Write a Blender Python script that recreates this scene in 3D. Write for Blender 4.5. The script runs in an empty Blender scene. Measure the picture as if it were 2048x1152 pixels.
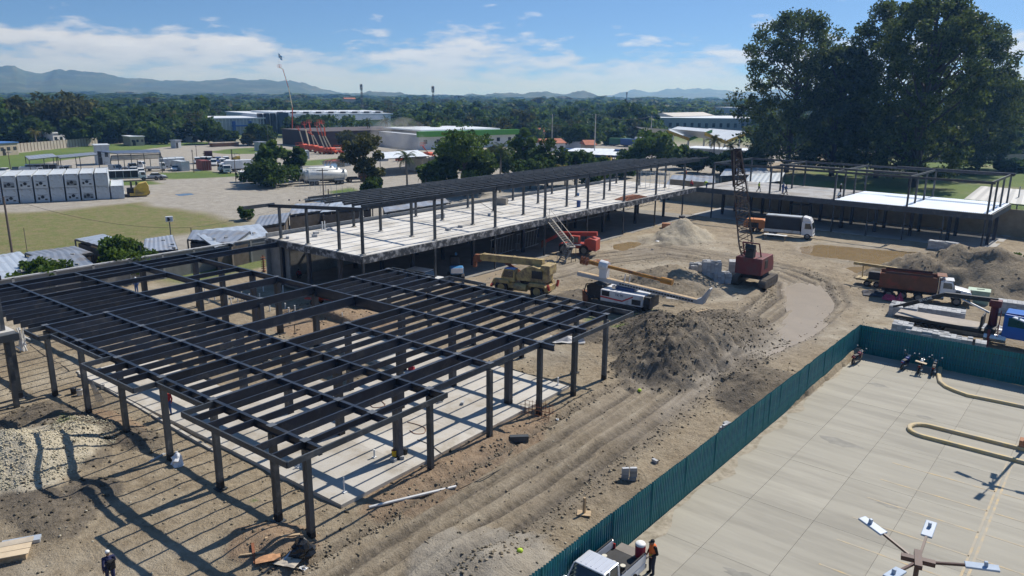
import bpy, bmesh, math, random
import numpy as np
from mathutils import Vector, Matrix, Euler
R_=random.Random(7); NP=np.random.RandomState(11)
rad=math.radians
scene=bpy.context.scene; COL=scene.collection
# ---------------------------------------------------------------- camera
FPX,PITCH,ROLL,YAW,CH=1514.07,rad(14.33),rad(.5576),rad(37.639),20.8
def _Rm():
    cp,sp=math.cos(PITCH),math.sin(PITCH)
    R=np.array([[1,0,0],[0,-sp,-cp],[0,cp,-sp]])
    cr,sr=math.cos(ROLL),math.sin(ROLL)
    R=np.array([[cr,-sr,0],[sr,cr,0],[0,0,1]])@R
    M=np.array([[math.cos(YAW),-math.sin(YAW),0],[math.sin(YAW),math.cos(YAW),0],[0,0,1]])
    return R@M.T
RC=_Rm()
cd=bpy.data.cameras.new('camera'); cam=bpy.data.objects.new('camera',cd); COL.objects.link(cam)
cd.sensor_width=36; cd.lens=36*FPX/2048; cd.clip_start=.5; cd.clip_end=30000
Rb=np.diag([1,-1,-1])@RC
cam.matrix_world=Matrix([[*Rb[:,0],0],[*Rb[:,1],0],[*Rb[:,2],CH],[0,0,0,1]])
scene.camera=cam
# ---------------------------------------------------------------- sky, sun, exposure
SUN_EL=48.5; SUN_AZ=8.9
w=bpy.data.worlds.new('World'); scene.world=w; w.use_nodes=True
nt=w.node_tree; nt.nodes.clear()
def N(t,nt=nt,**k):
    n=nt.nodes.new(t)
    for a,b in k.items():
        if a in n.inputs.keys() if isinstance(a,str) else False: n.inputs[a].default_value=b
        else: setattr(n,a,b)
    return n
L=nt.links.new
sky=N('ShaderNodeTexSky',sky_type='NISHITA',sun_disc=False,sun_elevation=rad(SUN_EL),sun_rotation=rad(SUN_AZ),air_density=1.0,dust_density=.1,ozone_density=3.0)
geo=N('ShaderNodeTexCoord')
sep=N('ShaderNodeSeparateXYZ'); L(geo.outputs['Generated'],sep.inputs[0])
def MA(op,a,b=None,c=None,nt=nt):
    n=nt.nodes.new('ShaderNodeMath'); n.operation=op
    for i,v in enumerate((a,b,c)):
        if v is None: continue
        if isinstance(v,(int,float)): n.inputs[i].default_value=v
        else: nt.links.new(v,n.inputs[i])
    return n.outputs[0]
zz=MA('MAXIMUM',sep.outputs[2],0.0)
zs=MA('ADD',MA('MULTIPLY',zz,2.2),.20)
comb=N('ShaderNodeCombineXYZ'); L(sep.outputs[0],comb.inputs[0]); L(sep.outputs[1],comb.inputs[1]); L(zs,comb.inputs[2])
nrm=N('ShaderNodeVectorMath',operation='NORMALIZE'); L(comb.outputs[0],nrm.inputs[0]); L(nrm.outputs[0],sky.inputs[0])
# clouds: billows low over the horizon, thinning upward all the way round
den=MA('ADD',zz,.10)
cx=MA('DIVIDE',sep.outputs[0],den); cy=MA('DIVIDE',sep.outputs[1],den)
azv=N('ShaderNodeCombineXYZ'); L(MA('MULTIPLY',sep.outputs[0],9.0),azv.inputs[0]); L(MA('MULTIPLY',sep.outputs[1],9.0),azv.inputs[1]); L(MA('MULTIPLY',zz,34.0),azv.inputs[2])
n1=N('ShaderNodeTexNoise'); n1.inputs['Scale'].default_value=1.35; n1.inputs['Detail'].default_value=9; n1.inputs['Roughness'].default_value=.58
L(azv.outputs[0],n1.inputs['Vector'])
n2=N('ShaderNodeTexNoise'); n2.inputs['Scale'].default_value=.42; n2.inputs['Detail'].default_value=3
L(azv.outputs[0],n2.inputs['Vector'])
# threshold rises with elevation
th=MA('ADD',MA('MULTIPLY',zz,2.3),.34)
cov=MA('ADD',MA('MULTIPLY',n1.outputs[0],.62),MA('MULTIPLY',n2.outputs[0],.38))
mask=MA('MULTIPLY',MA('SUBTRACT',cov,th),11.0); 
cl=N('ShaderNodeClamp'); L(mask,cl.inputs[0])
hz=N('ShaderNodeMapRange'); L(zz,hz.inputs[0]); hz.inputs[1].default_value=0; hz.inputs[2].default_value=.06; hz.inputs[3].default_value=.25; hz.inputs[4].default_value=.72
mk=MA('MULTIPLY',cl.outputs[0],hz.outputs[0])
shade=N('ShaderNodeMapRange'); L(n1.outputs[0],shade.inputs[0]); shade.inputs[1].default_value=.35; shade.inputs[2].default_value=.7; shade.inputs[3].default_value=5.6; shade.inputs[4].default_value=8.2
ccol=N('ShaderNodeVectorMath',operation='SCALE'); ccol.inputs[0].default_value=(.93,.96,1.0); L(shade.outputs[0],ccol.inputs['Scale'])
mixc=N('ShaderNodeMix',data_type='RGBA'); L(mk,mixc.inputs[0]); tint=N('ShaderNodeVectorMath',operation='MULTIPLY'); L(sky.outputs[0],tint.inputs[0]); tint.inputs[1].default_value=(.86,1.03,1.14); L(tint.outputs[0],mixc.inputs[6]); L(ccol.outputs[0],mixc.inputs[7])
bg=N('ShaderNodeBackground'); bg.inputs[1].default_value=.105; L(mixc.outputs[2],bg.inputs[0])
wo=N('ShaderNodeOutputWorld'); L(bg.outputs[0],wo.inputs[0])
sl=bpy.data.lights.new('sun','SUN'); sl.energy=4.8; sl.angle=rad(.53); sl.color=(1,.95,.87)
so=bpy.data.objects.new('sun',sl); COL.objects.link(so)
SD=Vector((math.sin(rad(SUN_AZ))*math.cos(rad(SUN_EL)),math.cos(rad(SUN_AZ))*math.cos(rad(SUN_EL)),math.sin(rad(SUN_EL))))
so.rotation_euler=SD.to_track_quat('Z','Y').to_euler()
vs=scene.view_settings; vs.view_transform='Standard'; vs.look='None'; vs.exposure=.22; vs.gamma=1
scene.cycles.max_bounces=6; scene.cycles.transparent_max_bounces=8; scene.cycles.volume_bounces=0
scene.cycles.use_denoising=True
# ---------------------------------------------------------------- pixel -> place
def ray(px,py):
    d=RC.T@np.array([(px-1024)/FPX,(py-576)/FPX,1.0]); return d
def P(px,py,z=0.0):
    d=ray(px,py); t=(z-CH)/d[2]; return Vector((d[0]*t,d[1]*t,z))
def gbase(x,y):
    t=min(1,max(0,(y-47)/14.)); t=t*t*(3-2*t)
    return .5*t if x>-72 else .5*t*max(0,1-(-72-x)/8)
def G(px,py):
    z=0
    for _ in range(4):
        p=P(px,py,z); z=gbase(p.x,p.y)
    p=P(px,py,z); return p
def HT(base,px,py):        # height of the point over base (same distance)
    d=ray(px,py); r=math.hypot(base.x,base.y)/math.hypot(d[0],d[1]); return CH+d[2]*r-base.z
# ---------------------------------------------------------------- materials
MATS={}
def mat(name,col=(.5,.5,.5),rough=.7,metal=0.,var=.18,vs=1.2,bump=0.,bs=30.,spec=.4,col2=None,c2=.0,c2s=.6,trans=0,alpha=None):
    """procedural: base colour with two noise scales, optional second colour in patches, optional bump"""
    if name in MATS: return MATS[name]
    m=bpy.data.materials.new(name); m.use_nodes=True; t=m.node_tree; b=t.nodes['Principled BSDF']
    tc=t.nodes.new('ShaderNodeTexCoord')
    n=t.nodes.new('ShaderNodeTexNoise'); n.inputs['Scale'].default_value=vs; n.inputs['Detail'].default_value=6; n.inputs['Roughness'].default_value=.65
    t.links.new(tc.outputs['Object'],n.inputs['Vector'])
    hi=tuple(min(1,c*(1+var)) for c in col); lo=tuple(c*(1-var) for c in col)
    r=t.nodes.new('ShaderNodeValToRGB'); r.color_ramp.elements[0].position=.3; r.color_ramp.elements[1].position=.7
    r.color_ramp.elements[0].color=(*lo,1); r.color_ramp.elements[1].color=(*hi,1)
    t.links.new(n.outputs[0],r.inputs[0]); out=r.outputs[0]
    if col2:
        n2=t.nodes.new('ShaderNodeTexNoise'); n2.inputs['Scale'].default_value=c2s; n2.inputs['Detail'].default_value=8; n2.inputs['Roughness'].default_value=.7
        t.links.new(tc.outputs['Object'],n2.inputs['Vector'])
        r2=t.nodes.new('ShaderNodeMapRange'); r2.inputs[1].default_value=.62-c2*.4; r2.inputs[2].default_value=.72-c2*.3
        t.links.new(n2.outputs[0],r2.inputs[0])
        mx=t.nodes.new('ShaderNodeMix'); mx.data_type='RGBA'; t.links.new(r2.outputs[0],mx.inputs[0]); t.links.new(out,mx.inputs[6]); mx.inputs[7].default_value=(*col2,1); out=mx.outputs[2]
    t.links.new(out,b.inputs['Base Color'])
    b.inputs['Roughness'].default_value=rough; b.inputs['Metallic'].default_value=metal; b.inputs['Specular IOR Level'].default_value=spec
    if bump:
        nb=t.nodes.new('ShaderNodeTexNoise'); nb.inputs['Scale'].default_value=bs; nb.inputs['Detail'].default_value=5
        t.links.new(tc.outputs['Object'],nb.inputs['Vector'])
        bp=t.nodes.new('ShaderNodeBump'); bp.inputs['Strength'].default_value=bump; bp.inputs['Distance'].default_value=.05
        t.links.new(nb.outputs[0],bp.inputs['Height']); t.links.new(bp.outputs[0],b.inputs['Normal'])
    MATS[name]=m; return m
STEEL=mat('charcoal painted steel',(.021,.027,.040),.42,.0,.25,.8,col2=(.045,.047,.052),c2=.25,c2s=1.1)
STEELG=mat('weathered grey steel',(.050,.057,.064),.5,0,.25,.7,col2=(.11,.11,.11),c2=.2,c2s=1.4)
GALV=mat('galvanised sheet',(.52,.57,.62),.38,.35,.12,.6,col2=(.36,.37,.37),c2=.3)
CONC=mat('pale concrete',(.50,.475,.43),.85,0,.14,.6,.25,18,col2=(.36,.325,.27),c2=.42,c2s=.3)
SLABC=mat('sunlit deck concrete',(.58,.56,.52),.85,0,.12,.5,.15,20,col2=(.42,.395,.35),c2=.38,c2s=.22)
BLOCK=mat('grey concrete block',(.33,.33,.32),.9,0,.16,2.,.3,40)
BLOCKL=mat('new concrete block',(.42,.43,.44),.9,0,.12,3.,.3,40)

WALLB=mat('block wall',(.27,.265,.25),.9,0,.18,1.5,.4,12,col2=(.2,.19,.17),c2=.3)
RUBBER=mat('rubber tyre',(.022,.021,.02),.85,0,.4,3,col2=(.12,.10,.08),c2=.3,c2s=2)
RIM=mat('dusty wheel rim',(.22,.2,.18),.6,.3)
GLASS=mat('vehicle glass',(.02,.03,.035),.08,0,.1,spec=.9)
DARK=mat('dark machinery',(.025,.025,.027),.6,0,.4,2)
WHITE=mat('white vehicle paint',(.72,.73,.74),.3,0,.05,.8,col2=(.5,.47,.42),c2=.12,c2s=1.5)
CHROME=mat('bright metal',(.6,.6,.6),.25,.9,.05)
WOOD=mat('raw timber',(.42,.31,.19),.85,0,.25,3)
PLY=mat('plywood sheet',(.55,.44,.30),.8,0,.15,1.2)
RUST=mat('rusty steel',(.20,.075,.035),.85,0,.35,2,.2,20)
PVC=mat('white plastic pipe',(.75,.75,.73),.4)
GALVROOF=mat('zinc roofing',(.30,.335,.39),.45,.3,.15,.4,col2=(.27,.25,.23),c2=.35,c2s=.25)
def objrand(m,lo=.72,hi=1.12):
    t=m.node_tree; b=t.nodes['Principled BSDF']; l=b.inputs['Base Color'].links[0]; src=l.from_socket; oi=t.nodes.new('ShaderNodeObjectInfo'); mr=t.nodes.new('ShaderNodeMapRange'); mr.inputs[3].default_value=lo; mr.inputs[4].default_value=hi; t.links.new(oi.outputs['Random'],mr.inputs[0]); vm=t.nodes.new('ShaderNodeVectorMath'); vm.operation='SCALE'; t.links.new(src,vm.inputs[0]); t.links.new(mr.outputs[0],vm.inputs['Scale']); t.links.new(vm.outputs[0],b.inputs['Base Color'])
objrand(BLOCKL); objrand(STEEL,.75,1.5); objrand(STEELG,.75,1.4); objrand(SLABC,.9,1.05); objrand(CONC,.88,1.06); objrand(GALVROOF,.75,1.2)
# ---------------------------------------------------------------- mesh builder
class MB:
    def __init__(s): s.v=[]; s.f=[]; s.m=[]; s.cur=0
    def add(s,vs,fs):
        o=len(s.v); s.v+= [tuple(p) for p in vs]; s.f+=[tuple(i+o for i in f) for f in fs]; s.m+=[s.cur]*len(fs); return s
    def mi(s,i): s.cur=i; return s
    def box(s,c,d,rz=0,M=None):
        x,y,z=d[0]/2,d[1]/2,d[2]/2
        vs=[Vector((a,b,e)) for a in(-x,x) for b in(-y,y) for e in(-z,z)]
        if rz: q=Matrix.Rotation(rz,3,'Z'); vs=[q@p for p in vs]
        if M is not None: vs=[M@p for p in vs]
        c=Vector(c); vs=[p+c for p in vs]
        return s.add(vs,[(0,1,3,2),(4,6,7,5),(0,4,5,1),(2,3,7,6),(0,2,6,4),(1,5,7,3)])
    def bar(s,a,b,w,h,up=(0,0,1)):
        a=Vector(a); b=Vector(b); d=(b-a); l=d.length
        if l<1e-6: return s
        d/=l; u=Vector(up)
        if abs(d.dot(u))>.98: u=Vector((0,1,0))
        r=d.cross(u).normalized(); u=r.cross(d)
        r=r*(w/2); u=u*(h/2)
        vs=[a-r-u,a+r-u,a+r+u,a-r+u,b-r-u,b+r-u,b+r+u,b-r+u]
        return s.add(vs,[(0,1,2,3),(7,6,5,4),(0,4,5,1),(1,5,6,2),(2,6,7,3),(3,7,4,0)])
    def cyl(s,a,b,r0,r1=None,n=10,cap=True):
        r1=r0 if r1 is None else r1; a=Vector(a); b=Vector(b); d=(b-a).normalized()
        u=Vector((0,0,1)) if abs(d.z)<.9 else Vector((1,0,0)); x=d.cross(u).normalized(); y=d.cross(x)
        vs=[]
        for p,r in((a,r0),(b,r1)):
            for i in range(n):
                t=2*math.pi*i/n; vs.append(p+x*(r*math.cos(t))+y*(r*math.sin(t)))
        fs=[(i,(i+1)%n,n+(i+1)%n,n+i) for i in range(n)]
        if cap: fs+=[tuple(range(n))[::-1],tuple(range(n,2*n))]
        return s.add(vs,fs)
    def tube(s,pts,r,n=6):
        for a,b in zip(pts[:-1],pts[1:]): s.cyl(a,b,r,r,n)
        return s
    def prism(s,poly,y0,y1):      # polygon in local XZ extruded along Y
        n=len(poly); vs=[(x,y0,z) for x,z in poly]+[(x,y1,z) for x,z in poly]
        return s.add(vs,[tuple(range(n)),tuple(range(n,2*n))[::-1]]+[(i,n+i,n+(i+1)%n,(i+1)%n) for i in range(n)])
    def prismz(s,poly,z0,z1):     # polygon in XY extruded along Z
        n=len(poly); vs=[(x,y,z0) for x,y in poly]+[(x,y,z1) for x,y in poly]
        return s.add(vs,[tuple(range(n))[::-1],tuple(range(n,2*n))]+[(i,(i+1)%n,n+(i+1)%n,n+i) for i in range(n)])
    def ell(s,c,r,nu=10,nv=7):
        c=Vector(c); vs=[]; fs=[]
        for j in range(nv+1):
            p=math.pi*j/nv
            for i in range(nu):
                t=2*math.pi*i/nu; vs.append(c+Vector((r[0]*math.sin(p)*math.cos(t),r[1]*math.sin(p)*math.sin(t),r[2]*math.cos(p))))
        for j in range(nv):
            for i in range(nu): fs.append((j*nu+i,(j+1)*nu+i,(j+1)*nu+(i+1)%nu,j*nu+(i+1)%nu))
        return s.add(vs,fs)
    def lathe(s,prof,c=(0,0,0),n=14):
        c=Vector(c); vs=[]; fs=[]
        for r,z in prof:
            for i in range(n):
                t=2*math.pi*i/n; vs.append(c+Vector((r*math.cos(t),r*math.sin(t),z)))
        for j in range(len(prof)-1):
            for i in range(n): fs.append((j*n+i,j*n+(i+1)%n,(j+1)*n+(i+1)%n,(j+1)*n+i))
        fs.append(tuple(range(n))[::-1]); k=(len(prof)-1)*n; fs.append(tuple(range(k,k+n)))
        return s.add(vs,fs)
    def mesh(s,name,mats):
        me=bpy.data.meshes.new(name); me.from_pydata(s.v,[],s.f); 
        for m in (mats if isinstance(mats,(list,tuple)) else [mats]): me.materials.append(m)
        if any(s.m): me.polygons.foreach_set('material_index',s.m)
        return me
    def build(s,name,mats,parent=None,bevel=0,smooth=False,seg=2):
        me=s.mesh(name,mats)
        bm=bmesh.new(); bm.from_mesh(me)
        if bevel: bmesh.ops.remove_doubles(bm,verts=bm.verts,dist=1e-4)
        bmesh.ops.recalc_face_normals(bm,faces=bm.faces); bm.to_mesh(me); bm.free()
        o=link(name,me,parent)
        if bevel:
            md=o.modifiers.new('bevel','BEVEL'); md.width=bevel; md.segments=seg; md.limit_method='ANGLE'; md.angle_limit=rad(30)
        if smooth: me.shade_smooth() if hasattr(me,'shade_smooth') else None
        return o
def link(name,me,parent=None):
    o=bpy.data.objects.new(name,me); COL.objects.link(o)
    if parent is not None: o.parent=parent
    return o
def tag(o,label,cat=None,group=None,kind=None):
    if label: o['label']=label
    if cat: o['category']=cat
    if group: o['group']=group
    if kind: o['kind']=kind
    return o
def thing(name,label,cat,loc=(0,0,0),rz=0,group=None,rot=None):
    o=bpy.data.objects.new(name,None); o.empty_display_size=.2; COL.objects.link(o)
    o.location=loc; o.rotation_euler=rot if rot else (0,0,rz)
    return tag(o,label,cat,group)
def copy_tree(o,parent=None):
    c=o.copy(); COL.objects.link(c); c.parent=parent
    for ch in list(o.children): copy_tree(ch,c)
    return c
def struct(o): o['kind']='structure'; return o
# value noise -------------------------------------------------------------
_TAB=NP.rand(256,256)
def vnoise(x,y):
    xi=np.floor(x).astype(int); yi=np.floor(y).astype(int); fx=x-xi; fy=y-yi
    fx=fx*fx*(3-2*fx); fy=fy*fy*(3-2*fy)
    a=_TAB[xi%256,yi%256]; b=_TAB[(xi+1)%256,yi%256]; c=_TAB[xi%256,(yi+1)%256]; d=_TAB[(xi+1)%256,(yi+1)%256]
    return a+(b-a)*fx+(c-a)*fy+(a-b-c+d)*fx*fy
def fbm(x,y,s,o=4,g=.5):
    r=0;a=1;t=0
    for i in range(o):
        r=r+a*(vnoise(x/s+i*17.3,y/s+i*9.1)-.5)*2; t+=a; a*=g; s/=2.03
    return r/t
# ================================================================ ground sheet
def lines(segs):
    out=[]
    for a,b,s in segs:
        n=max(1,int(round(abs(b-a)/s))); out+=list(np.linspace(a,b,n,endpoint=False))
    return out
def geo_out(a,b,s0,k=1.25):
    out=[a]; s=s0
    while abs(out[-1]-b)>s*1.5 and len(out)<200: out.append(out[-1]+math.copysign(s,b-a)); s*=k
    out.append(b); return out
gx=sorted(set(geo_out(-330,-12000,4)+lines([(-330,-84,1.6),(-84,-60,.45),(-60,-12,.17),(-12,14,.5),(14,60,2.5)])+geo_out(60,12000,4)))
gy=sorted(set(geo_out(-6,-2000,3)+lines([(-6,62,.17),(62,70,.24),(70,102,.36),(102,150,.6),(150,330,2.)])+geo_out(330,14000,4)))
GX=np.array(gx); GY=np.array(gy); XX,YY=np.meshgrid(GX,GY,indexing='ij')
def polyw(pts): return np.array([[*G(*p)[:2]] for p in pts])
def segdist(X,Y,pl,closed=False):
    d=np.full(X.shape,1e9); arc=np.zeros(X.shape); acc=0; side=np.zeros(X.shape)
    n=len(pl); rng=range(n if closed else n-1)
    for i in rng:
        a=pl[i]; b=pl[(i+1)%n]; e=b-a; l=math.hypot(*e)
        if l<1e-9: continue
        t=np.clip(((X-a[0])*e[0]+(Y-a[1])*e[1])/l**2,0,1)
        q=np.hypot(X-a[0]-t*e[0],Y-a[1]-t*e[1]); m=q<d
        d=np.where(m,q,d); arc=np.where(m,acc+t*l,arc)
        side=np.where(m,((X-a[0])*e[1]-(Y-a[1])*e[0])/l,side); acc+=l
    return d,arc,side
def inside(X,Y,pl):
    r=np.zeros(X.shape,bool); n=len(pl)
    for i in range(n):
        x0,y0=pl[i]; x1,y1=pl[(i+1)%n]
        c=((y0>Y)!=(y1>Y)); xi=(x1-x0)*(Y-y0)/((y1-y0) if y1!=y0 else 1e-9)+x0
        r^=c&(X<xi)
    return r
def sst(v,a,b):
    t=np.clip((v-a)/(b-a),0,1); return t*t*(3-2*t)
def pmask(X,Y,pl,soft,wob=0,ws=3.):
    if wob: X2=X+wob*fbm(X,Y,ws,3); Y2=Y+wob*fbm(X+91,Y+37,ws,3)
    else: X2,Y2=X,Y
    d,_,_=segdist(X2,Y2,pl,True); i=inside(X2,Y2,pl)
    return sst(np.where(i,d,-d),-soft,soft)
FX=lambda pts:[(float(a),float(b)) for a,b in pts]
ROAD=polyw([(640,1230),(760,1150),(900,1060),(1050,965),(1180,875),(1330,775),(1450,702),(1545,648),(1605,600),(1600,565),(1550,545),(1440,520),(1330,505),(1200,520),(1050,560)])
MOUNDS=[ # px,py (foot centre), height, rx, ry(m), rough, kind
 (1330,735,2.5,2.8,3.6,.30,'soil'),(1410,715,2.3,3.4,4.0,.32,'soil'),(1290,690,1.6,2.6,3.0,.3,'soil'),(1370,680,1.9,4,3.5,.3,'soil'),(1470,672,1.3,3.2,3,.3,'soil'),
 (1300,650,1.2,2.2,2.4,.3,'soil'),(1450,640,.9,3,2.4,.25,'soil'),
 (1350,575,2.6,4.0,4.8,.15,'grey'),(1275,575,1.0,4,3,.2,'grey'),
 (1368,478,3.0,3.0,4.2,.12,'sand'),(1330,480,1.0,3,4,.15,'sand'),
 (1835,562,2.4,4.0,4.4,.2,'grey'),(1905,560,2.8,4.4,5,.2,'grey'),(1975,575,2.4,4,5,.25,'grey'),(2040,585,2.8,5,6,.25,'grey'),(1790,560,1.2,3,3,.2,'grey'),(2010,545,2.2,5,5,.25,'grey'),
 (1508,790,1.1,2.2,3.0,.15,'soil'),(1540,765,.8,2.0,2.4,.15,'soil'),
 (975,1140,.9,2.8,2.6,.06,'gravel'),
 (10,925,1.5,3.4,3.6,.2,'lime'),(60,935,1.0,2.2,2.2,.25,'lime'),
 (170,870,.55,2.2,1.2,.3,'soil'),(110,835,.6,2.6,1.2,.3,'soil'),(60,845,.6,2,1.4,.3,'soil'),
 (545,1090,.45,1.8,1.3,.25,'clay'),(700,640,.5,4,2.4,.35,'clay'),(640,650,.4,3,3,.35,'clay'),(640,625,.7,3,2,.3,'clay'),
 (1195,665,.5,3,2,.3,'soil'),(1100,610,.5,3,2.5,.3,'soil'),(1190,595,.7,3,2,.3,'soil'),
 (985,880,.30,1.6,5,.4,'clay'),(880,950,.30,1.5,5,.4,'clay'),(235,858,.40,2.6,1.1,.4,'clay'),(150,905,.35,2.2,1.2,.4,'soil'),(280,880,.3,1.6,.9,.4,'soil'),(190,985,.30,1.6,1.0,.35,'soil'),(60,1010,.25,2.0,1.2,.35,'soil'),(110,1040,.2,1.6,1.2,.3,'soil'),
]
PUD=[ # polygon px, depth, name, label
 ([(1600,492),(1640,486),(1720,494),(1800,499),(1868,505),(1870,514),(1800,520),(1760,527),(1700,520),(1640,512),(1600,504)],.22,'pond','wide brown muddy pool of rainwater beside the far building'),
 ([(1225,488),(1255,481),(1285,483),(1275,495),(1245,501),(1225,497)],.15,'puddle','small olive puddle near the stairs of the long building'),
 ([(1562,577),(1600,562),(1645,570),(1668,605),(1662,640),(1620,675),(1570,700),(1520,712),(1525,692),(1560,655),(1574,622)],.14,'puddle','shallow sheet of muddy water on the bend of the dirt road'),
 ([(1690,535),(1730,528),(1770,535),(1760,545),(1710,545)],.1,'puddle','small brown puddle behind the yellow drill trailer'),
 ([(945,540),(1030,536),(1060,545),(1040,570),(990,578),(950,570)],.12,'puddle','muddy puddle behind the yellow crane'),
 ([(1260,755),(1300,760),(1320,772),(1300,785),(1270,775)],.1,'puddle','little puddle at the foot of the big earth heap'),
 ([(615,398),(640,393),(655,400),(640,404),(620,403)],.06,'puddle','blue sky-lit puddle in the gravel yard behind the roof steel'),
 ([(345,388),(380,385),(390,389),(360,393)],.05,'puddle','thin dark puddle in the middle of the gravel yard'),
 ([(640,322),(680,316),(720,320),(700,332),(650,338)],.06,'puddle','pale wet patch on the yard behind the tank trailers'),
]
PUD=[(polyw(p),d,n,l) for p,d,n,l in PUD]
PARK=np.array([(-16.5,-5),(-13.55,66.2),(30,66.9),(60,66),(60,-5)])
near=(XX>-90)&(XX<20)&(YY>-10)&(YY<160)
Z=np.zeros(XX.shape)
t=np.clip((YY-47)/14.,0,1); t=t*t*(3-2*t); Z+=.5*t*np.clip(1-(-72-XX)/8,0,1)
rough=fbm(XX,YY,5.5,5,.55)*.13+fbm(XX+50,YY,2.0,3,.6)*.085+fbm(XX+20,YY+5,.7,2)*.03
site=sst(XX,-84,-80)*(1-sst(YY,138,141))
Z+=rough*(.25+.75*site)
Z+=np.abs(fbm(XX+7,YY+3,.9,2))*.05*site*near
dR,arcR,sideR=segdist(XX,YY,ROAD)
roadw=np.interp(arcR,[0,20,40,55,70,90,110],[4.6,3.6,3.3,4.6,4.5,4.5,4])
mroad=1-sst(dR,roadw-1.0,roadw+.8)
sw=sideR+.5*fbm(arcR,sideR,9,2)+.15*fbm(XX,YY,1.5,2)
lat=fbm(arcR*.25,sideR*6,1.6,3)
lanes=[(-3.1,.26,.10,.8),(-2.45,.22,.07,.2),(-1.75,.3,.12,1.),(-1.0,.2,.06,.3),(-.35,.3,.10,.6),(.25,.18,.05,.1),(.95,.28,.11,.9),(1.6,.22,.07,.3),(2.3,.3,.12,1.),(3.0,.22,.08,.5)]
ruts=.05*lat; lane_d=np.zeros(XX.shape); lane_p=np.zeros(XX.shape)
for k_,(o_,w_,d_,c_) in enumerate(lanes):
    oo=o_*np.interp(arcR,[0,40,60,110],[1,1,1.35,1.3])+.45*fbm(arcR+k_*40,arcR*0+k_,13,2)+.12*fbm(arcR+k_*9,arcR*0+k_,2.5,2); q_=(sideR-oo)/w_; g_=np.exp(-q_**2)*(.6+.8*np.clip(fbm(arcR+k_*31,arcR*0,8,2)+.4,0,1)); e_=np.exp(-((np.abs(q_)-1.7)/.5)**2)
    ruts=ruts-1.6*d_*g_+1.0*d_*e_; lane_d=np.maximum(lane_d,g_*c_); lane_p=np.maximum(lane_p,e_*(1-c_*.3)+g_*(1-c_)*.8)
tread=.035*np.sign(np.sin((arcR+.4*sideR)*2*math.pi/.55))*(lane_d>.55)
Zb=.5*t*np.clip(1-(-72-XX)/8,0,1); Z=Zb+(Z-Zb)*(1-.6*mroad*near)+mroad*near*((ruts+tread)*1.0-.05)
Z+=near*.16*np.exp(-((dR-roadw-.2)/.45)**2)*(.5+.8*np.abs(fbm(XX,YY,1.3,3)))*site
mk={k:np.zeros(XX.shape) for k in('soil','grey','sand','lime','clay','gravel')}
def win(x0,x1,y0,y1):
    return np.s_[max(0,np.searchsorted(GX,x0)-1):np.searchsorted(GX,x1)+1,max(0,np.searchsorted(GY,y0)-1):np.searchsorted(GY,y1)+1]
for px,py,h,rx,ry,rg,kd in MOUNDS:
    c=G(px,py); sl=win(c.x-rx*2.3,c.x+rx*2.3,c.y-ry*2.3,c.y+ry*2.3); X_,Y_=XX[sl],YY[sl]
    ex=(X_-c.x)/rx; ey=(Y_-c.y)/ry; rr=np.sqrt(ex**2+ey**2)
    rr=rr*(1+.32*fbm(X_+px,Y_+py,2.6,4,.6))
    b=np.where(rr<1.7,np.clip(1-rr/1.45,0,1)**1.15,0)
    Z[sl]+=h*b*(1+rg*1.2*fbm(X_+py,Y_+px,1.0,4,.65)); mk[kd][sl]=np.maximum(mk[kd][sl],sst(b,.01,.12))
fr=mk['soil']+mk['clay']+.6*mk['grey']+.7*mk['lime']
Z+=near*np.clip(fr,0,1)*(.10*np.abs(fbm(XX+5,YY+9,1.1,3,.6))+.05*np.abs(fbm(XX,YY,.5,2)))
wet=mroad*.45*sst(fbm(XX,YY,5,3),-.3,.6)
PZ=[]
for pl,dep,n_,l_ in PUD:
    sl=win(pl[:,0].min()-4,pl[:,0].max()+4,pl[:,1].min()-4,pl[:,1].max()+4); X_,Y_=XX[sl],YY[sl]; Zs=Z[sl]
    m=pmask(X_,Y_,pl,.7,.5,2.5); z0=min(gbase(*q) for q in pl) if pl[0][0]>-80 else 0
    Z[sl]=np.where(m>0,Zs*(1-m)+m*(z0-dep*1.25+.35*np.clip(Zs-z0,-.2,.2)),Zs); PZ.append(z0-dep*.78)
    wet[sl]=np.maximum(wet[sl],pmask(X_,Y_,pl,2.2,.8,2.5)*.9)
for wp in ([(1575,630),(1655,630),(1640,665),(1580,705),(1500,735),(1440,760),(1420,740),(1500,690)],[(1400,735),(1500,735),(1440,775),(1330,840),(1290,835)]):
    pl=polyw(wp); sl=win(pl[:,0].min()-4,pl[:,0].max()+4,pl[:,1].min()-4,pl[:,1].max()+4); wet[sl]=np.maximum(wet[sl],pmask(XX[sl],YY[sl],pl,2.0,1.0,2.5)*.85)
pk=pmask(XX,YY,PARK,.15); Z=np.where(pk>.02,np.minimum(Z,.02)*(1-pk)-.12*pk,Z)
# flatten below slabs of the buildings and outside
def flat(x0,x1,y0,y1,z,s=.5):
    global Z
    m=sst(XX,x0-s,x0)*(1-sst(XX,x1,x1+s))*sst(YY,y0-s,y0)*(1-sst(YY,y1,y1+s)); Z=Z*(1-m)+np.minimum(Z,z)*m
flat(-58.6,-28.2,22.4,43.8,-.02,.25); flat(-82,-56.5,49,140,.42,.6); flat(-71,-11.5,126,142,.42,.6); flat(-80,-58,10,22,.02,.5)
far=sst(np.hypot(XX,YY),330,420)
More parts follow.
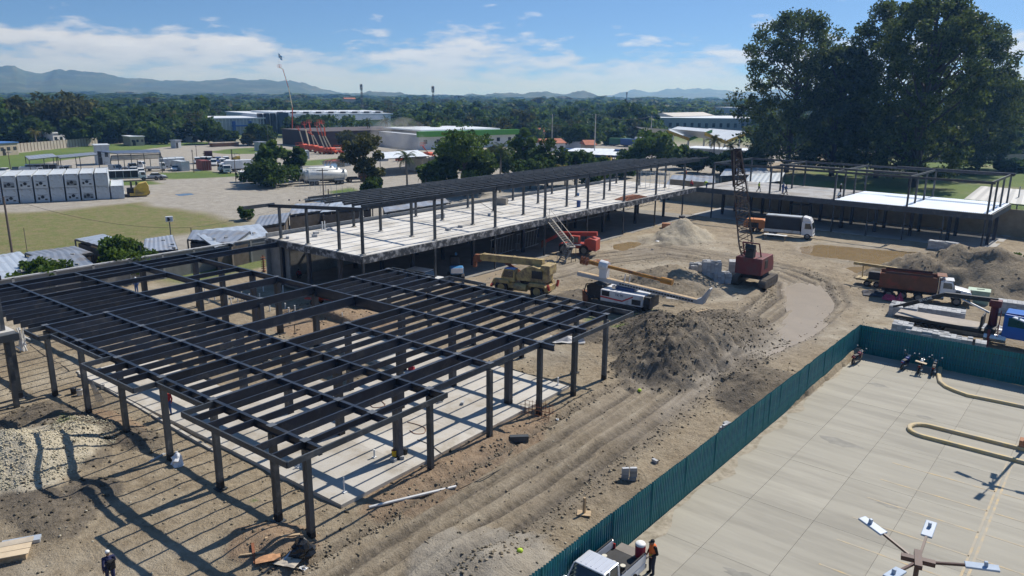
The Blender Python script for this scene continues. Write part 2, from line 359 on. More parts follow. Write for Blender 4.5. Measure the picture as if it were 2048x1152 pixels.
# ---- masks
grass=np.zeros(XX.shape); dry=np.zeros(XX.shape); gravel=np.zeros(XX.shape); dark=np.zeros(XX.shape); sand=np.zeros(XX.shape)
yard=1-sst(XX,-86,-84)
gravel=np.maximum(gravel,yard*(1-far)*.9)
for pts,s in [([(-60,432),(120,424),(270,405),(330,414),(400,428),(500,446),(440,462),(330,475),(150,500),(-60,530)],1)]:
    m=pmask(XX,YY,polyw(pts),2.5,3,8); dry=np.maximum(dry,m); gravel*=1-m
for pts in ([(312,346),(420,342),(480,347),(492,352),(350,359),(300,356)],[(-40,314),(195,289),(430,284),(440,287),(330,294),(180,312),(80,328),(-40,352)],[(418,303),(470,297),(530,294),(600,302),(560,307),(440,308)],[(600,322),(680,316),(690,322),(640,330),(600,332)],[(700,375),(730,385),(760,395),(700,398),(660,385)],[(135,362),(300,362),(320,368),(150,372)]):
    m=pmask(XX,YY,polyw(pts),1.2,2,6); grass=np.maximum(grass,m); gravel*=1-m
m=sst(YY,139,143)*sst(XX,-75,-60)*(1-far); grass=np.maximum(grass,m*(.55+.45*sst(fbm(XX,YY,14,3),-.5,.1))); dry=np.maximum(dry,m*.5*sst(fbm(XX+40,YY,9,3),.1,.4))
grass=np.maximum(grass,far)
for pp,r in (((1250,640),1.6),((1235,655),1.2),((1190,640),1.5),((1310,625),1.4),((130,850),1.0),((520,1000),.6)):
    c=G(*pp); grass=np.maximum(grass,.8*(1-sst(np.hypot(XX-c.x,YY-c.y),r*.3,r))*sst(fbm(XX,YY,.8,2),-.25,.15)*near)
c=G(470,518); grass=np.maximum(grass,sst(XX,-84,-83)*(1-sst(XX,-80,-78.5))*sst(YY,40,44)*(1-sst(YY,56,60))*.8)
dark=np.maximum(dark,mk['soil']*(.7+.3*sst(fbm(XX,YY,2.2,4),-.35,.35))+.5*mk['grey']*(.5+.5*sst(fbm(XX,YY,2.5,3),-.3,.3))); dark=np.maximum(dark,mroad*near*np.clip(.22+.95*lane_d+.3*sst(lat,.0,.5),0,1)*(1-.8*lane_p*(1-lane_d))); dark=np.maximum(dark,mroad*near*.55*sst(sideR+.8*fbm(XX,YY,4,3),.8,2.2)*sst(arcR,5,12)*(1-sst(arcR,44,52)))
dark=np.maximum(dark,site*.35*sst(fbm(XX+3,YY+8,7,4),.05,.5)*near)
sand=np.maximum(mk['sand']*.45,mk['lime']*1.0); gravel=np.maximum(gravel,mk['gravel']*.55); clay=mk['clay']
pale=near*site*sst(fbm(XX+15,YY+4,9,4),.05,.5)
c=G(1330,510); pale=np.maximum(pale,(1-sst(np.hypot((XX-c.x)/13,(YY-c.y)/15),.5,1.2))*near)
c=G(1440,590); pale=np.maximum(pale,.9*(1-sst(np.hypot((XX-c.x)/4,(YY-c.y)/4),.4,1.1))*near)
pale*=1-.7*mroad; pale=np.maximum(pale,mroad*near*.75*lane_p*(1-lane_d))
nx,ny=XX.shape
V=np.stack([XX,YY,Z],-1).reshape(-1,3).astype(np.float32)
ii=np.arange(nx*ny).reshape(nx,ny)
Q=np.stack([ii[:-1,:-1],ii[1:,:-1],ii[1:,1:],ii[:-1,1:]],-1).reshape(-1,4)
def npmesh(name,V,Q):
    me=bpy.data.meshes.new(name); nv=len(V); nf=len(Q); k=Q.shape[1]
    me.vertices.add(nv); me.vertices.foreach_set('co',np.ascontiguousarray(V,dtype=np.float32).ravel())
    me.loops.add(nf*k); me.loops.foreach_set('vertex_index',Q.ravel().astype(np.int32))
    me.polygons.add(nf); me.polygons.foreach_set('loop_start',np.arange(0,nf*k,k,dtype=np.int32))
    me.update(calc_edges=True); return me
gm=npmesh('ground',V,Q)
for an,ch in(('m1',(grass,gravel,wet,dark)),('m2',(dry,sand,clay,pale))):
    at=gm.color_attributes.new(an,'FLOAT_COLOR','POINT'); at.data.foreach_set('color',np.clip(np.stack(ch,-1),0,1).reshape(-1).astype(np.float32))
gm.polygons.foreach_set('use_smooth',np.ones(len(Q),bool))
def ground_mat():
    m=bpy.data.materials.new('site ground'); m.use_nodes=True; t=m.node_tree; b=t.nodes['Principled BSDF']; LN=t.links.new
    tc=t.nodes.new('ShaderNodeTexCoord')
    def noise(s,d=6,r=.6):
        n=t.nodes.new('ShaderNodeTexNoise'); n.inputs['Scale'].default_value=s; n.inputs['Detail'].default_value=d; n.inputs['Roughness'].default_value=r; LN(tc.outputs['Object'],n.inputs['Vector']); return n.outputs[0]
    def ramp(f,c0,c1,a=.35,b_=.65):
        r=t.nodes.new('ShaderNodeValToRGB'); r.color_ramp.elements[0].position=a; r.color_ramp.elements[1].position=b_; r.color_ramp.elements[0].color=(*c0,1); r.color_ramp.elements[1].color=(*c1,1); LN(f,r.inputs[0]); return r.outputs[0]
    def mix(f,a,c):
        x=t.nodes.new('ShaderNodeMix'); x.data_type='RGBA'; LN(f,x.inputs[0]); LN(a,x.inputs[6]); LN(c,x.inputs[7]); return x.outputs[2]
    def attr(n):
        a=t.nodes.new('ShaderNodeAttribute'); a.attribute_name=n; s=t.nodes.new('ShaderNodeSeparateColor'); LN(a.outputs['Color'],s.inputs[0]); return s.outputs[0],s.outputs[1],s.outputs[2],a.outputs['Alpha']
    gr,gv,wt,dk=attr('m1'); dr,sd,cl,pl=attr('m2')
    nf=noise(.55,8,.68); nm=noise(2.6,8,.7); nb=noise(9.,6,.7); nl=noise(.06,5,.6)
    c=mix(ramp(nf,(0,0,0),(1,1,1),.35,.65),ramp(nm,(.180,.140,.090),(.315,.252,.170)),ramp(nm,(.265,.215,.146),(.395,.332,.238)))
    c=mix(MA('MULTIPLY',pl,MA('MULTIPLY_ADD',nf,1.2,.1,nt=t),nt=t),c,ramp(nf,(.315,.268,.198),(.42,.372,.29)))
    c=mix(cl,c,ramp(nm,(.22,.15,.095),(.34,.25,.165)))
    c=mix(dk,c,ramp(nm,(.080,.067,.050),(.165,.138,.106)))
    c=mix(sd,c,ramp(nm,(.40,.35,.255),(.55,.495,.385)))
    c=mix(gv,c,ramp(nf,(.27,.25,.215),(.385,.36,.315)))
    c=mix(wt,c,ramp(nf,(.155,.130,.100),(.245,.21,.165)))
    dfac=MA('MULTIPLY',dr,MA('MULTIPLY_ADD',nf,.9,.5,nt=t),nt=t)
    c=mix(dfac,c,mix(ramp(nf,(0,0,0),(1,1,1),.38,.62),ramp(nm,(.15,.135,.055),(.24,.20,.095)),ramp(nm,(.10,.13,.03),(.17,.185,.06))))
    c=mix(gr,c,mix(ramp(nl,(0,0,0),(1,1,1),.3,.7),ramp(nm,(.045,.09,.016),(.10,.16,.035)),ramp(nm,(.09,.14,.03),(.16,.20,.05))))
    # pebbly speckle
    vo=t.nodes.new('ShaderNodeTexVoronoi'); vo.inputs['Scale'].default_value=5.5; LN(tc.outputs['Object'],vo.inputs['Vector'])
    sp=t.nodes.new('ShaderNodeMapRange'); sp.inputs[1].default_value=.06; sp.inputs[2].default_value=.14; sp.inputs[3].default_value=.35; sp.inputs[4].default_value=0; LN(vo.outputs['Distance'],sp.inputs[0])
    x=t.nodes.new('ShaderNodeMix'); x.data_type='RGBA'; LN(MA('MULTIPLY',sp.outputs[0],MA('SUBTRACT',1.0,MA('MAXIMUM',gr,MA('MAXIMUM',wt,dr,nt=t),nt=t),nt=t),nt=t),x.inputs[0]); LN(c,x.inputs[6]); x.inputs[7].default_value=(.46,.42,.36,1); c=x.outputs[2]
    LN(c,b.inputs['Base Color'])
    rg=t.nodes.new('ShaderNodeMapRange'); LN(wt,rg.inputs[0]); rg.inputs[1].default_value=.3; rg.inputs[2].default_value=1; rg.inputs[3].default_value=.95; rg.inputs[4].default_value=.38; LN(rg.outputs[0],b.inputs['Roughness'])
    b.inputs['Specular IOR Level'].default_value=.3
    h=MA('ADD',MA('MULTIPLY',nm,.6,nt=t),MA('MULTIPLY',nb,.45,nt=t),nt=t)
    bp=t.nodes.new('ShaderNodeBump'); bp.inputs['Distance'].default_value=.28
    LN(MA('SUBTRACT',.9,MA('MULTIPLY',wt,.65,nt=t),nt=t),bp.inputs['Strength']); LN(h,bp.inputs['Height']); LN(bp.outputs[0],b.inputs['Normal'])
    return m
gm.materials.append(ground_mat())
ground=struct(link('ground',gm)); tag(ground,'churned brown building-site earth running out to gravel yards and green plain')
def ZG(x,y):   # terrain height lookup
    i=int(np.clip(np.searchsorted(GX,x)-1,0,nx-2)); j=int(np.clip(np.searchsorted(GY,y)-1,0,ny-2))
    u=(x-GX[i])/(GX[i+1]-GX[i]); v=(y-GY[j])/(GY[j+1]-GY[j])
    return float((Z[i,j]*(1-u)+Z[i+1,j]*u)*(1-v)+(Z[i,j+1]*(1-u)+Z[i+1,j+1]*u)*v)
def GT(px,py):
    p=G(px,py)
    for _ in range(3):
        p=P(px,py,ZG(p.x,p.y))
    return p
WATER=mat('muddy water',(.27,.195,.105),.07,0,.12,.5,.04,3,spec=.5)
WATER2=mat('grey muddy water',(.33,.27,.195),.28,0,.10,.4,.05,2.5,spec=.45)
WATER3=mat('clear rain puddle',(.10,.10,.095),.05,0,.1,.5,spec=.6)
for k,((pl,dep,n_,l_),z) in enumerate(zip(PUD,PZ)):
    c=pl.mean(0); pts=[]
    for i in range(len(pl)):
        a=pl[i]; b=pl[(i+1)%len(pl)]; a=c+(a-c)*1.02; b=c+(b-c)*1.02
        for s in range(4): pts.append(a+(b-a)*s/4)
    o=MB().add([(p[0]-c[0],p[1]-c[1],0) for p in pts],[tuple(range(len(pts)))]).build(n_,[WATER if k in(0,3,1) else WATER2 if k in(2,4,5) else WATER3])
    o.location=(c[0],c[1],z); tag(struct(o),l_)
# ================================================================ concrete parking lot
PA_=rad(-1.74)   # lot is turned slightly from the steel grid
lot=thing('parking_lot','pale concrete car park with saw-cut joints behind the green fence',None,(-15.3,21,0),PA_); del lot['label']; lot['kind']='structure'; lot['label']='pale grey concrete car park slabs behind the green fence'
CPARK=mat('parking concrete',(.325,.305,.252),.82,0,.13,.35,.12,14,col2=(.265,.248,.205),c2=.34,c2s=.22)
def streak(m,sc=(.25,2.2,1)):
    t=m.node_tree; mp=t.nodes.new('ShaderNodeMapping'); mp.inputs['Scale'].default_value=sc; tc=[n for n in t.nodes if n.type=='TEX_COORD'][0]; t.links.new(tc.outputs['Object'],mp.inputs[0])
    for n in t.nodes:
        if n.type=='TEX_NOISE': t.links.new(mp.outputs[0],n.inputs['Vector'])
streak(CPARK); objrand(CPARK,.93,1.05)
jx=[0.0,2.73,6.08,9.39,12.75,16.1,19.5,22.9,26.5,31]; jy=[-25,-20,-14,-8,-2,4,9.9,15.8,21.7,27.6,33.5,39.4,44.95]
for i in range(len(jx)-1):
    for j in range(len(jy)-1):
        MB().box(((jx[i]+jx[i+1])/2,(jy[j]+jy[j+1])/2,-.06+R_.uniform(-.002,.002)),(jx[i+1]-jx[i]-.018,jy[j+1]-jy[j]-.018,.12)).build('concrete_panel',CPARK,lot)
MB().box((15.5,10,-.085),(31,70,.12)).build('joint_filler',mat('joint filler',(.16,.155,.14),.9),lot)
def LW(u,v,z=0):   # lot coords -> world
    q=Matrix.Rotation(PA_,3,'Z')@Vector((u,v,0)); return Vector((-15.3+q.x,21+q.y,z))
YEL=mat('faded yellow paint',(.50,.375,.20),.8,0,.2,1.5,col2=(.36,.32,.25),c2=.6,c2s=1.2)
pm=MB()
for k in range(-5,6):
    v=12.23+2.6*k; pm.box((10.1,v,.004),(5.2,.11,.006)); pm.box((15.6,v,.004),(5.2,.11,.006))
pm.box((12.7,12,.004),(.11,36,.006)); pm.box((12.95,12,.004),(.11,36,.006))
o=pm.build('parking_markings',YEL); o.location=(-15.3,21,0); o.rotation_euler=(0,0,PA_); tag(struct(o),'faded yellow parking bay lines on the concrete lot')
KERB=mat('yellow painted kerb',(.52,.40,.20),.8,0,.18,1.2,col2=(.42,.36,.26),c2=.4,c2s=1.5)
def kerb(name,label,pts,wd=.30,h=.20,closed=False):
    b=MB(); n=len(pts); vs=[]; prof=[(-wd/2,0),(-wd/2,h*.72),(-wd/2+.05,h),(wd/2-.05,h),(wd/2,h*.72),(wd/2,0)]
    for i in range(n):
        a=Vector(pts[(i-1)%n] if closed or i>0 else pts[0]); c=Vector(pts[(i+1)%n] if closed or i<n-1 else pts[-1])
        d=(c-a).normalized(); nn=Vector((-d.y,d.x,0))
        vs+=[Vector(pts[i])+nn*q+Vector((0,0,z)) for q,z in prof]
    k=len(prof); fs=[]
    for i in range(n if closed else n-1):
        j=(i+1)%n; fs+=[(i*k+q,i*k+(q+1)%k,j*k+(q+1)%k,j*k+q) for q in range(k)]
    if not closed: fs+=[tuple(range(k)),tuple(range((n-1)*k,n*k))[::-1]]
    o=b.add(vs,fs).build(name,KERB); return tag(struct(o),label)
kerb('kerb','low rounded yellow kerb of the narrow parking island',[LW(30,30.18)]+[LW(8.1-1.02*math.cos(a),31.2+1.02*math.sin(a)) for a in np.linspace(-math.pi/2,math.pi/2,11)]+[LW(30,32.22)])
cv=[P(1880,738),P(1877,752),P(1880,766),P(1892,776),P(1910,784),P(1935,793),P(1965,799),P(2000,806),P(2048,816)]
cv+=[cv[-1]+Vector((12,.3,0))]
kerb('kerb','curved yellow kerb in the far corner of the car park',cv)
# planting corner floor behind the kerb is the same concrete
# ================================================================ green corrugated fence
GRN=mat('teal green sheet metal',(.012,.185,.205),.40,.05,.3,.9,col2=(.010,.115,.19),c2=.35,c2s=.7)
def corr_panel(wd,h,pitch=.182,amp=.042,n=None):
    n=int(round(wd/pitch))*4; vs=[]; fs=[]
    pat=[-1,1,1,-1]
    for i in range(n+1):
        x=i*wd/n; y=amp*pat[(i)%4]
        vs+=[(x,y,0),(x,y,h)]
    fs=[(2*i,2*i+2,2*i+3,2*i+1) for i in range(n)]; return MB().add(vs,fs)
pan=corr_panel(.912,2.42).mesh('sheet',[GRN]); 
def fence(name,label,a,b,seedz):
    a=Vector(a); b=Vector(b); d=b-a; l=d.length; t=thing(name,label,'fence',a,math.atan2(d.y,d.x)); n=int(l/.90)
    for i in range(n):
        o=link('sheet',pan,t); o.location=(i*l/n,0,-.04+R_.uniform(-.025,.03)); o.rotation_euler=(R_.uniform(-.012,.012),0,R_.uniform(-.01,.01)); o.scale=(l/n/.90,1,1)
    for i in range(0,n+1,3):
        MB().box((i*l/n,.07*seedz,1.15),(.07,.07,2.3)).build('post',STEELG,t)
    for z in(.5,1.2,1.95): MB().bar((0,.035*seedz,z),(l,.035*seedz,z),.05,.05).build('rail',STEELG,t)
    return t
fence('corrugated_fence','long dark teal corrugated metal fence running along the dirt road',LW(-.05,-9),LW(-.05,45.05),1)
fence('corrugated_fence','shaded teal corrugated fence behind the motorcycles',LW(0,45.05),LW(34,45.5),1)

# dried mud washed under the fence, and a few oil marks
def patch(name,label,poly,mt_,z=.006):
    c=sum(poly,Vector())/len(poly); o=MB().add([(p.x-c.x,p.y-c.y,0) for p in poly],[tuple(range(len(poly)))]).build(name,mt_); o.location=(c.x,c.y,z); return tag(struct(o),label)
MUDP=mat('dried mud wash',(.34,.30,.235),.95,0,.2,2.5,.3,20,col2=(.22,.19,.14),c2=.4,c2s=1.5)
lo_=[];hi_=[]
for k in range(110):
    v=-8+k*.48; lo_.append(LW(.04,v)); hi_.append(LW(.12+.55*abs(math.sin(k*.21)+.6*math.sin(k*.53+1))*R_.uniform(.6,1.1)*(1 if v<30 else .5)+.05,v))
patch('mud_strip','irregular strip of dried mud along the foot of the teal fence',lo_+hi_[::-1],MUDP)
OILM=mat('oil stained concrete',(.21,.20,.17),.7,0,.25,1.5)
for k,(u,v,r) in enumerate(((5.2,9,.5),(8.6,20,.4),(4.3,26,.7),(10.5,6.5,.35),(3.4,38,.45),(7.5,33.8,.3))):
    patch('stain',('oil stain in the lower car park','small oil stain among the bays','broad dull stain in mid car park','dark spot near the lamp','stain near the far corner','small mark near the island')[k],[LW(u+r*(1+.35*R_.uniform(-1,1))*math.cos(a)*1.6,v+r*(1+.35*R_.uniform(-1,1))*math.sin(a)*.7) for a in np.linspace(0,6.1,14)],OILM,.005)
# ================================================================ steel frame in the foreground
def ibeam(a,b,w,h,t=.035):     # I-section, a,b at TOP centre
    a=Vector(a); b=Vector(b); m=MB(); d=(b-a).normalized(); u=Vector((0,0,1))
    m.bar(a-u*t/2,b-u*t/2,w,t); m.bar(a-u*(h-t/2),b-u*(h-t/2),w,t); m.bar(a-u*h/2,b-u*h/2,.05,h-2*t); return m
FZ=5.2
fr=thing('steel_pavilion','dark charcoal steel roof frame of beams and joists on columns over the concrete slab','steel frame',(-40,30,0))
fo=Vector((-40,30,0))
def fbeam(name,a,b,w,h,parent=fr,o=fo,mt=STEEL): return ibeam(Vector(a)-o,Vector(b)-o,w,h).build(name,mt,parent)
def boxb(name,a,b,w,h,parent,o,mt=STEEL):
    return MB().bar(Vector(a)-o-Vector((0,0,h/2)),Vector(b)-o-Vector((0,0,h/2)),w,h).build(name,mt,parent)
GXs=[-55.55,-50.4,-45.25,-40.1,-34.95,-29.8]
XL=-70.4
# B-direction (along X) beams
B_=[(19.7,-55.55,-26.1,.42),(22.8,-70.5,-55.6,.42),(23.8,-55.6,-26.15,.36),(27.95,-70.5,-26.2,.46),(33.15,-70.5,-50.4,.46),(33.15,-40.1,-27.2,.36),
    (38.35,-70.5,-50.4,.46),(38.35,-50.4,-40.1,.85),(38.35,-40.1,-26.1,.40),(42.5,-50.4,-26.3,.36),(46.7,-50.5,-27.1,.36)]
for y,x0,x1,h in B_: fbeam('beam',(x0,y,FZ),(x1,y,FZ),.20,h)
# edge trims (stepped outline)
E_=[((-45.8,17.85),(-39.6,17.85)),((-34.7,17.85),(-26.05,17.85)),((-55.5,18.4),(-53.2,18.4)),((-53.2,19.1),(-45.9,19.1)),((-39.6,19.1),(-34.7,19.1)),
    ((-26.05,17.85),(-26.05,28.15)),((-27.2,28.15),(-27.2,40.4)),((-26.0,40.4),(-26.0,48.6)),
    ((-26.0,48.6),(-34.0,48.6)),((-40.0,48.2),(-44.2,48.2)),((-50.55,47.4),(-45.2,47.4)),((-34.9,47.5),(-40.1,47.5)),
    ((-45.8,17.85),(-45.8,19.65)),((-39.6,17.85),(-39.6,19.65)),((-34.7,17.85),(-34.7,19.65)),((-53.2,18.4),(-53.2,19.65)),((-55.5,18.4),(-55.5,19.65)),
    ((-34.0,46.7),(-34.0,48.6)),((-40.0,46.7),(-40.0,48.2)),((-44.2,46.7),(-44.2,48.2)),((-50.4,46.7),(-50.4,47.4)),((-26.1,28.0),(-27.2,28.0))]
for a,b in E_: boxb('edge_channel',(*a,FZ-.004),(*b,FZ-.004),.09,.30,fr,fo,STEELG)
# A-direction (along Y) main girders
A_=[(-70.4,20,43.1,.40),(-68.8,20,48.2,.50),(-67.5,27.95,38.3,.34),(-64.25,20,33.1,.40),(-61.4,33.1,38.3,.36),(-59.25,27.95,38.35,.46)]
for x,y0,y1,h in A_: fbeam('beam',(x,y0,FZ+.006),(x,y1,FZ+.006),.18,h)
for x in GXs:
    y1=46.7 if x>-51 else 38.35
    fbeam('girder',(x,19.7,FZ+.006),(x,y1,FZ+.006),.20,.70 if x>-51 else .6)
fbeam('beam',(-27.2,19.7,FZ+.006),(-27.2,46.7,FZ+.006),.16,.36)
# joists
def joists(xs,y0,y1,jh=.36):
    for x in xs: boxb('joist',(x,y0,FZ+.002),(x,y1,FZ+.002),.08,jh,fr,fo)
st=5.15/4
for gi in range(len(GXs)-1):
    xs=[GXs[gi]+st*k for k in(1,2,3)]
    for y0,y1 in((19.7,23.8),(23.8,27.95)): joists(xs,y0,y1)
    if gi>=3:
        for y0,y1 in((27.95,33.15),(33.15,38.35)): joists(xs,y0,y1)
    if gi>=1:
        for y0,y1 in((38.35,42.5),(42.5,46.7)): joists(xs,y0,y1)
joists([-28.55],19.7,46.7)
# stub joists out to the stepped edge
for x in [-44.0,-42.7,-41.4,-33.7,-32.4,-31.1,-28.5,-27.2]: joists([x],17.85,19.7)
for x in [-51.7,-50.4,-49.1,-47.8,-46.5,-38.3,-37.0,-35.8]: joists([x],19.1,19.7)
for x in [-33,-31.7,-30.4,-29.1,-27.8]: joists([x],46.7,48.55)
for x in [-43,-41.8,-49,-47.5,-46.2,-38.6,-37.2]: joists([x],46.7,47.45)
joists([-64.25+st*k for k in range(1,7)],22.8,27.95,.5); joists([-64.25+st*k for k in range(0,7)],19.0,22.8,.5); joists([-66,-67.4],20,22.8,.5); joists([-66.2],22.8,27.95,.4)
NODE=mat('pale dusty node plate',(.10,.11,.125),.5)
for x in GXs+[-27.2]:
    for y in (19.7,23.8,27.95,33.15,38.35,42.5,46.7):
        if (x<-51 and y>39) or (y==33.15 and -50<x<-41): continue
        MB().box((x-fo.x,y-fo.y,FZ+.02),(.40,.40,.02)).build('node_plate',NODE,fr)
# columns: paired channels, darker foot
def column(x,y,w=.34,h=FZ-.42,foot=True):
    c=MB(); c.box((x-fo.x-w/4-.004,y-fo.y,h/2),(w/2-.012,w*.82,h)).box((x-fo.x+w/4+.004,y-fo.y,h/2),(w/2-.012,w*.82,h)).box((x-fo.x,y-fo.y,h/2),(.03,w*.7,h)).box((x-fo.x,y-fo.y,.62),(w+.02,w*.86,.04))
    o=c.build('column',STEELG if foot else STEEL,fr)
    MB().box((x-fo.x,y-fo.y,.14),(w+.012,w*.85,.62)).build('column_foot',mat('bitumen foot coat',(.012,.012,.013),.6),o)
    MB().box((x-fo.x,y-fo.y,.03),(w+.22,w+.22,.05)).build('base_plate',STEELG,o)
for x in GXs: column(x,19.7)
column(-27.2,19.7); column(-29.8,17.85+1.85)if 0 else None
for y in (27.95,33.15,38.35,42.5,46.7): column(-27.2,y,.32)
for x in (-50.4,-45.25,-40.1,-34.95,-29.8): 
    for y in (27.95,): column(x,y,.46,foot=False)
for x in (-40.1,-34.95,-29.8):
    for y in (38.35,): column(x,y,.46,foot=False)
for x in(-50.4,-40.1,-34.95): column(x,33.15,.40,foot=False)
for p in((-55.55,33.15),(-59.25,38.35),(-55.55,38.35),(-50.4,38.35),(-68.8,38.35),(-68.8,33.15),(-64.25,38.35),(-68.8,27.95),(-59.25,33.15)): column(*p,.46,foot=False)
for x in(-50.4,-45.25,-40.1,-34.95,-29.8): column(x,46.7,.32)
column(-57.0,18.0,.34)
# ---------------------------------------------------------------- ground slab beneath it
sl_=thing('concrete_slab','pale concrete ground slab striped with beam shadows under the steel frame',None,(-43,33,0)); del sl_['label']; sl_['kind']='structure'; sl_['label']='pale concrete ground slab striped with beam shadows'
xs=[-58.4,-52.5,-46,-40.1,-34.2,-28.3]; ys=[22.45,27.7,33.0,38.3,43.65]
for i in range(5):
    for j in range(4):
        if xs[i+1]<-40 and j==2: continue
        if i<2 and j>=1 and not(j==3 and i==1): continue
        MB().box(((xs[i]+xs[i+1])/2+43,(ys[j]+ys[j+1])/2-33,.02),(xs[i+1]-xs[i]-.012,ys[j+1]-ys[j]-.012,.36)).build('slab_panel',CONC,sl_)
# strip footing / formwork boards on the left
f=thing('footing_kerb','thin concrete footing strip edging the slab on the left',None,(-58,20,0)); del f['label']; f['kind']='structure'; f['label']='thin concrete footing strip beyond the slab'
MB().bar(P(155,745)-f.location,P(430,905)-f.location,.18,.3).build('footing',CONC,f)
# pipes, block seats and column stubs on the slab
# ================================================================ long two-storey frame
LZ=5.5
lb=thing('long_building','long two-storey steel building shell with white concrete deck and dark roof purlins','building',(-63,86,0)); lo=Vector((-63,86,0))
ye=[48.3,58.45,68.75,78.9,89.1,99.25,109.4,119.45]
# deck bays as separate pours
ysb=[47.9]+[ (ye[i]) for i in range(1,8)]+[124.2]
for a,b in zip(ysb[:-1],ysb[1:]):
    for x0,x1 in((-70.6,-63.1),(-63.1,-55.38)):
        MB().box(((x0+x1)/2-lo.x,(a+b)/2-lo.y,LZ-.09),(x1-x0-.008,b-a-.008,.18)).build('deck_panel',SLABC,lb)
EDG=mat('cement-splashed edge beam',(.055,.058,.062),.6,0,.3,.8,col2=(.42,.41,.40),c2=.34,c2s=1.3)
for a,b in zip(ysb[:-1],ysb[1:]): MB().box((-55.32-lo.x,(a+b)/2-lo.y,LZ-.42),(.16,b-a-.01,.75)).build('edge_beam',EDG,lb)
MB().box((-63-lo.x,47.84-lo.y,LZ-.40),(15.2,.14,.7)).build('edge_beam',EDG,lb)
for y in ye: MB().box((-63-lo.x,y-lo.y,LZ-.45),(14.8,.22,.5)).build('floor_beam',STEEL,lb)
for x in(-59.1,-64.1,-68.7): MB().box((x-lo.x,86-lo.y,LZ-.40),(.18,75,.38)).build('floor_beam',STEEL,lb)
def rz_(x): return 9.27+(x+68.3)*(.90/12.8)
for y in ye:
    for x in(-55.62,-59.1,-64.1,-68.7):
        h=rz_(x)-.25-LZ; MB().box((x-lo.x,y-lo.y,LZ+h/2),(.26,.22,h)).build('upper_column',STEELG,lb)
        MB().box((x-lo.x,y-lo.y,LZ+.06),(.42,.42,.10)).build('base_plate',CONC,lb)
        b=MB(); w=.18 if x>-56 else .36; b.box((x-lo.x,y-lo.y,(LZ-.75+.4)/2),(w,w,LZ-.75-.4)); b.build('lower_column',STEELG if x>-56 else STEEL,lb)
    ibeam((-70.6-lo.x,y-lo.y,rz_(-70.6)),(-55.4-lo.x,y-lo.y,rz_(-55.4)),.18,.36).build('roof_beam',STEEL,lb)
# purlins: staggered lengths
for k,x in enumerate(np.linspace(-70.4,-55.5,9)):
    y0=48.2 if k in(8,) else (49.4,52.5,50.2,51.5,49.8,50.6,49.2,48.8)[k]; z=rz_(x)+.16
    if k<2: y0+=4
    segs=[y0]+[y for y in (68.7,89.05,109.35)]+[125.5+.35*k]
    for s,(a,b) in enumerate(zip(segs[:-1],segs[1:])):
        m=MB(); dz=.012*(s%2); m.bar((x-lo.x,a-lo.y,z+dz),(x-lo.x,b+.25-lo.y,z+dz),.09,.24); m.bar((x+.05-lo.x,a-lo.y,z+.12+dz),(x+.05-lo.x,b+.25-lo.y,z+.12+dz),.16,.02); m.build('roof_purlin',STEELG,lb)
for y in np.arange(50.8,124,5.08):
    m=MB()
    for k,x in enumerate(np.linspace(-70.4,-55.5,9)): m.box((x+.09-lo.x,y-lo.y,rz_(x)+.2),(.14,.12,.14))
    m.build('purlin_cleats',STEEL,lb)
for y in ye: MB().bar((-55.5-lo.x,y-lo.y,rz_(-55.5)-.1),(-55.5-lo.x,y+10.1-lo.y if y<119 else 125-lo.y,rz_(-55.5)-.1),.14,.30).build('eave_beam',STEELG,lb)
MB().bar((-70.5-lo.x,45.2-lo.y,rz_(-70.5)-.1),(-70.5-lo.x,49-lo.y,rz_(-70.5)-.1),.14,.36).build('eave_beam',STEELG,lb)
# rear block wall, side wall and ground floor slab
MB().box((-71.2-lo.x,86-lo.y,2.75),(.2,76,4.9)).build('rear_wall',WALLB,lb)
MB().box((-70.95-lo.x,86-lo.y,LZ+.2),(.18,76,.42)).build('parapet',BLOCK,lb)
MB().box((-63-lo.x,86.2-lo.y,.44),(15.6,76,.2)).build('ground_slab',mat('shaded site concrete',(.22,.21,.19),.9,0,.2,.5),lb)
MB().box((-69.5-lo.x,48.6-lo.y,2.7),(3.4,.18,4.8)).build('end_wall',WALLB,lb)
# under-deck cross bracing trusses seen against the dark
for y0,y1 in((78.9,89.1),(89.1,99.25),(99.25,109.4)):
    m=MB(); n=10
    for i in range(n):
        a=y0+(y1-y0)*i/n; b=y0+(y1-y0)*(i+1)/n; m.bar((-55.9-lo.x,a-lo.y,LZ-.8 if i%2 else LZ-1.4),(-55.9-lo.x,b-lo.y,LZ-1.4 if i%2 else LZ-.8),.03,.03)
    m.bar((-55.9-lo.x,y0-lo.y,LZ-1.4),(-55.9-lo.x,y1-lo.y,LZ-1.4),.06,.06); m.build('truss',STEELG,lb)
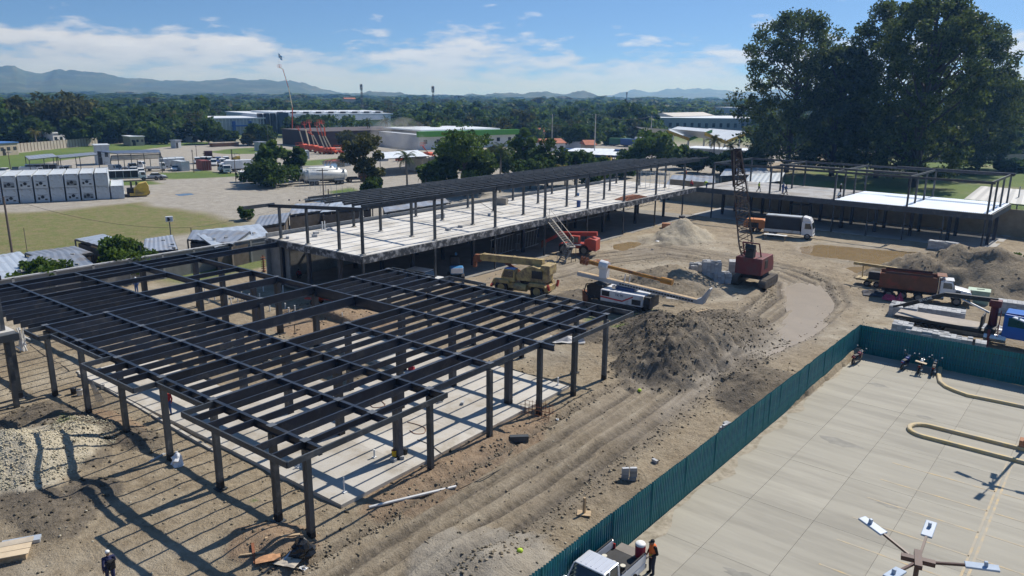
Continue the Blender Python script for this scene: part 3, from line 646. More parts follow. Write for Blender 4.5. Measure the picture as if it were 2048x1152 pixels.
# ================================================================ far wing
RO_=rad(-3.3)
wg=thing('wing_building','far two-storey steel wing with metal decking before the giant trees','building',(-55.3,124.3,0),RO_)
WL=44.3; wy=[0,4.3,9.4,15.0]
def WB(c,d,name,mt,p=wg): return MB().box(c,d).build(name,mt,p)
WB((WL/2,-.05,LZ-.42),(WL,.16,.8),'edge_beam',STEELG)
WB((WL+.1,7.4,LZ-.42),(.16,15,.8),'edge_beam',STEELG); WB((WL/2,15.1,LZ-.42),(WL,.16,.6),'edge_beam',STEELG)
cx_=[2.9,12.9,23.2,33.6,43.8]
DECKG=mat('dull metal decking',(.36,.36,.36),.6,.2,.18,.5,col2=(.26,.24,.22),c2=.4,c2s=.3); DECKB=mat('bright galvanised decking',(.74,.80,.86),.5,.1,.08,.4)
def deck(x0,x1,mt):
    nsh=max(1,int(round((x1-x0)/1.0)))
    for k in range(nsh):
        a=x0+(x1-x0)*k/nsh; b=x0+(x1-x0)*(k+1)/nsh; n=4; vs=[];fs=[]
        for i in range(n*4+1):
            x=a+(b-a)*i/(n*4); z=LZ+(.0,.07,.07,.0)[i%4]
            vs+=[(x,.05,z),(x,15,z)]
        fs=[(2*i,2*i+2,2*i+3,2*i+1) for i in range(n*4)]
        MB().add(vs,fs).build('deck_sheet',mt,wg)
deck(0.2,23.2,DECKG); deck(23.2,33.6,DECKB); deck(33.6,44.2,DECKB)
for x in np.arange(2.9,44,5.1): WB((x,7.5,LZ-.35),(.2,15,.42),'floor_beam',STEEL)
for i,x in enumerate(cx_):
    for j,y in enumerate(wy):
        if i==0 and j==1: continue
        h=9.75-LZ; WB((x,y+.1,LZ+h/2),(.24,.24,h),'upper_column',STEELG)
for x in np.arange(2.9,44.5,5.1):
    for y in wy[:3]:
        wd=.2 if y==0 else .42; WB((x if y else x-.0,y+.12,2.6),(wd,wd,4.4),'lower_column',STEEL if y else STEELG)
for y in(0,15.0):
    MB().bar((2.9,y+.1,9.75),(44.2,y+.1,9.75),.14,.34).build('roof_beam',STEELG,wg)
for x in cx_: MB().bar((x,0,9.80),(x,15.2,9.80),.14,.3).build('roof_beam',STEELG,wg)
MB().bar((12.9,3.6,9.95),(33.6,3.6,9.95),.5,.34).build('roof_beam',STEELG,wg); MB().bar((28,14.4,9.95),(44.4,14.4,9.95),.4,.3).build('roof_beam',STEEL,wg)
WB((22,15.35,2.5),(72,.2,4.3),'rear_wall',mat('tan block wall',(.30,.25,.17),.9,0,.2,1.2,.3,10))
WB((22,7.8,.46),(46,15.2,.22),'ground_slab',mat('grey floor concrete',(.36,.35,.33),.9,0,.15,.5))
# block courses on the right stretch of that wall
rw=thing('block_wall','grey concrete block boundary wall right of the far wing','wall',(-11,137.5,0),RO_)
for i in range(14): MB().box((1.6+i*3.2,0,1.45),(3.12,.18,2.1)).build('wall_panel',BLOCK,rw); MB().box((i*3.2,0,1.5),(.24,.26,2.3)).build('pillar',BLOCK,rw)
# ================================================================ second-floor corner of the block at the left edge
lc=thing('corner_building','corner of another steel building deck at the left edge of the frame','building',(-64,15,0)); q=Vector((-64,15,0))
c0=P(30,662,5.35); 
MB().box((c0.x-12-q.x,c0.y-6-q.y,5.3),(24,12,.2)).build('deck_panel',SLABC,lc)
MB().box((c0.x+.08-q.x,c0.y-6-q.y,4.98),(.14,12.3,.46)).build('edge_beam',STEELG,lc); MB().box((c0.x-12-q.x,c0.y+.08-q.y,4.98),(24,.14,.46)).build('edge_beam',STEELG,lc)
for x in(-.6,-5.6,-10.6): 
    MB().box((c0.x+x-q.x,c0.y-.5-q.y,7.2),(.26,.24,3.7)).build('upper_column',STEELG,lc); MB().box((c0.x+x+.3-q.x,c0.y-.5-q.y,2.4),(.3,.3,4.8)).build('lower_column',STEELG,lc)
MB().bar((c0.x+.4-q.x,c0.y-.5-q.y,9.1),(c0.x-24-q.x,c0.y-.5-q.y,9.1),.16,.3).build('roof_beam',STEELG,lc)
for y in (-5.6,-10.6): MB().box((c0.x-.6-q.x,c0.y+y-q.y,2.4),(.3,.3,4.8)).build('lower_column',STEELG,lc)
# ================================================================ perimeter block wall
pw=thing('block_wall','long grey concrete block boundary wall behind the steel frame','wall',(-83,40,0))
PWB=mat('grey block wall',(.23,.225,.21),.9,0,.14,1.2,.35,9)
y=12.0
while y<58:
    MB().box((0,y+1.9-40,1.4),(.16,3.56,2.8)).build('wall_panel',PWB,pw); MB().box((.02,y-40,1.45),(.26,.24,2.95)).build('pillar',BLOCK,pw)
    MB().box((.012,y+1.9-40,2.35),(.17,3.57,.16)).build('tie_beam',BLOCK,pw); y+=3.8
MB().box((0,35-40,2.88),(.30,46,.13)).build('coping',BLOCKL,pw)
MB().box((6,58.6-40,1.4),(12,.18,2.8)).build('wall_panel',PWB,pw)
STAIRM=mat('dull stair steel',(.26,.25,.23),.6,.2)
# ================================================================ outside stairs
sc0=G(1127,527); top=Vector((-54.9,79.9,LZ+.1)); mid=Vector((-51.6,82.9,2.35))
mid=P(1141,493,2.35); bot=P(1120,527,ZG(sc0.x,sc0.y)); top=P(1093,433,LZ)
stairs=thing('staircase','steel site staircase of two flights leaning on the deck of the long building','stairs',(bot.x,bot.y,bot.z))
def flight(a,b,n):
    a=a-stairs.location; b=b-stairs.location; d=b-a; hd=Vector((d.x,d.y,0)).normalized(); s=Vector((-hd.y,hd.x,0))*.5
    for q in(s,-s): MB().bar(a+q,b+q,.06,.2).build('stringer',STAIRM,stairs)
    for i in range(n):
        p=a+d*((i+.6)/n); MB().box(p,(.26,.96,.045),math.atan2(hd.y,hd.x)).build('tread',STAIRM,stairs)
    for q in(s,-s):
        m=MB(); 
        for u in(0,.5,1): m.bar(a+d*u+q,a+d*u+q+Vector((0,0,1.0)),.04,.04)
        m.bar(a+q+Vector((0,0,1)),b+q+Vector((0,0,1)),.045,.045); m.build('handrail',STAIRM,stairs)
flight(mid,top,15); flight(bot,mid,8)
MB().box(mid-stairs.location,(1.2,1.2,.08),.6).build('landing',STAIRM,stairs)
for dx,dy in((.5,.5),(-.5,.5),(.5,-.5)): 
    p=mid-stairs.location+Vector((dx,dy,0)); MB().bar(p,Vector((p.x,p.y,0)),.06,.06).build('prop',STEELG,stairs)
# ================================================================ vegetation
def leaf_mat(name,c0,c1,tr=.35,rough=.55):
    m=bpy.data.materials.new(name); m.use_nodes=True; t=m.node_tree; b=t.nodes['Principled BSDF']; o=t.nodes['Material Output']
    g=t.nodes.new('ShaderNodeNewGeometry'); r=t.nodes.new('ShaderNodeValToRGB'); r.color_ramp.elements[0].color=(*c0,1); r.color_ramp.elements[1].color=(*c1,1)
    t.links.new(g.outputs['Random Per Island'],r.inputs[0])
    tc=t.nodes.new('ShaderNodeTexCoord'); n=t.nodes.new('ShaderNodeTexNoise'); n.inputs['Scale'].default_value=.35; t.links.new(tc.outputs['Object'],n.inputs['Vector'])
    mx=t.nodes.new('ShaderNodeMix'); mx.data_type='RGBA'; mx.blend_type='MULTIPLY'; mx.inputs[0].default_value=.7; t.links.new(r.outputs[0],mx.inputs[6])
    r2=t.nodes.new('ShaderNodeValToRGB'); r2.color_ramp.elements[0].position=.35; r2.color_ramp.elements[1].position=.65; r2.color_ramp.elements[0].color=(.5,.55,.5,1); r2.color_ramp.elements[1].color=(1.0,1.0,.9,1); t.links.new(n.outputs[0],r2.inputs[0]); t.links.new(r2.outputs[0],mx.inputs[7])
    t.links.new(mx.outputs[2],b.inputs['Base Color']); b.inputs['Roughness'].default_value=rough; b.inputs['Specular IOR Level'].default_value=.08
    tl=t.nodes.new('ShaderNodeBsdfTranslucent'); t.links.new(mx.outputs[2],tl.inputs[0])
    ms=t.nodes.new('ShaderNodeMixShader'); ms.inputs[0].default_value=tr; t.links.new(b.outputs[0],ms.inputs[1]); t.links.new(tl.outputs[0],ms.inputs[2]); t.links.new(ms.outputs[0],o.inputs[0]); return m
LEAF=leaf_mat('deep green leaves',(.028,.058,.012),(.10,.155,.036),.45)
LEAFB=leaf_mat('bright green leaves',(.045,.095,.016),(.15,.22,.045),.45)
LEAFD=leaf_mat('dark giant-tree leaves',(.034,.058,.014),(.13,.17,.045),.5)
LEAFO=leaf_mat('olive leaves',(.05,.062,.022),(.13,.13,.045))
LEAFY=leaf_mat('yellowing palm fronds',(.12,.11,.02),(.24,.20,.04))
LEAFP=leaf_mat('palm fronds',(.025,.05,.012),(.085,.12,.03))
BARK=mat('tree bark',(.10,.08,.06),.9,0,.3,2,.4,8); BARKD=mat('dark bark',(.045,.038,.03),.9,0,.3,2); BARKP=mat('pale palm trunk',(.24,.21,.17),.9,0,.2,2)
def quads(C,S,rs,asp=.62):
    n=len(C); a=rs.normal(size=(n,3)); a/=np.linalg.norm(a,axis=1)[:,None]; b=rs.normal(size=(n,3)); b-= (b*a).sum(1)[:,None]*a; b/=np.linalg.norm(b,axis=1)[:,None]
    S=np.asarray(S).reshape(-1,1)*np.ones((n,1)); b=b*asp
    V=np.stack([C-a*S,C-b*S,C+a*S,C+b*S],1).reshape(-1,3); Q=np.arange(n*4).reshape(n,4); return V,Q
def clus_pts(cs,rs_,n,R,flat=.75):
    out=[]
    for c,r in zip(cs,rs_):
        d=R.normal(size=(n,3)); d/=np.linalg.norm(d,axis=1)[:,None]; u=R.rand(n,1)**.45
        out.append(c+d*u*r*np.array([1,1,flat]))
    return np.concatenate(out)
def tree(name,label,base,h,cr,seed,lm=LEAF,ncl=26,nl=90,leaf=.42,cb=.3,tr=None,group=None,style='round',limbs=14,cat='tree'):
    R=np.random.RandomState(seed); tr=tr or h*.022+.08
    t=thing(name,label,cat,base,R.rand()*6,group); T=MB(); pts=[];rr=[]
    lean=R.normal(size=2)*.02*h
    for k in range(ncl):
        if style=='giant':
            z=h*(.07+.91*R.rand()**.85); u=(z/h); prof=.55+.6*math.sin(math.pi*min(1,u*.95+.02))**.8; 
            if u>.85: prof*=1-(u-.85)*3.2
            q=cr*prof*(.25+.8*R.rand()**.6); a=R.rand()*2*math.pi; pts.append((q*math.cos(a),q*math.sin(a),z)); rr.append(cr*(.12+.13*R.rand()))
        elif style=='umbrella':
            a=R.rand()*6.283; q=cr*R.rand()**.5; pts.append((q*math.cos(a),q*math.sin(a),h*(.82+.12*R.rand())-.25*h*(q/cr)**2)); rr.append(cr*.2)
        else:
            d=R.normal(size=3); d/=np.linalg.norm(d); u=R.rand()**.4
            hz=h*(1-cb)/2; zc=h*cb+hz
            pts.append((d[0]*u*cr*.85,d[1]*u*cr*.85,zc+d[2]*u*hz*.86)); rr.append(cr*(.22+.16*R.rand()))
    pts=np.array(pts); rr=np.array(rr)
    # trunk
    prev=Vector((0,0,-.3)); n=6
    for i in range(1,n+1):
        u=i/n*(.9 if style=='giant' else .72); p=Vector((lean[0]*u*u+R.normal()*tr*.3,lean[1]*u*u+R.normal()*tr*.3,h*u)); T.cyl(prev,p,tr*(1-(i-1)/n*.75),tr*(1-i/n*.75),7,False); prev=p
    for k in R.permutation(ncl)[:limbs]:
        e=Vector(pts[k]); z0=max(h*.12,e.z-h*(.10+.12*R.rand())-e.xy.length*.35); z0=min(z0,h*.8); s=Vector((lean[0]*.5,lean[1]*.5,z0)); m=s.lerp(e,.5)+Vector((0,0,-.04*h*R.rand()))
        T.cyl(s,m,tr*.34,tr*.2,5,False); T.cyl(m,e,tr*.2,tr*.06,5,False)
    T.build('trunk',BARK if style!='giant' else BARKD,t)
    C=clus_pts(pts,rr,nl,R); V,Q=quads(C,leaf*(.7+.7*R.rand(len(C))),R)
    me=npmesh('crown',V,Q); me.materials.append(lm); link('crown',me,t); return t
def palm(label,base,h,seed,fr=3.2,nf=18,lm=LEAFP,group=None):
    R=np.random.RandomState(seed); t=thing('palm_tree',label,'palm tree',base,R.rand()*6,group); b=MB(); prev=Vector((0,0,-.2)); lx,ly=R.normal(size=2)*.04*h
    for i in range(1,6):
        u=i/5; p=Vector((lx*u*u,ly*u*u,h*u)); b.cyl(prev,p,.24-.09*(u-.2),.24-.09*u,8,False); prev=p
    b.build('trunk',BARKP,t); top=prev
    Vs=[];Qs=[];o=0
    for k in range(nf):
        a=k*2.399+R.rand()*.4; el=1.1-1.75*(k/nf)+R.normal()*.12; L_=fr*(.8+.3*R.rand()); d=Vector((math.cos(a),math.sin(a),0)); sd=Vector((-d.y,d.x,0)); pr=None
        n=7
        for i in range(n+1):
            u=i/n; ang=el-1.5*u*u; 
            if i==0: p=Vector(top)
            else: p=p+(d*math.cos(ang)+Vector((0,0,math.sin(ang))))*(L_/n)
            if i>0:
                for s in(-1,1):
                    for w in range(3):
                        q0=pr.lerp(p,w/3); wd=.62*fr/3.2*math.sin(math.pi*min(.97,u*.9+.08))+.08; tip=q0+sd*s*wd+Vector((0,0,-.42*wd))+(p-pr)*.9; q1=q0+(p-pr)*.30
                        Vs+=[q0,q1,tip]; Qs.append((o,o+1,o+2)); o+=3
            pr=Vector(p)
    me=npmesh('crown',np.array([tuple(v) for v in Vs]),np.array(Qs)); me.materials.append(lm); link('crown',me,t); return t
# ---- giant trees on the right
for k,(px,py,h,cr,lab) in enumerate([
 (1572,345,42,12.5,'leftmost giant dark tree towering behind the far wing'),(1662,352,33,8.5,'second giant dark tree from the left behind the far wing'),
 (1752,356,44,10.5,'tallest giant tree in the middle of the dark clump'),(1826,374,43,10.5,'giant tree with thick bare trunk standing in the green meadow'),
 (1900,345,42,12,'giant tree right of the thick-trunked one, with reaching side branches'),(1955,338,29,9,'rightmost and lowest tree of the giant dark clump')]):
    b=G(px,py); tree('giant_tree',lab,b,h,cr,100+k,LEAFD,300,90,.36,tr=.75 if k!=3 else 1.2,group='giant trees behind the far wing',style='giant',limbs=46)
# ---- individual trees near the yards:  base px,py, top py, width px, material, style, label
TL=[(135,284,180,110,LEAFO,'round','big olive tree rising above the wood at the left'),(40,284,192,56,LEAFO,'round','pale olive tree near the left edge of the wood'),(225,286,215,70,LEAF,'round','dark tree behind the end of the cream wall'),(165,292,230,60,LEAF,'round','dark tree overhanging the cream wall'),(300,288,240,46,LEAFB,'round','bright tree behind the dark screen fence'),(460,286,262,30,LEAF,'round','small tree by the hut'),(700,300,262,52,LEAFO,'round','olive crown behind the forked tree'),
 (548,366,279,62,LEAFB,'round','tall twin-topped green tree beside the guard booth'),(590,362,291,44,LEAF,'round','narrow green tree left of the tank trailers'),(542,372,326,110,LEAF,'round','low spreading tree shading the guard booth'),
 (730,392,262,84,LEAFO,'round','loose olive tree with forked pale trunk beside the gravel yard'),(745,398,350,60,LEAF,'round','leafy growth at the foot of the forked tree'),
 (928,392,247,112,LEAFB,'round','biggest bright green tree behind the roof purlins'),(890,390,300,70,LEAF,'round','dark green tree left of the biggest bright tree'),(960,388,300,80,LEAF,'round','dark green tree right of the biggest bright tree'),
 (1045,360,252,58,LEAFB,'round','tall green tree behind the end of the green-roofed hall'),(1095,372,278,84,LEAF,'round','dense dark tree before the truck park'),(1150,372,302,86,LEAF,'round','dark bushy tree right of the dense one before the truck park'),(1060,378,318,80,LEAF,'round','dark shrubby tree low behind the roof purlins'),
 (1302,344,262,100,LEAFB,'round','broad bright tree behind the corner of the long roof'),(1262,345,300,60,LEAF,'round','smaller tree left of the broad bright tree'),(1365,338,292,64,LEAF,'round','low green tree before the gable canopies'),(1395,345,300,50,LEAF,'round','leafy tree beside the roof corner'),
 (418,288,238,50,LEAF,'round','single dark round tree standing in the far yard'),(520,290,250,64,LEAF,'round','round tree in front of the warehouse entrance'),(650,272,233,130,LEAF,'umbrella','wide flat-topped rain tree before the white warehouse'),(585,272,252,40,LEAF,'round','small round tree left of the flat-topped rain tree'),
 (330,288,262,40,LEAF,'round','low tree at the end of the far fence'),(495,292,268,26,LEAFO,'round','thin olive tree by the brick planter'),
 (1180,262,238,46,LEAF,'round','dark rounded tree among the red-roofed houses'),(1150,300,246,50,LEAF,'round','dark tree before the red-roofed houses'),(1250,268,206,90,LEAF,'round','tall dark tree above the truck park'),(1300,268,225,40,LEAF,'round','dark tree right of the tall one above the truck park'),
 (1440,352,300,60,LEAF,'round','tropical greenery behind the crane tip'),(1500,350,300,60,LEAF,'round','shaded greenery left of the giant trees'),
 (868,385,318,60,LEAFB,'round','lighter green tree just left of the dark green pair'),(905,345,300,60,LEAF,'round','green tree before the green-roofed hall'),(1010,352,300,60,LEAF,'round','rounded tree below the end of the green-roofed hall'),(1205,352,318,70,LEAF,'round','low dark tree before the blue trucks'),(1240,356,325,60,LEAFB,'round','low bright tree right of the blue trucks'),(1180,372,330,80,LEAFB,'round','bright low tree close behind the roof purlins'),(980,345,290,50,LEAFO,'round','olive tree left of the tall green one'),
 (2030,345,322,60,LEAF,'round','round shrub at the edge of the meadow'),(2020,300,215,70,LEAFO,'round','large pale tree at the right edge of the plain')]
for k,(px,py,ty,wd,lm,stl,lab) in enumerate(TL):
    b=G(px,py) if G(px,py).x>-84 else P(px,py,0); D=(b-Vector((0,0,CH))).length; h=max(2.5,HT(b,px,ty)); cr=wd*D/FPX/2*1.1
    tree('broadleaf_tree',lab,b,h,cr,300+k,lm,30,110 if py>330 else 70,max(.30,.0022*D*1.1),cb=.16 if stl!='umbrella' else .5,style=stl)
for k,(px,py,ty,lm,lab) in enumerate([(815,392,300,LEAFP,'tall coconut palm behind the long roof'),(853,388,345,LEAFP,'short palm right of the tall coconut palm'),(1000,385,285,LEAFP,'drooping palm among the trees behind the long roof'),(735,287,236,LEAFP,'left one of three palms before the white warehouse'),(772,286,234,LEAFP,'middle one of three palms before the white warehouse'),(806,285,234,LEAFP,'right one of three palms before the white warehouse'),
   (1425,348,268,LEAFY,'yellowish palm right of the gable canopies'),(1462,350,282,LEAFP,'dark palm beside the crane tip'),(1540,352,300,LEAFP,'shaded palm at the foot of the giant trees'),(75,298,258,LEAFY,'yellow-tinged palm beside the far yard wall'),(1130,378,330,LEAFY,'young bright palm peeping over the roof purlins')]):
    b=G(px,py); h=HT(b,px,ty); palm(lab,b,h*.86,500+k,max(2.6,h*.33),20,lm)
# bushes behind the perimeter wall and small plants
def bush(label,px,py,z,h,cr,seed,lm=LEAFB,leaf=.16,n=120,ncl=24):
    b=P(px,py,z); return tree('bush',label,b,h,cr,seed,lm,ncl,n,leaf,cb=.05,tr=.06,cat='bush',limbs=8)
bush('large leafy green tree top rising over the boundary wall',250,560,0,4.9,3.7,701,LEAFB,.22,200,34)
bush('pale broad-leaved bush over the left of the boundary wall',85,588,0,4.3,3.2,702,LEAFB,.24,130,22)
bush('bright green weed bush on the gravel heap',1998,535,1.9,1.6,1.1,703,LEAFB,.14)
bush('green weed bush at the right edge of the heaps',2038,540,1.9,2.0,1.6,704,LEAFB,.14)
bush('small dark bush in the meadow',1940,352,0,2.2,2.4,705,LEAF,.3,90)
bush('low shrub by the corner of the shanty roofs',495,440,0,2.4,1.8,706,LEAFB,.25,90)
# ---- the wood on the plain: individual trees nearest, then one mass
def crown_proto(seed,n,leaf,h=9.,cr=5.):
    R=np.random.RandomState(seed); ncl=11; d=R.normal(size=(ncl,3)); d/=np.linalg.norm(d,axis=1)[:,None]; d[:,2]=d[:,2]*.9
    C=d*np.array([cr*.72,cr*.72,h*.5])*(R.rand(ncl,1)**.35)+np.array([0,0,h*.45]); pts=clus_pts(C,cr*(.26+.2*R.rand(ncl)),n//ncl,R,.8); return quads(pts,leaf*(.7+.6*R.rand(len(pts))),R,.75)
PR=[crown_proto(900+k,330,.72) for k in range(6)]; PRF=[crown_proto(950+k,110,1.25) for k in range(6)]
def excluded(px,d):
    if px<425: return d<352
    if px<800: return d<500
    if px<1060: return d<330
    if px<1500: return d<(338 if px<1310 else 525)
    return d<330
fm=[LEAF,LEAFB,LEAFO]
prm=[]
for k in range(6):
    V_,Q_=PR[k]; me=npmesh('crown',V_,Q_); me.materials.append(fm[(0,0,1,0,0,2)[k]]); prm.append(me)
tk=MB().cyl((0,0,-.5),(0,0,5),.3,.15,6,False).mesh('trunk',[BARK])
Vs=[[],[],[]];Qs=[[],[],[]];off=[0,0,0]; nind=0
d=300.
while d<3600:
    sp=max(8.5,d/46.); nn=int(1.36*d/sp)
    for i in range(nn):
        az=-.70+1.40*(i+R_.random())/nn; dd=d+R_.uniform(-.5,.5)*sp*1.2; px=1024+FPX*math.tan(az)
        if abs(px-1024)>1150 or excluded(px,dd): continue
        if R_.random()<(.22 if 1000<px<1500 and dd<700 else .08): continue
        yaw=YAW; vx=math.sin(az)*dd; vy=math.cos(az)*dd
        X=math.cos(yaw)*vx-math.sin(yaw)*vy; Y=math.sin(yaw)*vx+math.cos(yaw)*vy
        s=R_.uniform(.75,1.25)*(1 if R_.random()>.12 else 1.45); sx=s*max(1,sp/9.0)*R_.uniform(.9,1.2); sz=s*(1+.25*min(1,(dd-300)/1500.))
        if px<425 and dd<480: sz*=1.25; sx*=1.3
        k=R_.randrange(6); a=R_.random()*6.28
        if dd<520 and nind<150 and (px<425 or px>800):
            t=thing('woodland_tree','leafy green tree in the wood beyond the yards','tree',(X,Y,0),a,'trees in the wood beyond the yards'); t.scale=(sx,sx,sz)
            link('crown',prm[k],t); link('trunk',tk,t); nind+=1; continue
        V_,Q_=(PR if dd<640 else PRF)[k]; ca,sa=math.cos(a),math.sin(a); W=np.empty_like(V_)
        W[:,0]=(V_[:,0]*ca-V_[:,1]*sa)*sx+X; W[:,1]=(V_[:,0]*sa+V_[:,1]*ca)*sx+Y; W[:,2]=V_[:,2]*sz
        c=(0,0,0,1,0,2)[k] if R_.random()<.8 else 0
        Vs[c].append(W); Qs[c].append(Q_+off[c]); off[c]+=len(V_)
    d+=sp*.92
for c,(nm,lab) in enumerate((('woodland','dark green wooded plain reaching to the hills'),('woodland','lighter green crowns scattered through the wooded plain'),('woodland','olive crowns scattered through the wooded plain'))):
    if not Vs[c]: continue
    me=npmesh('woodland',np.concatenate(Vs[c]),np.concatenate(Qs[c])); me.materials.append(fm[c]); tag(link(nm,me),lab,'woodland',None,'stuff')
del Vs,Qs
# ================================================================ hills
HILL=mat('wooded hillside',(.035,.055,.022),.95,0,.5,.006,col2=(.11,.11,.05),c2=.22,c2s=.007)
def hill(label,prof,D,foot,seed,rg=.26):
    xs=np.arange(prof[0][0],prof[-1][0]+1,5.0); top=np.interp(xs,[p[0] for p in prof],[p[1] for p in prof]); nv=46; vs=np.linspace(0,1.35,nv); V=[]
    for px,ty in zip(xs,top):
        d_=ray(px,ty); hd=math.hypot(d_[0],d_[1]); H=CH+d_[2]/hd*D
        for v in vs:
            r=foot+(D-foot)*v; f=v**1.25 if v<=1 else max(0,1-((v-1)/.35)**2*.5); V.append((d_[0]/hd*r,d_[1]/hd*r,H*f,v))
    V=np.array(V); n=fbm(V[:,0]+seed*99,V[:,1],D*.10,6,.58); rid=np.abs(fbm(V[:,0]+seed*31,V[:,1],D*.07,5,.6))
    w=np.clip(V[:,3]*(1.02-np.abs(V[:,3]-.5)*.55),0,1); V[:,2]+=V[:,2]*(n*rg*1.6-rid*rg*2.6*(1-np.clip((V[:,3]-.75)/.25,0,1)))*w+ np.clip((V[:,3]-.5)*2.5,0,1)*D*.0075*fbm(V[:,0],V[:,1],D*.035,5,.62)-4*(V[:,3]<.03)
    q=np.arange(len(V)).reshape(len(xs),nv); Q=np.stack([q[:-1,:-1],q[1:,:-1],q[1:,1:],q[:-1,1:]],-1).reshape(-1,4)
    me=npmesh('hill',V[:,:3],Q); me.materials.append(HILL); me.polygons.foreach_set('use_smooth',np.ones(len(Q),bool)); tag(struct(link('hill',me)),label)
hill('long blue wooded ridge on the left horizon',[(-220,150),(-60,140),(0,136),(30,137),(50,148),(85,149),(110,143),(150,145),(178,152),(215,155),(250,160),(300,159),(350,160),(430,162),(470,160),(540,159),(575,158),(605,162),(625,175),(650,183),(690,192),(740,200)],4200,2500,1)
hill('low dark wooded hills in the middle of the horizon',[(690,192),(740,186),(780,189),(840,195),(900,197),(950,190),(990,187),(1040,188),(1090,184),(1110,188),(1140,189),(1180,190),(1215,200),(1260,206)],3000,2000,2)
hill('pale blue mountains right of centre on the horizon',[(1180,206),(1230,190),(1270,181),(1300,187),(1330,184),(1370,180),(1410,178),(1440,182),(1480,188),(1560,184),(1640,190),(1760,186),(1880,192),(1960,190),(2010,184),(2060,176),(2200,170)],6800,4600,3)
# ================================================================ haze
hz_=MB().box((-2500,4200,84),(9000,11500,172)).build('haze',bpy.data.materials.new('haze air')); tag(hz_,'thin pale blue air haze over the whole plain','haze',None,'stuff')
hm=hz_.data.materials[0]; hm.use_nodes=True; ht=hm.node_tree; ht.nodes.clear(); ho=ht.nodes.new('ShaderNodeOutputMaterial'); pv=ht.nodes.new('ShaderNodeVolumePrincipled'); pv.inputs['Color'].default_value=(.22,.50,1,1); pv.inputs['Absorption Color'].default_value=(1,1,1,1); pv.inputs['Density'].default_value=.00021; pv.inputs['Anisotropy'].default_value=.25; ht.links.new(pv.outputs[0],ho.inputs['Volume'])

# dust drifting over the hire yard
db=P(800,300); dcl=MB().ell((0,0,5.5),(13,10,7),18,12).build('dust_cloud',bpy.data.materials.new('drifting dust'),None,0,True); dcl.location=db; tag(dcl,'thin grey dust cloud drifting beside the brown hall','dust',None,'stuff')
dm=dcl.data.materials[0]; dm.use_nodes=True; dt=dm.node_tree; dt.nodes.clear(); do=dt.nodes.new('ShaderNodeOutputMaterial'); dv_=dt.nodes.new('ShaderNodeVolumePrincipled'); dv_.inputs['Color'].default_value=(.8,.77,.72,1); dn=dt.nodes.new('ShaderNodeTexNoise'); dn.inputs['Scale'].default_value=.22; dn.inputs['Detail'].default_value=3; dc=dt.nodes.new('ShaderNodeTexCoord'); dt.links.new(dc.outputs['Object'],dn.inputs['Vector']); dr_=dt.nodes.new('ShaderNodeMapRange'); dr_.inputs[1].default_value=.45; dr_.inputs[2].default_value=.75; dr_.inputs[4].default_value=.10; dt.links.new(dn.outputs[0],dr_.inputs[0]); dt.links.new(dr_.outputs[0],dv_.inputs['Density']); dt.links.new(dv_.outputs[0],do.inputs['Volume'])
# ================================================================ vehicle kit
_WC={}
def wheel(par,x,y,r,w=.26,rim=RIM):
    k=(round(r,3),round(w,3),rim.name)
    if k not in _WC:
        a=MB().add(*_ring(r,w)).mesh('wheel',[RUBBER]); b=MB().cyl((0,-w*.36,0),(0,w*.36,0),r*.56,r*.56,12).cyl((0,-w*.46,0),(0,w*.46,0),r*.2,r*.2,8).mesh('rim',[rim]); _WC[k]=(a,b)
    a,b=_WC[k]; o=link('wheel',a,par); o.location=(x,y,r); q=link('rim',b,o); return o
def _ring(r,w):
    n=18; prof=[(r*.58,-w*.42),(r*.9,-w*.5),(r,-w*.36),(r,w*.36),(r*.9,w*.5),(r*.58,w*.42)]; vs=[];fs=[]
    for i in range(n):
        t=2*math.pi*i/n
        for q,y in prof: vs.append((q*math.cos(t),y,q*math.sin(t)))
    k=len(prof)
    for i in range(n):
        j=(i+1)%n
        for m in range(k): fs.append((i*k+m,i*k+(m+1)%k,j*k+(m+1)%k,j*k+m))
    return vs,fs
HL=mat('headlight lens',(.75,.75,.7),.15,0,.05); TLAMP=mat('red tail lamp',(.35,.02,.02),.25)
def cabover(par,x0,w,z0,h,paint,L=1.75):      # x0 = rear of cab, front at x0+L
    x1=x0+L; b=MB().prism([(x0,z0),(x1-.05,z0),(x1,z0+.12),(x1,z0+h*.48),(x1-.26,z0+h*.95),(x1-.36,z0+h),(x0,z0+h)],-w/2,w/2).build('cab',paint,par,.06)
    MB().prism([(x1+.015,z0+h*.50),(x1-.25,z0+h*.93),(x1-.27,z0+h*.93),(x1-.02,z0+h*.50)],-w/2+.1,w/2-.1).build('windscreen',GLASS,par)
    for s in(-1,1):
        MB().prism([(x0+.45,z0+h*.5),(x1-.18,z0+h*.5),(x1-.40,z0+h*.90),(x0+.45,z0+h*.90)],s*(w/2+.006)-.006,s*(w/2+.006)+.006).build('side_window',GLASS,b)
        MB().box((x1+.01,s*(w/2-.22),z0+.28),(.05,.28,.16)).build('headlight',HL,par); MB().box((x1-.25,s*(w/2+.16),z0+h*.66),(.06,.18,.32)).build('mirror',DARK,par)
    MB().box((x1+.02,0,z0+.02),(.14,w,.2)).build('bumper',paint,par); MB().box((x1+.012,0,z0+.30),(.03,w*.5,.16)).build('grille',DARK,par); return b
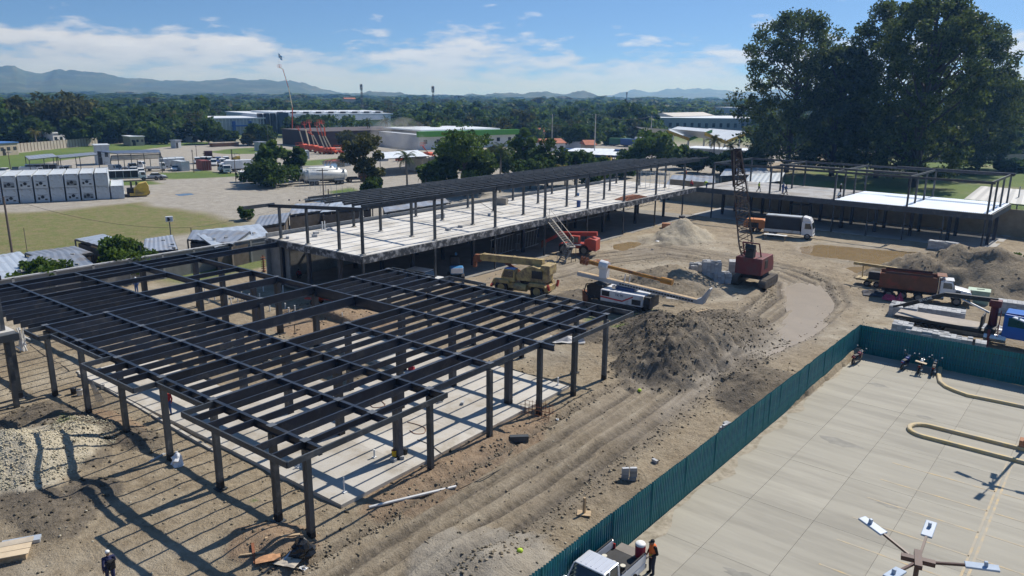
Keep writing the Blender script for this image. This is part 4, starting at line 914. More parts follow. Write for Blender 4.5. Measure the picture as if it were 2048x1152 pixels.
def truck(label,loc,rz,body='box',paint=WHITE,bodym=WHITE,Lb=4.2,w=2.0,hb=2.0,r=.40,group=None,z0=.55,hc=1.65,cat='truck',name='truck'):
    t=thing(name,label,cat,loc,rz,group); xc=Lb/2; MB().box((-.2+.85,0,.62),(Lb+1.6,.8,.16)).build('chassis',DARK,t)
    cabover(t,xc+.1,w*.95,z0,hc,paint,1.6)
    zb=.82
    if body=='box': MB().box((0,0,zb+hb/2),(Lb,w,hb)).build('cargo_box',bodym,t,.04)
    elif body=='flat':
        MB().box((0,0,zb),(Lb,w,.12)).build('flatbed',bodym,t)
        for s in(-1,1): MB().box((0,s*w/2,zb+.2),(Lb,.04,.34)).build('side_board',bodym,t)
        MB().box((-Lb/2,0,zb+.2),(.04,w,.34)).build('tailgate',bodym,t)
    elif body=='open':   # roofed cargo frame with dark open sides
        MB().box((0,0,zb),(Lb,w,.12)).build('flatbed',bodym,t); MB().box((0,0,zb+hb),(Lb,w,.10)).build('roof_sheet',bodym,t); MB().box((0,0,zb+hb/2),(Lb-.1,w-.12,hb-.12)).build('cargo',DARK,t)
        for i in range(5):
            for s in(-1,1): MB().box((-Lb/2+.05+i*(Lb-.1)/4,s*(w/2-.03),zb+hb/2),(.07,.07,hb)).build('post',bodym,t)
    for x in(xc+1.0,-Lb*.27):
        for s in(-1,1): wheel(t,x,s*(w/2-.16),r)
    return t
def car(label,loc,rz,paint=WHITE,kind='sedan',group=None,name='car',cat='car'):
    t=thing(name,label,cat,loc,rz,group)
    if kind=='van': L,w,low,gh=4.3,1.7,[(-2.15,.3),(2.1,.3),(2.15,.75),(1.75,1.0),(-2.15,1.0)],[(-2.1,1.0),(1.7,1.0),(1.05,1.78),(-2.05,1.82)]
    elif kind=='suv': L,w,low,gh=4.5,1.8,[(-2.2,.35),(2.2,.35),(2.25,.8),(1.9,1.05),(-2.2,1.05)],[(-2.1,1.05),(1.1,1.05),(.55,1.68),(-1.95,1.7)]
    else: L,w,low,gh=4.3,1.7,[(-2.1,.25),(2.1,.25),(2.15,.62),(1.1,.88),(-2.1,.9)],[(-1.6,.88),(1.05,.88),(.35,1.38),(-1.05,1.4)]
    MB().prism(low,-w/2,w/2).build('body',paint,t,.08); MB().prism(gh,-w/2+.10,w/2-.10).build('window',GLASS,t,.05)
    tp=[p for p in gh if p[1]>1.2]; MB().box(((tp[0][0]+tp[1][0])/2,0,tp[0][1]+.02),(abs(tp[0][0]-tp[1][0])+.06,w-.2,.06)).build('roof',paint,t,.02)
    for s in(-1,1):
        for x in(L*.31,-L*.3): wheel(t,x,s*(w/2-.1),.31,.2)
        MB().box((L/2-.08,s*(w/2-.25),.66),(.12,.3,.14)).build('headlight',HL,t)
    return t
def face(px1,py1,px0,py0):
    a=P(px0,py0); b=P(px1,py1); return math.atan2(b.y-a.y,b.x-a.x)
# ================================================================ gravel yard on the left
CONTW=mat('white reefer container',(.50,.54,.57),.55,0,.1,.7,col2=(.33,.31,.27),c2=.26,c2s=.9)
CONTG=mat('grey machinery panel',(.20,.22,.23),.6,0,.3,2)
a0=P(251,397); a1=P(0,408.5); dirr=(a1-a0).normalized(); crz=math.atan2(dirr.y,dirr.x); back=Vector((-dirr.y,dirr.x,0)); back=back if back.dot(a0)>0 else -back
def container(label,i,lev,kind,L_=12.19,W=2.28,H=2.52,mt=CONTW,origin=None,rz=None,bk=None,grp='white containers stacked in the yard'):
    o=a0+dirr*(i*2.56+1.25) if origin is None else origin; bk=back if bk is None else bk
    t=thing('shipping_container',label,'container',o+Vector((0,0,lev*2.62)),(crz if rz is None else rz),grp)
    # local: x along row, y = depth sign
    s=1 if Matrix.Rotation(-t.rotation_euler.z,3,'Z')@bk and (Matrix.Rotation(-t.rotation_euler.z,3,'Z')@bk).y>0 else -1
    MB().box((0,s*L_/2,H/2+.06),(W-.1,L_-.1,H-.14)).build('body',mt,t)
    f=MB()
    for x in(-1,1):
        for y in(0.06,L_-.06): f.box((x*(W/2-.06),s*y,H/2+.06),(.13,.13,H))
        for z in(.12,H): f.box((x*(W/2-.06),s*L_/2,z),(.12,L_,.13))
    for z in(.12,H): 
        for y in(.06,L_-.06): f.box((0,s*y,z),(W,.12,.15))
    f.build('frame',mt,t)
    if kind=='door':
        for x in(-.58,.58): MB().box((x,-s*.02,H/2+.05),(1.08,.05,H-.3)).build('door',mt,t)
        for x in(-.85,-.32,.32,.85): MB().box((x,-s*.06,H/2+.05),(.035,.035,H-.25)).build('lock_bar',GALV,t)
    else:
        MB().box((0,-s*.015,H/2+.05),(2.05,.06,H-.3)).build('end_panel',mt,t)
        MB().box((0,-s*.06,H*.32),(1.7,.06,.85)).build('cooling_unit',CONTG if kind=='a' else mt,t)
        MB().cyl((.05 if kind=='a' else 0,-s*.08,H*.40),(.05 if kind=='a' else 0,-s*.13,H*.40),.30,.30,12).build('fan_grille',DARK,t)
        MB().box((-.55,-s*.10,H*.22),(.4,.05,.24)).build('vent',DARK,t); MB().box((.6,-s*.10,H*.30),(.34,.05,.45)).build('vent',DARK,t)
        MB().box((0,-s*.09,H*.55),(1.5,.03,.05)).build('trim',DARK,t)
    return t
kb=['door','door','a','b','door','b','door','b','a','b','a']; ordn=['first','second','third','fourth','fifth','sixth','seventh','eighth','ninth','tenth','eleventh']
for i in range(11): container(f'{ordn[i]} white container from the right in the lower row of the stack',i,0,kb[i])
ktop=[None,'door','b','a','door','b','b','a','a','b','a']
for i in range(1,11): container(f'{ordn[i-1]} white container from the right in the upper row of the stack',i,1,ktop[i])
yrz=crz   # yard orientation
# machines and vehicles in the yard
YMACH=mat('yellow machine paint',(.55,.38,.06),.5,0,.2,1.5,col2=(.25,.18,.08),c2=.3)
def engine_lot(label,px,py):
    t=thing('reach_stacker_parts',label,'machine parts',P(px,py),yrz); MB().prism([(-1.6,.5),(1.2,.5),(1.2,1.6),(.2,2.6),(-1.2,2.9),(-1.6,2.0)],-1.,1.).build('mast_frame',YMACH,t,.05)
    MB().box((1.2,-.6,1.0),(2.6,1.4,1.4)).build('engine_block',DARK,t,.1); MB().box((.4,1.2,.5),(3.2,.5,.5)).build('lift_arm',YMACH,t)
    for x in(.6,1.6): MB().cyl((x,-.6,1.6),(x,-.6,2.9),.2,.2,10).build('exhaust_drum',DARK,t)
    for x in(-1.2,1.9): wheel(t,x,-1.2,.6,.4)
    MB().box((2.4,.3,.3),(1.6,1.4,.4)).build('axle',DARK,t); return t
engine_lot('yellow and black dismantled yard machine beside the container stack',282,392)
def tr_at(label,px,py,ang,**k): return truck(label,P(px,py),yrz+ang,**k)
tr_at('white cab-forward truck with open dark cargo frame behind the containers',248,362,math.pi,body='open',Lb=6.5,w=2.3,hb=1.7,r=.45)
tr_at('white-roofed stake truck parked behind the left of the containers',85,350,math.pi,body='open',Lb=6.8,w=2.3,hb=1.9,r=.45)
tr_at('grey box truck low behind the containers',58,352,math.pi,body='box',bodym=GALV,Lb=3.5,hb=1.5)
tr_at('white flatbed pickup facing right near the white awning',306,342,math.pi,body='flat',Lb=3.2,w=1.7,r=.33)
tr_at('white small truck nosed to the awning, right of the dark container',252,342,2.4,body='flat',Lb=2.8,w=1.7,r=.33)
tr_at('white small flatbed truck backed under the awning',268,338,2.6,body='flat',Lb=2.8,w=1.7,r=.33)
tr_at('white-fronted small truck left of the parked van row',228,345,2.0,body='box',Lb=2.6,w=1.7,hb=1.2,r=.33)
for k,(px,py,kd,lab) in enumerate([(283,351,'van','white minivan facing the camera right of the open-framed truck'),(268,348,'van','white van half hidden behind the minivan'),(352,341,'sedan','white hatchback beside the white container'),
  (135,346,'van','white van under the metal canopy'),(395,327,'van','white minivan first from left in the back row'),(407,326,'van','white minivan second from left in the back row'),(420,326,'van','white minivan third from left in the back row'),(428,331,'van','white minivan at the front of the row'),(437,326,'suv','blue-tinted car in the back row'),(446,330,'van','white van before the box truck'),(453,325,'suv','white car at the right of the back row'),(8,347,'sedan','white car at the left edge of the yard'),(32,345,'sedan','dark car left of the white-roofed stake truck')]):
    car(lab,P(px,py),yrz+R_.choice([1.2,1.4,1.6])+math.pi*0,WHITE if k not in(8,12) else mat('blue car paint',(.06,.10,.25),.3) if k==8 else DARK,kd,'cars parked in the yard')
car('silver car on its way beside the grass strip',P(314,357),yrz+math.pi,mat('silver paint',(.5,.52,.54),.3),'sedan'); 
t=thing('low_loader','flat black trailer under the silver car','trailer',P(309,360),yrz); MB().box((0,0,.55),(6,2,.14)).build('deck',DARK,t)
for x in(-1.5,-.4): 
    for s in(-1,1): wheel(t,x,s*.9,.4)
tr_at('white box truck with long plain body in the row',468,343,.1,body='box',Lb=4.6,hb=2.2); tr_at('white box truck with rusty nose at the right of the row',492,341,.1,body='box',Lb=4.4,hb=2.1,paint=RUST)
tr_at('black cab truck chassis before the white box truck',452,345,math.pi*.5,body='flat',bodym=DARK,paint=WHITE,Lb=3.5)
tr_at('dark red truck tractor standing on the pale gravel',422,322,-1.4,body='flat',paint=mat('dark red cab',(.10,.03,.03),.4),bodym=DARK,Lb=3.6,w=2.4,hc=2.4,r=.5)
def fork(label,px,py):
    t=thing('forklift',label,'forklift',P(px,py),yrz+.2); MB().prism([(-1.2,.4),(1,.4),(1,1.1),(.2,1.2),(-.2,1.5),(-1.2,1.5)],-.6,.6).build('body',YMACH,t,.05)
    for s in(-1,1): MB().bar((1.15,s*.35,.2),(1.15,s*.35,3.6),.12,.16).build('mast_rail',DARK,t)
    for z in(1.0,2.2,3.4): MB().box((1.15,0,z),(.1,.8,.14)).build('crosshead',DARK,t)
    MB().box((-.1,0,2.2),(1.3,1.1,.08)).build('overhead_guard',DARK,t)
    for x in(.7,-.8):
        for s in(-1,1): wheel(t,x,s*.55,.38,.25)
        MB().bar((x-.1,.5,1.2),(x-.2,.5,2.2),.06,.06).build('guard_post',DARK,t)
fork('yellow forklift with tall mast behind the box trucks',472,322)
for (px,py,lab,mt_,an) in((362,344,'white shipping container lying crosswise on the grass',CONTW,0.35),(405,343,'short rust-red container beside the white one',mat('rust red container',(.19,.05,.04),.7,0,.2,1),.2)):
    container(lab,0,0,'door',6.06,mt=mt_,origin=P(px+10,py-2),rz=crz+an-math.pi*0,grp=None)
for k,(px,py) in enumerate(((330,337),(347,336),(362,335))): container(f'{["left","middle","right"][k]} one of three white containers joined to the awning workshop',0,0,'b',6.06,origin=P(px,py),grp='workshop containers')
container('white container half hidden by the tall green trees',0,0,'door',6.06,origin=P(525,325),grp=None); container('white container beside the grass verge',0,0,'door',6.06,origin=P(612,318),grp=None)
container('white container at the end of the boom lift row',0,0,'door',6.06,origin=P(705,318),grp=None); container('white container by the grey canopy',0,0,'door',6.06,origin=P(770,322),grp=None)
# canopies and workshop
def canopy(label,corn,z,posts,mt=GALVROOF,th=.12,name='canopy'):
    c=[P(*q,zq) for q,zq in zip(corn,z)]; o=sum(c,Vector())/4; t=thing(name,label,'canopy',(o.x,o.y,0)); m=MB(); q=[v-t.location for v in c]; n=14
    vs=[];fs=[]
    for i in range(n+1):
        for a,b in((q[0],q[1]),(q[3],q[2])):
            p=a.lerp(b,i/n); vs.append((p.x,p.y,p.z+(.05 if i%2 else 0)))
    fs=[(2*i,2*i+2,2*i+3,2*i+1) for i in range(n)]; m.add(vs,fs).build('roof_sheet',mt,t)
    for i in range(4): MB().bar(q[i]-Vector((0,0,.12)),q[(i+1)%4]-Vector((0,0,.12)),.12,.16).build('rafter',STEELG,t)
    for u,s in posts:
        p=(q[0].lerp(q[1],u)).lerp(q[3].lerp(q[2],u),s); MB().bar((p.x,p.y,0),(p.x,p.y,p.z-.1),.14,.14).build('post',STEELG,t)
    return t
canopy('blue-grey sheet canopy on thin posts left of the workshop',[(58,319),(115,313),(105,307),(50,312)],[4.3,4.5,4.5,4.3],[(0,0),(.5,0),(1,0),(0,1),(1,1)])
canopy('longer grey sheet canopy joined to the workshop',[(120,316),(196,309),(186,304),(112,311)],[4.4,4.6,4.6,4.4],[(0,0),(.5,0),(1,0),(0,1),(.5,1)])
canopy('white tarpaulin awning along the workshop front',[(221,320),(325,315),(320,308),(222,311)],[3.2,3.3,4.4,4.4],[(0,0),(.25,0),(.5,0),(.75,0),(1,0)],mat('white tarpaulin',(.68,.69,.70),.7,0,.1,.5))
canopy('dark blue solar-coloured roof over the workshop',[(235,307),(321,305),(318,299),(195,302)],[5.2,5.2,5.6,5.6],[(0,0),(.3,0),(.6,0),(1,0),(0,1),(1,1)],mat('blue-grey roof',(.10,.13,.19),.5,.2,.2,.5))
def block(name,label,cat,corner_px,corner_px2,depth,h,wm,rm=None,win=0,z=0,door=0,roof='flat'):
    a=P(*corner_px,z); b=P(*corner_px2,z); d=b-a; l=d.length; t=thing(name,label,cat,a,math.atan2(d.y,d.x)); lb_=Matrix.Rotation(-math.atan2(d.y,d.x),3,'Z')@a; s=1 if lb_.y>0 else -1
    MB().box((l/2,s*depth/2,h/2),(l,depth,h)).build('wall',wm,t)
    if roof=='gable':
        m=MB(); y0,y1=-s*.5,s*(depth+.5); rh=depth*.16; m.add([(-.5,y0,h),(l+.5,y0,h),(l+.5,(y0+y1)/2,h+rh),(-.5,(y0+y1)/2,h+rh),(-.5,y1,h),(l+.5,y1,h),(-.5,y0,h-.15),(l+.5,y0,h-.15),(-.5,y1,h-.15),(l+.5,y1,h-.15)],[(0,1,2,3),(3,2,5,4),(0,3,4),(1,5,2),(0,6,7,1),(4,5,9,8),(6,8,9,7)]).build('roof',rm or wm,t)
    elif roof=='gablex':
        m=MB(); y0,y1=-s*.6,s*(depth+.6); rh=l*.13; m.add([(-.6,y0,h),(-.6,y1,h),(l/2,y1,h+rh),(l/2,y0,h+rh),(l+.6,y0,h),(l+.6,y1,h)],[(0,1,2,3),(3,2,5,4),(0,3,4),(1,5,2),(0,4,5,1)]).build('roof',rm or wm,t)
    else: MB().box((l/2,s*depth/2,h+.12),(l+.6,depth+.6,.28)).build('roof',rm or wm,t)
    for i in range(win):
        x=l*(i+.5)/win; MB().box((x,-s*.02,h*.55),(min(1.6,l/win*.5),.08,h*.28)).build('window',GLASS,t)
    for i in range(door): MB().box((l*(.25+.5*i),-s*.02,1.1),(1.1,.08,2.1)).build('door',DARK,t)
    return t
WALLW=mat('white rendered wall',(.66,.67,.68),.8,0,.08,.4); WALLG=mat('grey cladding',(.40,.43,.46),.6,.1,.12,.3); ROOFW=mat('white sheet roof',(.70,.73,.75),.45,.1,.08,.2); REDR=mat('red tiled roof',(.36,.13,.075),.85,0,.2,.6)
BRICK=mat('brown brick',(.24,.13,.08),.9)
block('guard_booth','small white guard booth with dark window beside the yard road','booth',(483,365),(504,364),2.4,2.3,WALLW,win=1,door=0)
block('workshop','dark two-level workshop stack at the left of the white awning','workshop',(195,330),(222,329),6,5.4,CONTW,win=2,door=1)
block('hut','small grey hut beside the brick planter','hut',(436,286),(456,285),4,2.6,mat('grey hut',(.25,.30,.33),.7),GALVROOF,roof='gable')
block('planter_wall','long low brick planter in the far yard','planter',(425,294),(478,292),3,1.3,BRICK,mat('pale coping',(.45,.37,.28),.8))
block('kiosk','tiny blue-grey kiosk on the far grass','kiosk',(352,297),(363,296),2.2,2.8,WALLG,GALVROOF,door=1)
block('kiosk','blue-grey portable cabin left of the tall green trees','kiosk',(518,302),(533,301),2.5,3,WALLG,GALVROOF,door=1)
# yard perimeter wall, panel by panel
t=thing('boundary_wall','pale panelled concrete wall at the far left of the yard','wall',P(-40,311)); a=P(-40,311); b=P(196,290); d=b-a; n=36; t.rotation_euler=(0,0,math.atan2(d.y,d.x)); CREAM=mat('cream wall panel',(.42,.38,.32),.9,0,.12,.5)
for i in range(n): MB().box(((i+.5)*d.length/n,0,1.45),(d.length/n-.25,.14,2.9)).build('wall_panel',CREAM,t); MB().box((i*d.length/n,0,1.5),(.25,.25,3.0)).build('pillar',mat('brown pillar',(.2,.15,.11),.9),t)
t=thing('boundary_fence','dark green screen fence along the back of the yard','fence',P(215,287)); a=P(215,287); b=P(330,285); d=b-a; t.rotation_euler=(0,0,math.atan2(d.y,d.x))
for i in range(16): MB().box(((i+.5)*d.length/16,0,1.3),(d.length/16-.1,.1,2.6)).build('screen_panel',mat('dark fence screen',(.035,.05,.045),.8),t)
# tank trailers
TANK=mat('white tank paint',(.72,.72,.68),.35,0,.06,.6,col2=(.45,.42,.36),c2=.2,c2s=1)
def tanker(label,px,py,rz,L_=9.5,lr=1.15):
    t=thing('tank_trailer',label,'tank trailer',P(px,py),rz,'tank trailers in the yard'); n=16
    b=MB().lathe([(.3,-L_/2-.28),(lr*.8,-L_/2-.18),(lr,-L_/2),(lr,L_/2),(lr*.8,L_/2+.18),(.3,L_/2+.28)],(0,0,0),18); b.v=[(z,x,y+2.25) for x,y,z in b.v]; b.build('tank',TANK,t,0,True)
    for x in(-3.4,-2.3,2.6,3.6):
        for s in(-1,1): wheel(t,x,s*.95,.5,.3)
    for x in(-2.85,3.1): MB().prism([(x-1.3,1.0),(x+1.3,1.0),(x+1.1,1.2),(x-1.1,1.2)],-1.15,1.15).build('mudguard',GALV,t)
    MB().box((0,0,.95),(8.5,.9,.22)).build('frame',DARK,t); MB().box((0,0,3.45),(6,.5,.06)).build('walkway',GALV,t)
    for x in(-L_/2+.6,L_/2-.6): MB().prism([(x-.06,1.2),(x+.06,1.2),(x+.06,3.5),(x-.06,3.5)],-1.2,1.2).build('end_rib',GALV,t)
trz=face(700,362,605,366)
tanker('white tank trailer nearest the camera in the gravel yard',652,369,trz); tanker('cream tank trailer just behind the nearest one',640,365,trz); tanker('cream tank trailer at the back of the three',628,361,trz)
t=truck('dark red truck tractor coupled to the white tank trailers',P(705,364),trz,'flat',mat('maroon paint',(.16,.02,.02),.35),DARK,3.2,2.3,r=.5,hc=2.3)
# fence of thin posts in front of the tanks
for (px0,py0,px1,py1,n,lab) in((600,376,745,402,14,'thin wire fence in front of the tank trailers'),(545,364,640,350,8,'leaning thin rail fence below the tall green trees')):
    a=P(px0,py0);b=P(px1,py1);t=thing('wire_fence',lab,'fence',a)
    for i in range(n): q=(b-a)*(i/(n-1)); MB().cyl(q,q+Vector((0,0,2.1)),.04,.04,5).build('post',GALV,t)
    for z in(.4,1.2,2.0): MB().bar(Vector((0,0,z)),b-a+Vector((0,0,z)),.015,.015).build('wire',GALV,t)
# boom lifts
ORG=mat('orange lift paint',(.62,.10,.035),.45,0,.15,1.5); CREAMB=mat('cream boom paint',(.62,.55,.38),.5)
def boomlift(label,px,py,pts,grp='boom lifts in the hire yard',sc=1.0):
    b=P(px,py); t=thing('boom_lift',label,'boom lift',b,0,grp); MB().box((0,0,.95),(3.4,2.4,.6),.5).build('chassis',ORG,t,.08); MB().prism([(-1.6,1.3),(1.2,1.3),(1.3,2.0),(.3,2.3),(-1.6,2.2)],-1,1).build('turret',ORG,t,.06)
    for x in(-1.2,1.2):
        for s in(-1,1): wheel(t,x,s*1.1,.5,.4,ORG)
    d=(b-Vector((0,0,0))).normalized(); D=(b-Vector((0,0,CH))).length; sd=Vector((d.y,-d.x,0)); prev=Vector((0,0,1.8))
    for i,(qx,qy) in enumerate(pts):
        p=sd*((qx-px)*D/FPX)+Vector((0,0,HT(b,qx,qy)))
        MB().bar(prev,p,.34-.05*i,.38-.05*i).build('boom',CREAMB if (i%2==0) else ORG,t); prev=p
    MB().box(prev+Vector((0,0,.1)),(1.6,.9,.1)).build('basket_floor',ORG,t)
    m=MB()
    for x in(-.75,.75):
        for y in(-.4,.4): m.bar(prev+Vector((x,y,.1)),prev+Vector((x,y,1.1)),.06,.06)
    for y in(-.4,.4): m.bar(prev+Vector((-.75,y,1.1)),prev+Vector((.75,y,1.1)),.06,.06).bar(prev+Vector((-.75,y,.6)),prev+Vector((.75,y,.6)),.05,.05)
    m.build('basket_rail',ORG,t); return t,prev
bl,tip=boomlift('very tall orange and cream boom lift raised high with a flag on its basket',586,288,[(586,262),(589,215),(584,175),(576,138),(570,135)])
fl=thing('flag','blue and white striped flag flying above the tallest boom lift','flag',P(586,288)+tip); MB().cyl((0,0,0),(0,0,5.6),.05,.05,6).build('pole',GALV,fl)
for k,c in enumerate(((.08,.35,.62),(.75,.76,.78),(.08,.35,.62))):
    m=MB(); n=8; vs=[]
    for i in range(n+1): 
        u=i/n; y=.25*math.sin(u*7); vs+=[(u*2.1,y,5.5-k*.55-u*1.2),(u*2.1,y,5.5-(k+1)*.55-u*1.2)]
    m.add(vs,[(2*i,2*i+2,2*i+3,2*i+1) for i in range(n)]).build('stripe',mat(f'flag cloth {k}',c,.8),fl)
for k,(px,py,pts,lab) in enumerate([(608,300,[(602,262),(600,258)],'boom lift with short straight cream boom, leftmost of the group'),(620,302,[(614,258),(612,250)],'boom lift second from left with near-vertical boom'),(630,303,[(624,262),(622,246)],'boom lift with blue basket top'),(640,306,[(629,270),(622,266)],'boom lift with boom leaning left'),(650,308,[(641,270),(637,254),(638,252)],'boom lift with kinked boom, left of three'),(657,308,[(648,272),(643,250),(643,246)],'boom lift with kinked boom, middle of three'),(664,308,[(653,272),(652,254),(648,248)],'boom lift with kinked boom, right of three'),(765,290,[(762,270),(760,264)],'single boom lift beside the dark brown wall'),(858,318,[(852,300),(846,292)],'white and orange boom lift behind the coconut palm')]):
    boomlift(lab,px,py,pts)
for k,(px,py,lab) in enumerate([(676,306,'orange scissor lift right of the boom lifts'),(690,308,'orange lift with cream deck'),(600,300,'low orange lift left of the boom lifts'),(800,322,'long orange lift parked under the grey canopy')]):
    t=thing('scissor_lift',lab,'lift',P(px,py),.6+k*.3,'low lifts in the hire yard'); MB().box((0,0,.6),(2.6,1.6,.7)).build('chassis',ORG,t,.05); MB().box((0,0,1.7),(2.8,1.6,.12)).build('platform',ORG,t)
    for i in range(3): MB().bar((-1.2,.6,.95+i*.24),(1.2,.6,1.1+i*.24),.08,.08).build('scissor_arm',CREAMB,t)
    m=MB()
    for x in(-1.35,0,1.35):
        for y in(-.75,.75): m.bar((x,y,1.7),(x,y,2.7),.05,.05)
    for y in(-.75,.75): m.bar((-1.35,y,2.7),(1.35,y,2.7),.06,.06)
    m.build('guard_rail',ORG,t)
    for x in(-.9,.9):
        for s in(-1,1): wheel(t,x,s*.75,.35,.25,ORG)
# ================================================================ large buildings on the plain
a=P(424,271); b=P(792,263); d=b-a
wh=thing('warehouse','long white warehouse with stepped roof and grey screen front','warehouse',a,math.atan2(d.y,d.x)); l=d.length; lq=Matrix.Rotation(-math.atan2(d.y,d.x),3,'Z')@a; s=1 if lq.y>0 else -1
def wb(c,dm,n,mt): return MB().box((c[0],s*c[1],c[2]),dm).build(n,mt,wh)
wb((l*.13,16,3.9),(l*.26,32,7.8),'wall',WALLG); wb((l*.13,16,8.1),(l*.27,34,.5),'roof',ROOFW)
wb((l*.62,34,4.6),(l*.74,60,9.2),'wall',WALLW); wb((l*.63,36,9.6),(l*.75,64,.6),'roof',ROOFW); wb((l*.66,30,10.3),(l*.62,40,.8),'roof',ROOFW)
wb((l*.65,2.6,6.6),(l*.6,5,.4),'canopy',WALLG)
for i in range(9): MB().prism([(l*(.36+i*.07),10.6),(l*(.41+i*.07),10.6),(l*(.405+i*.07),11.1)],s*9,s*36).build('roof_monitor',ROOFW,wh)
for i in range(9): wb((l*(.375+i*.07),8.9,10.5),(l*.03,.3,.9),'vent_opening',DARK)
for i in range(3): wb((l*(.245+i*.033),1.5,5.2),(2.0,3,10.4),'entrance_pylon',DARK); wb((l*(.262+i*.033),2.5,6),(2.6,.4,7),'glazing',WALLW)
wb((l*.36,1.0,5.5),(5,4,10.5),'tower',mat('dark blue tower',(.06,.08,.11),.5))
BLUE=mat('cobalt blue steel',(.02,.09,.34),.4)
for x in(.10,.18,.40): wb((l*x,-3,3.4),(1.4,1.4,6.8),'blue_column',BLUE)
wb((l*.14,-3,4.6),(l*.1,1.2,.7),'blue_beam',BLUE); wb((l*.40,-3,4.4),(l*.10,1.2,.6),'blue_beam',BLUE)
for i in range(14): wb((l*(.02+i*.017),-.1,4),(.25,.25,7.6),'mullion',WALLW)
# brown container-clad hall, green-roof hall
block('brown_hall','long dark brown corrugated hall behind the boom lifts','hall',(640,296),(838,287),30,6.0,mat('dark brown cladding',(.055,.032,.03),.7,0,.25,.5),mat('dark brown roof',(.09,.07,.065),.7),win=0,door=2)
gh=block('green_hall','white hall with wide bright green roof fascia','hall',(838,300),(1030,292),40,5.4,WALLW,ROOFW,win=8,door=1); a=P(838,300);b=P(1030,292);l=(b-a).length; s=1 if (Matrix.Rotation(-gh.rotation_euler.z,3,'Z')@a).y>0 else -1
MB().box((l/2,-s*.9,5.9),(l+2,1.6,2.1)).build('fascia',mat('bright green fascia',(.10,.32,.035),.6),gh); MB().box((l/2,s*20,6.9),(l-8,30,.5)).build('upper_roof',ROOFW,gh)
canopy('pale grey flat canopy behind the forked tree',[(760,318),(858,312),(835,300),(745,306)],[4.6]*4,[(0,0),(.5,0),(1,0),(0,1),(1,1)],ROOFW)
block('tent_hall','white fabric storage tent with dark window','tent',(845,345),(885,343),10,3.6,mat('cream tent cloth',(.55,.5,.42),.8),mat('cream tent roof',(.6,.56,.5),.8),win=2,roof='gablex')
gc=[((1345,305),(1408,304)),((1420,312),(1478,311))]
for k,(c1,c2) in enumerate(gc):
    a=P(*c1);b=P(*c2);d=b-a;l=d.length;t=thing('gable_canopy',('wide white gable canopy edged yellow and green','second white gable canopy with yellow edge, right of the first')[k],'canopy',a,math.atan2(d.y,d.x)); s=1 if (Matrix.Rotation(-t.rotation_euler.z,3,'Z')@a).y>0 else -1
    # valley form: two slopes falling to the middle post as seen from the site
    zr,zv=8.6,5.4; dp=26
    vs=[(-3,0,zr),(l/2,0,zv),(l+3,0,zr),(-3,s*dp,zr),(l/2,s*dp,zv),(l+3,s*dp,zr)]
    MB().add(vs,[(0,1,4,3),(1,2,5,4)]).build('roof',ROOFW,t)
    MB().add([(-3,-s*.1,zr),(l/2,-s*.1,zv),(l/2,-s*.1,zv-1.2),(-3,-s*.1,zr-1.2)],[(0,1,2,3)]).build('fascia',mat('yellow fascia',(.55,.36,.04),.6),t); MB().add([(l/2,-s*.1,zv),(l+3,-s*.1,zr),(l+3,-s*.1,zr-1.2),(l/2,-s*.1,zv-1.2)],[(0,1,2,3)]).build('fascia',mat('green fascia',(.06,.20,.04),.6) if k==0 else MATS['yellow fascia'],t)
    for x in(0,l/2,l): MB().box((x,s*.5,3),(.5,.5,6)).build('post',WALLW,t)
block('factory','long grey factory with many dark bays on the right of the plain','factory',(1318,266),(1520,268),60,8.5,mat('blue-grey factory wall',(.28,.30,.34),.7),ROOFW,win=14); block('factory_hall','pale gabled hall at the left end of the grey factory','hall',(1300,262),(1345,264),50,9,mat('cream factory wall',(.5,.46,.38),.7),mat('beige roof',(.45,.42,.38),.6),roof='gablex')
block('office','small pale rooftop office behind the factory','office',(1455,252),(1500,252),20,13,WALLG,ROOFW,win=5)
block('market_wall','grey wall and white flat roof before the gable canopies','building',(1368,322),(1500,330),10,4.2,mat('grey yard wall',(.40,.40,.41),.8),ROOFW)
# houses among the trees
HS=[((1008,262),(1050,261),REDR,'small red-roofed house left among the distant trees'),((1000,270),(1035,269),ROOFW,'white-roofed house row beside the trees'),((1065,283),(1098,282),REDR,'orange-roofed house above the truck park'),((1088,305),(1130,304),REDR,'large red-roofed building behind the power pole'),((1172,312),(1190,312),REDR,'red roof end right of the dark tree'),((1080,250),(1110,250),GALVROOF,'grey-roofed house among the central trees'),((1140,256),(1170,256),ROOFW,'pale house in the central trees'),((1195,246),(1215,246),ROOFW,'tiny white house in the central trees'),((690,222),(712,222),REDR,'lone red-roofed house standing above the wood'),((935,243),(955,243),REDR,'red-roofed house far in the wood'),((1010,243),(1030,243),GALVROOF,'grey house far in the wood'),((1325,250),(1345,250),ROOFW,'white house left behind the factory'),((262,292),(290,291),ROOFW,'white house behind the far fence'),((385,284),(402,283),GALVROOF,'low grey house right of the far fence'),((0,258),(22,257),ROOFW,'white shed roof at the far left edge'),((50,254),(86,253),ROOFW,'white shed roof among the left trees'),((0,312),(38,309),mat('blue shed wall',(.06,.16,.38),.6),'blue-walled shed at the left edge'),((108,290),(140,288),ROOFW,'white flat roof just behind the cream wall')]
for k,(c1,c2,rm,lab) in enumerate(HS): block('house',lab,'house',c1,c2,9,3.4+(k%3)*.5 if k not in(8,) else 14,WALLW if k%2 else mat('tan house wall',(.42,.36,.28),.85),rm,win=3,door=1,roof='gable' if rm in(REDR,GALVROOF) else 'flat')
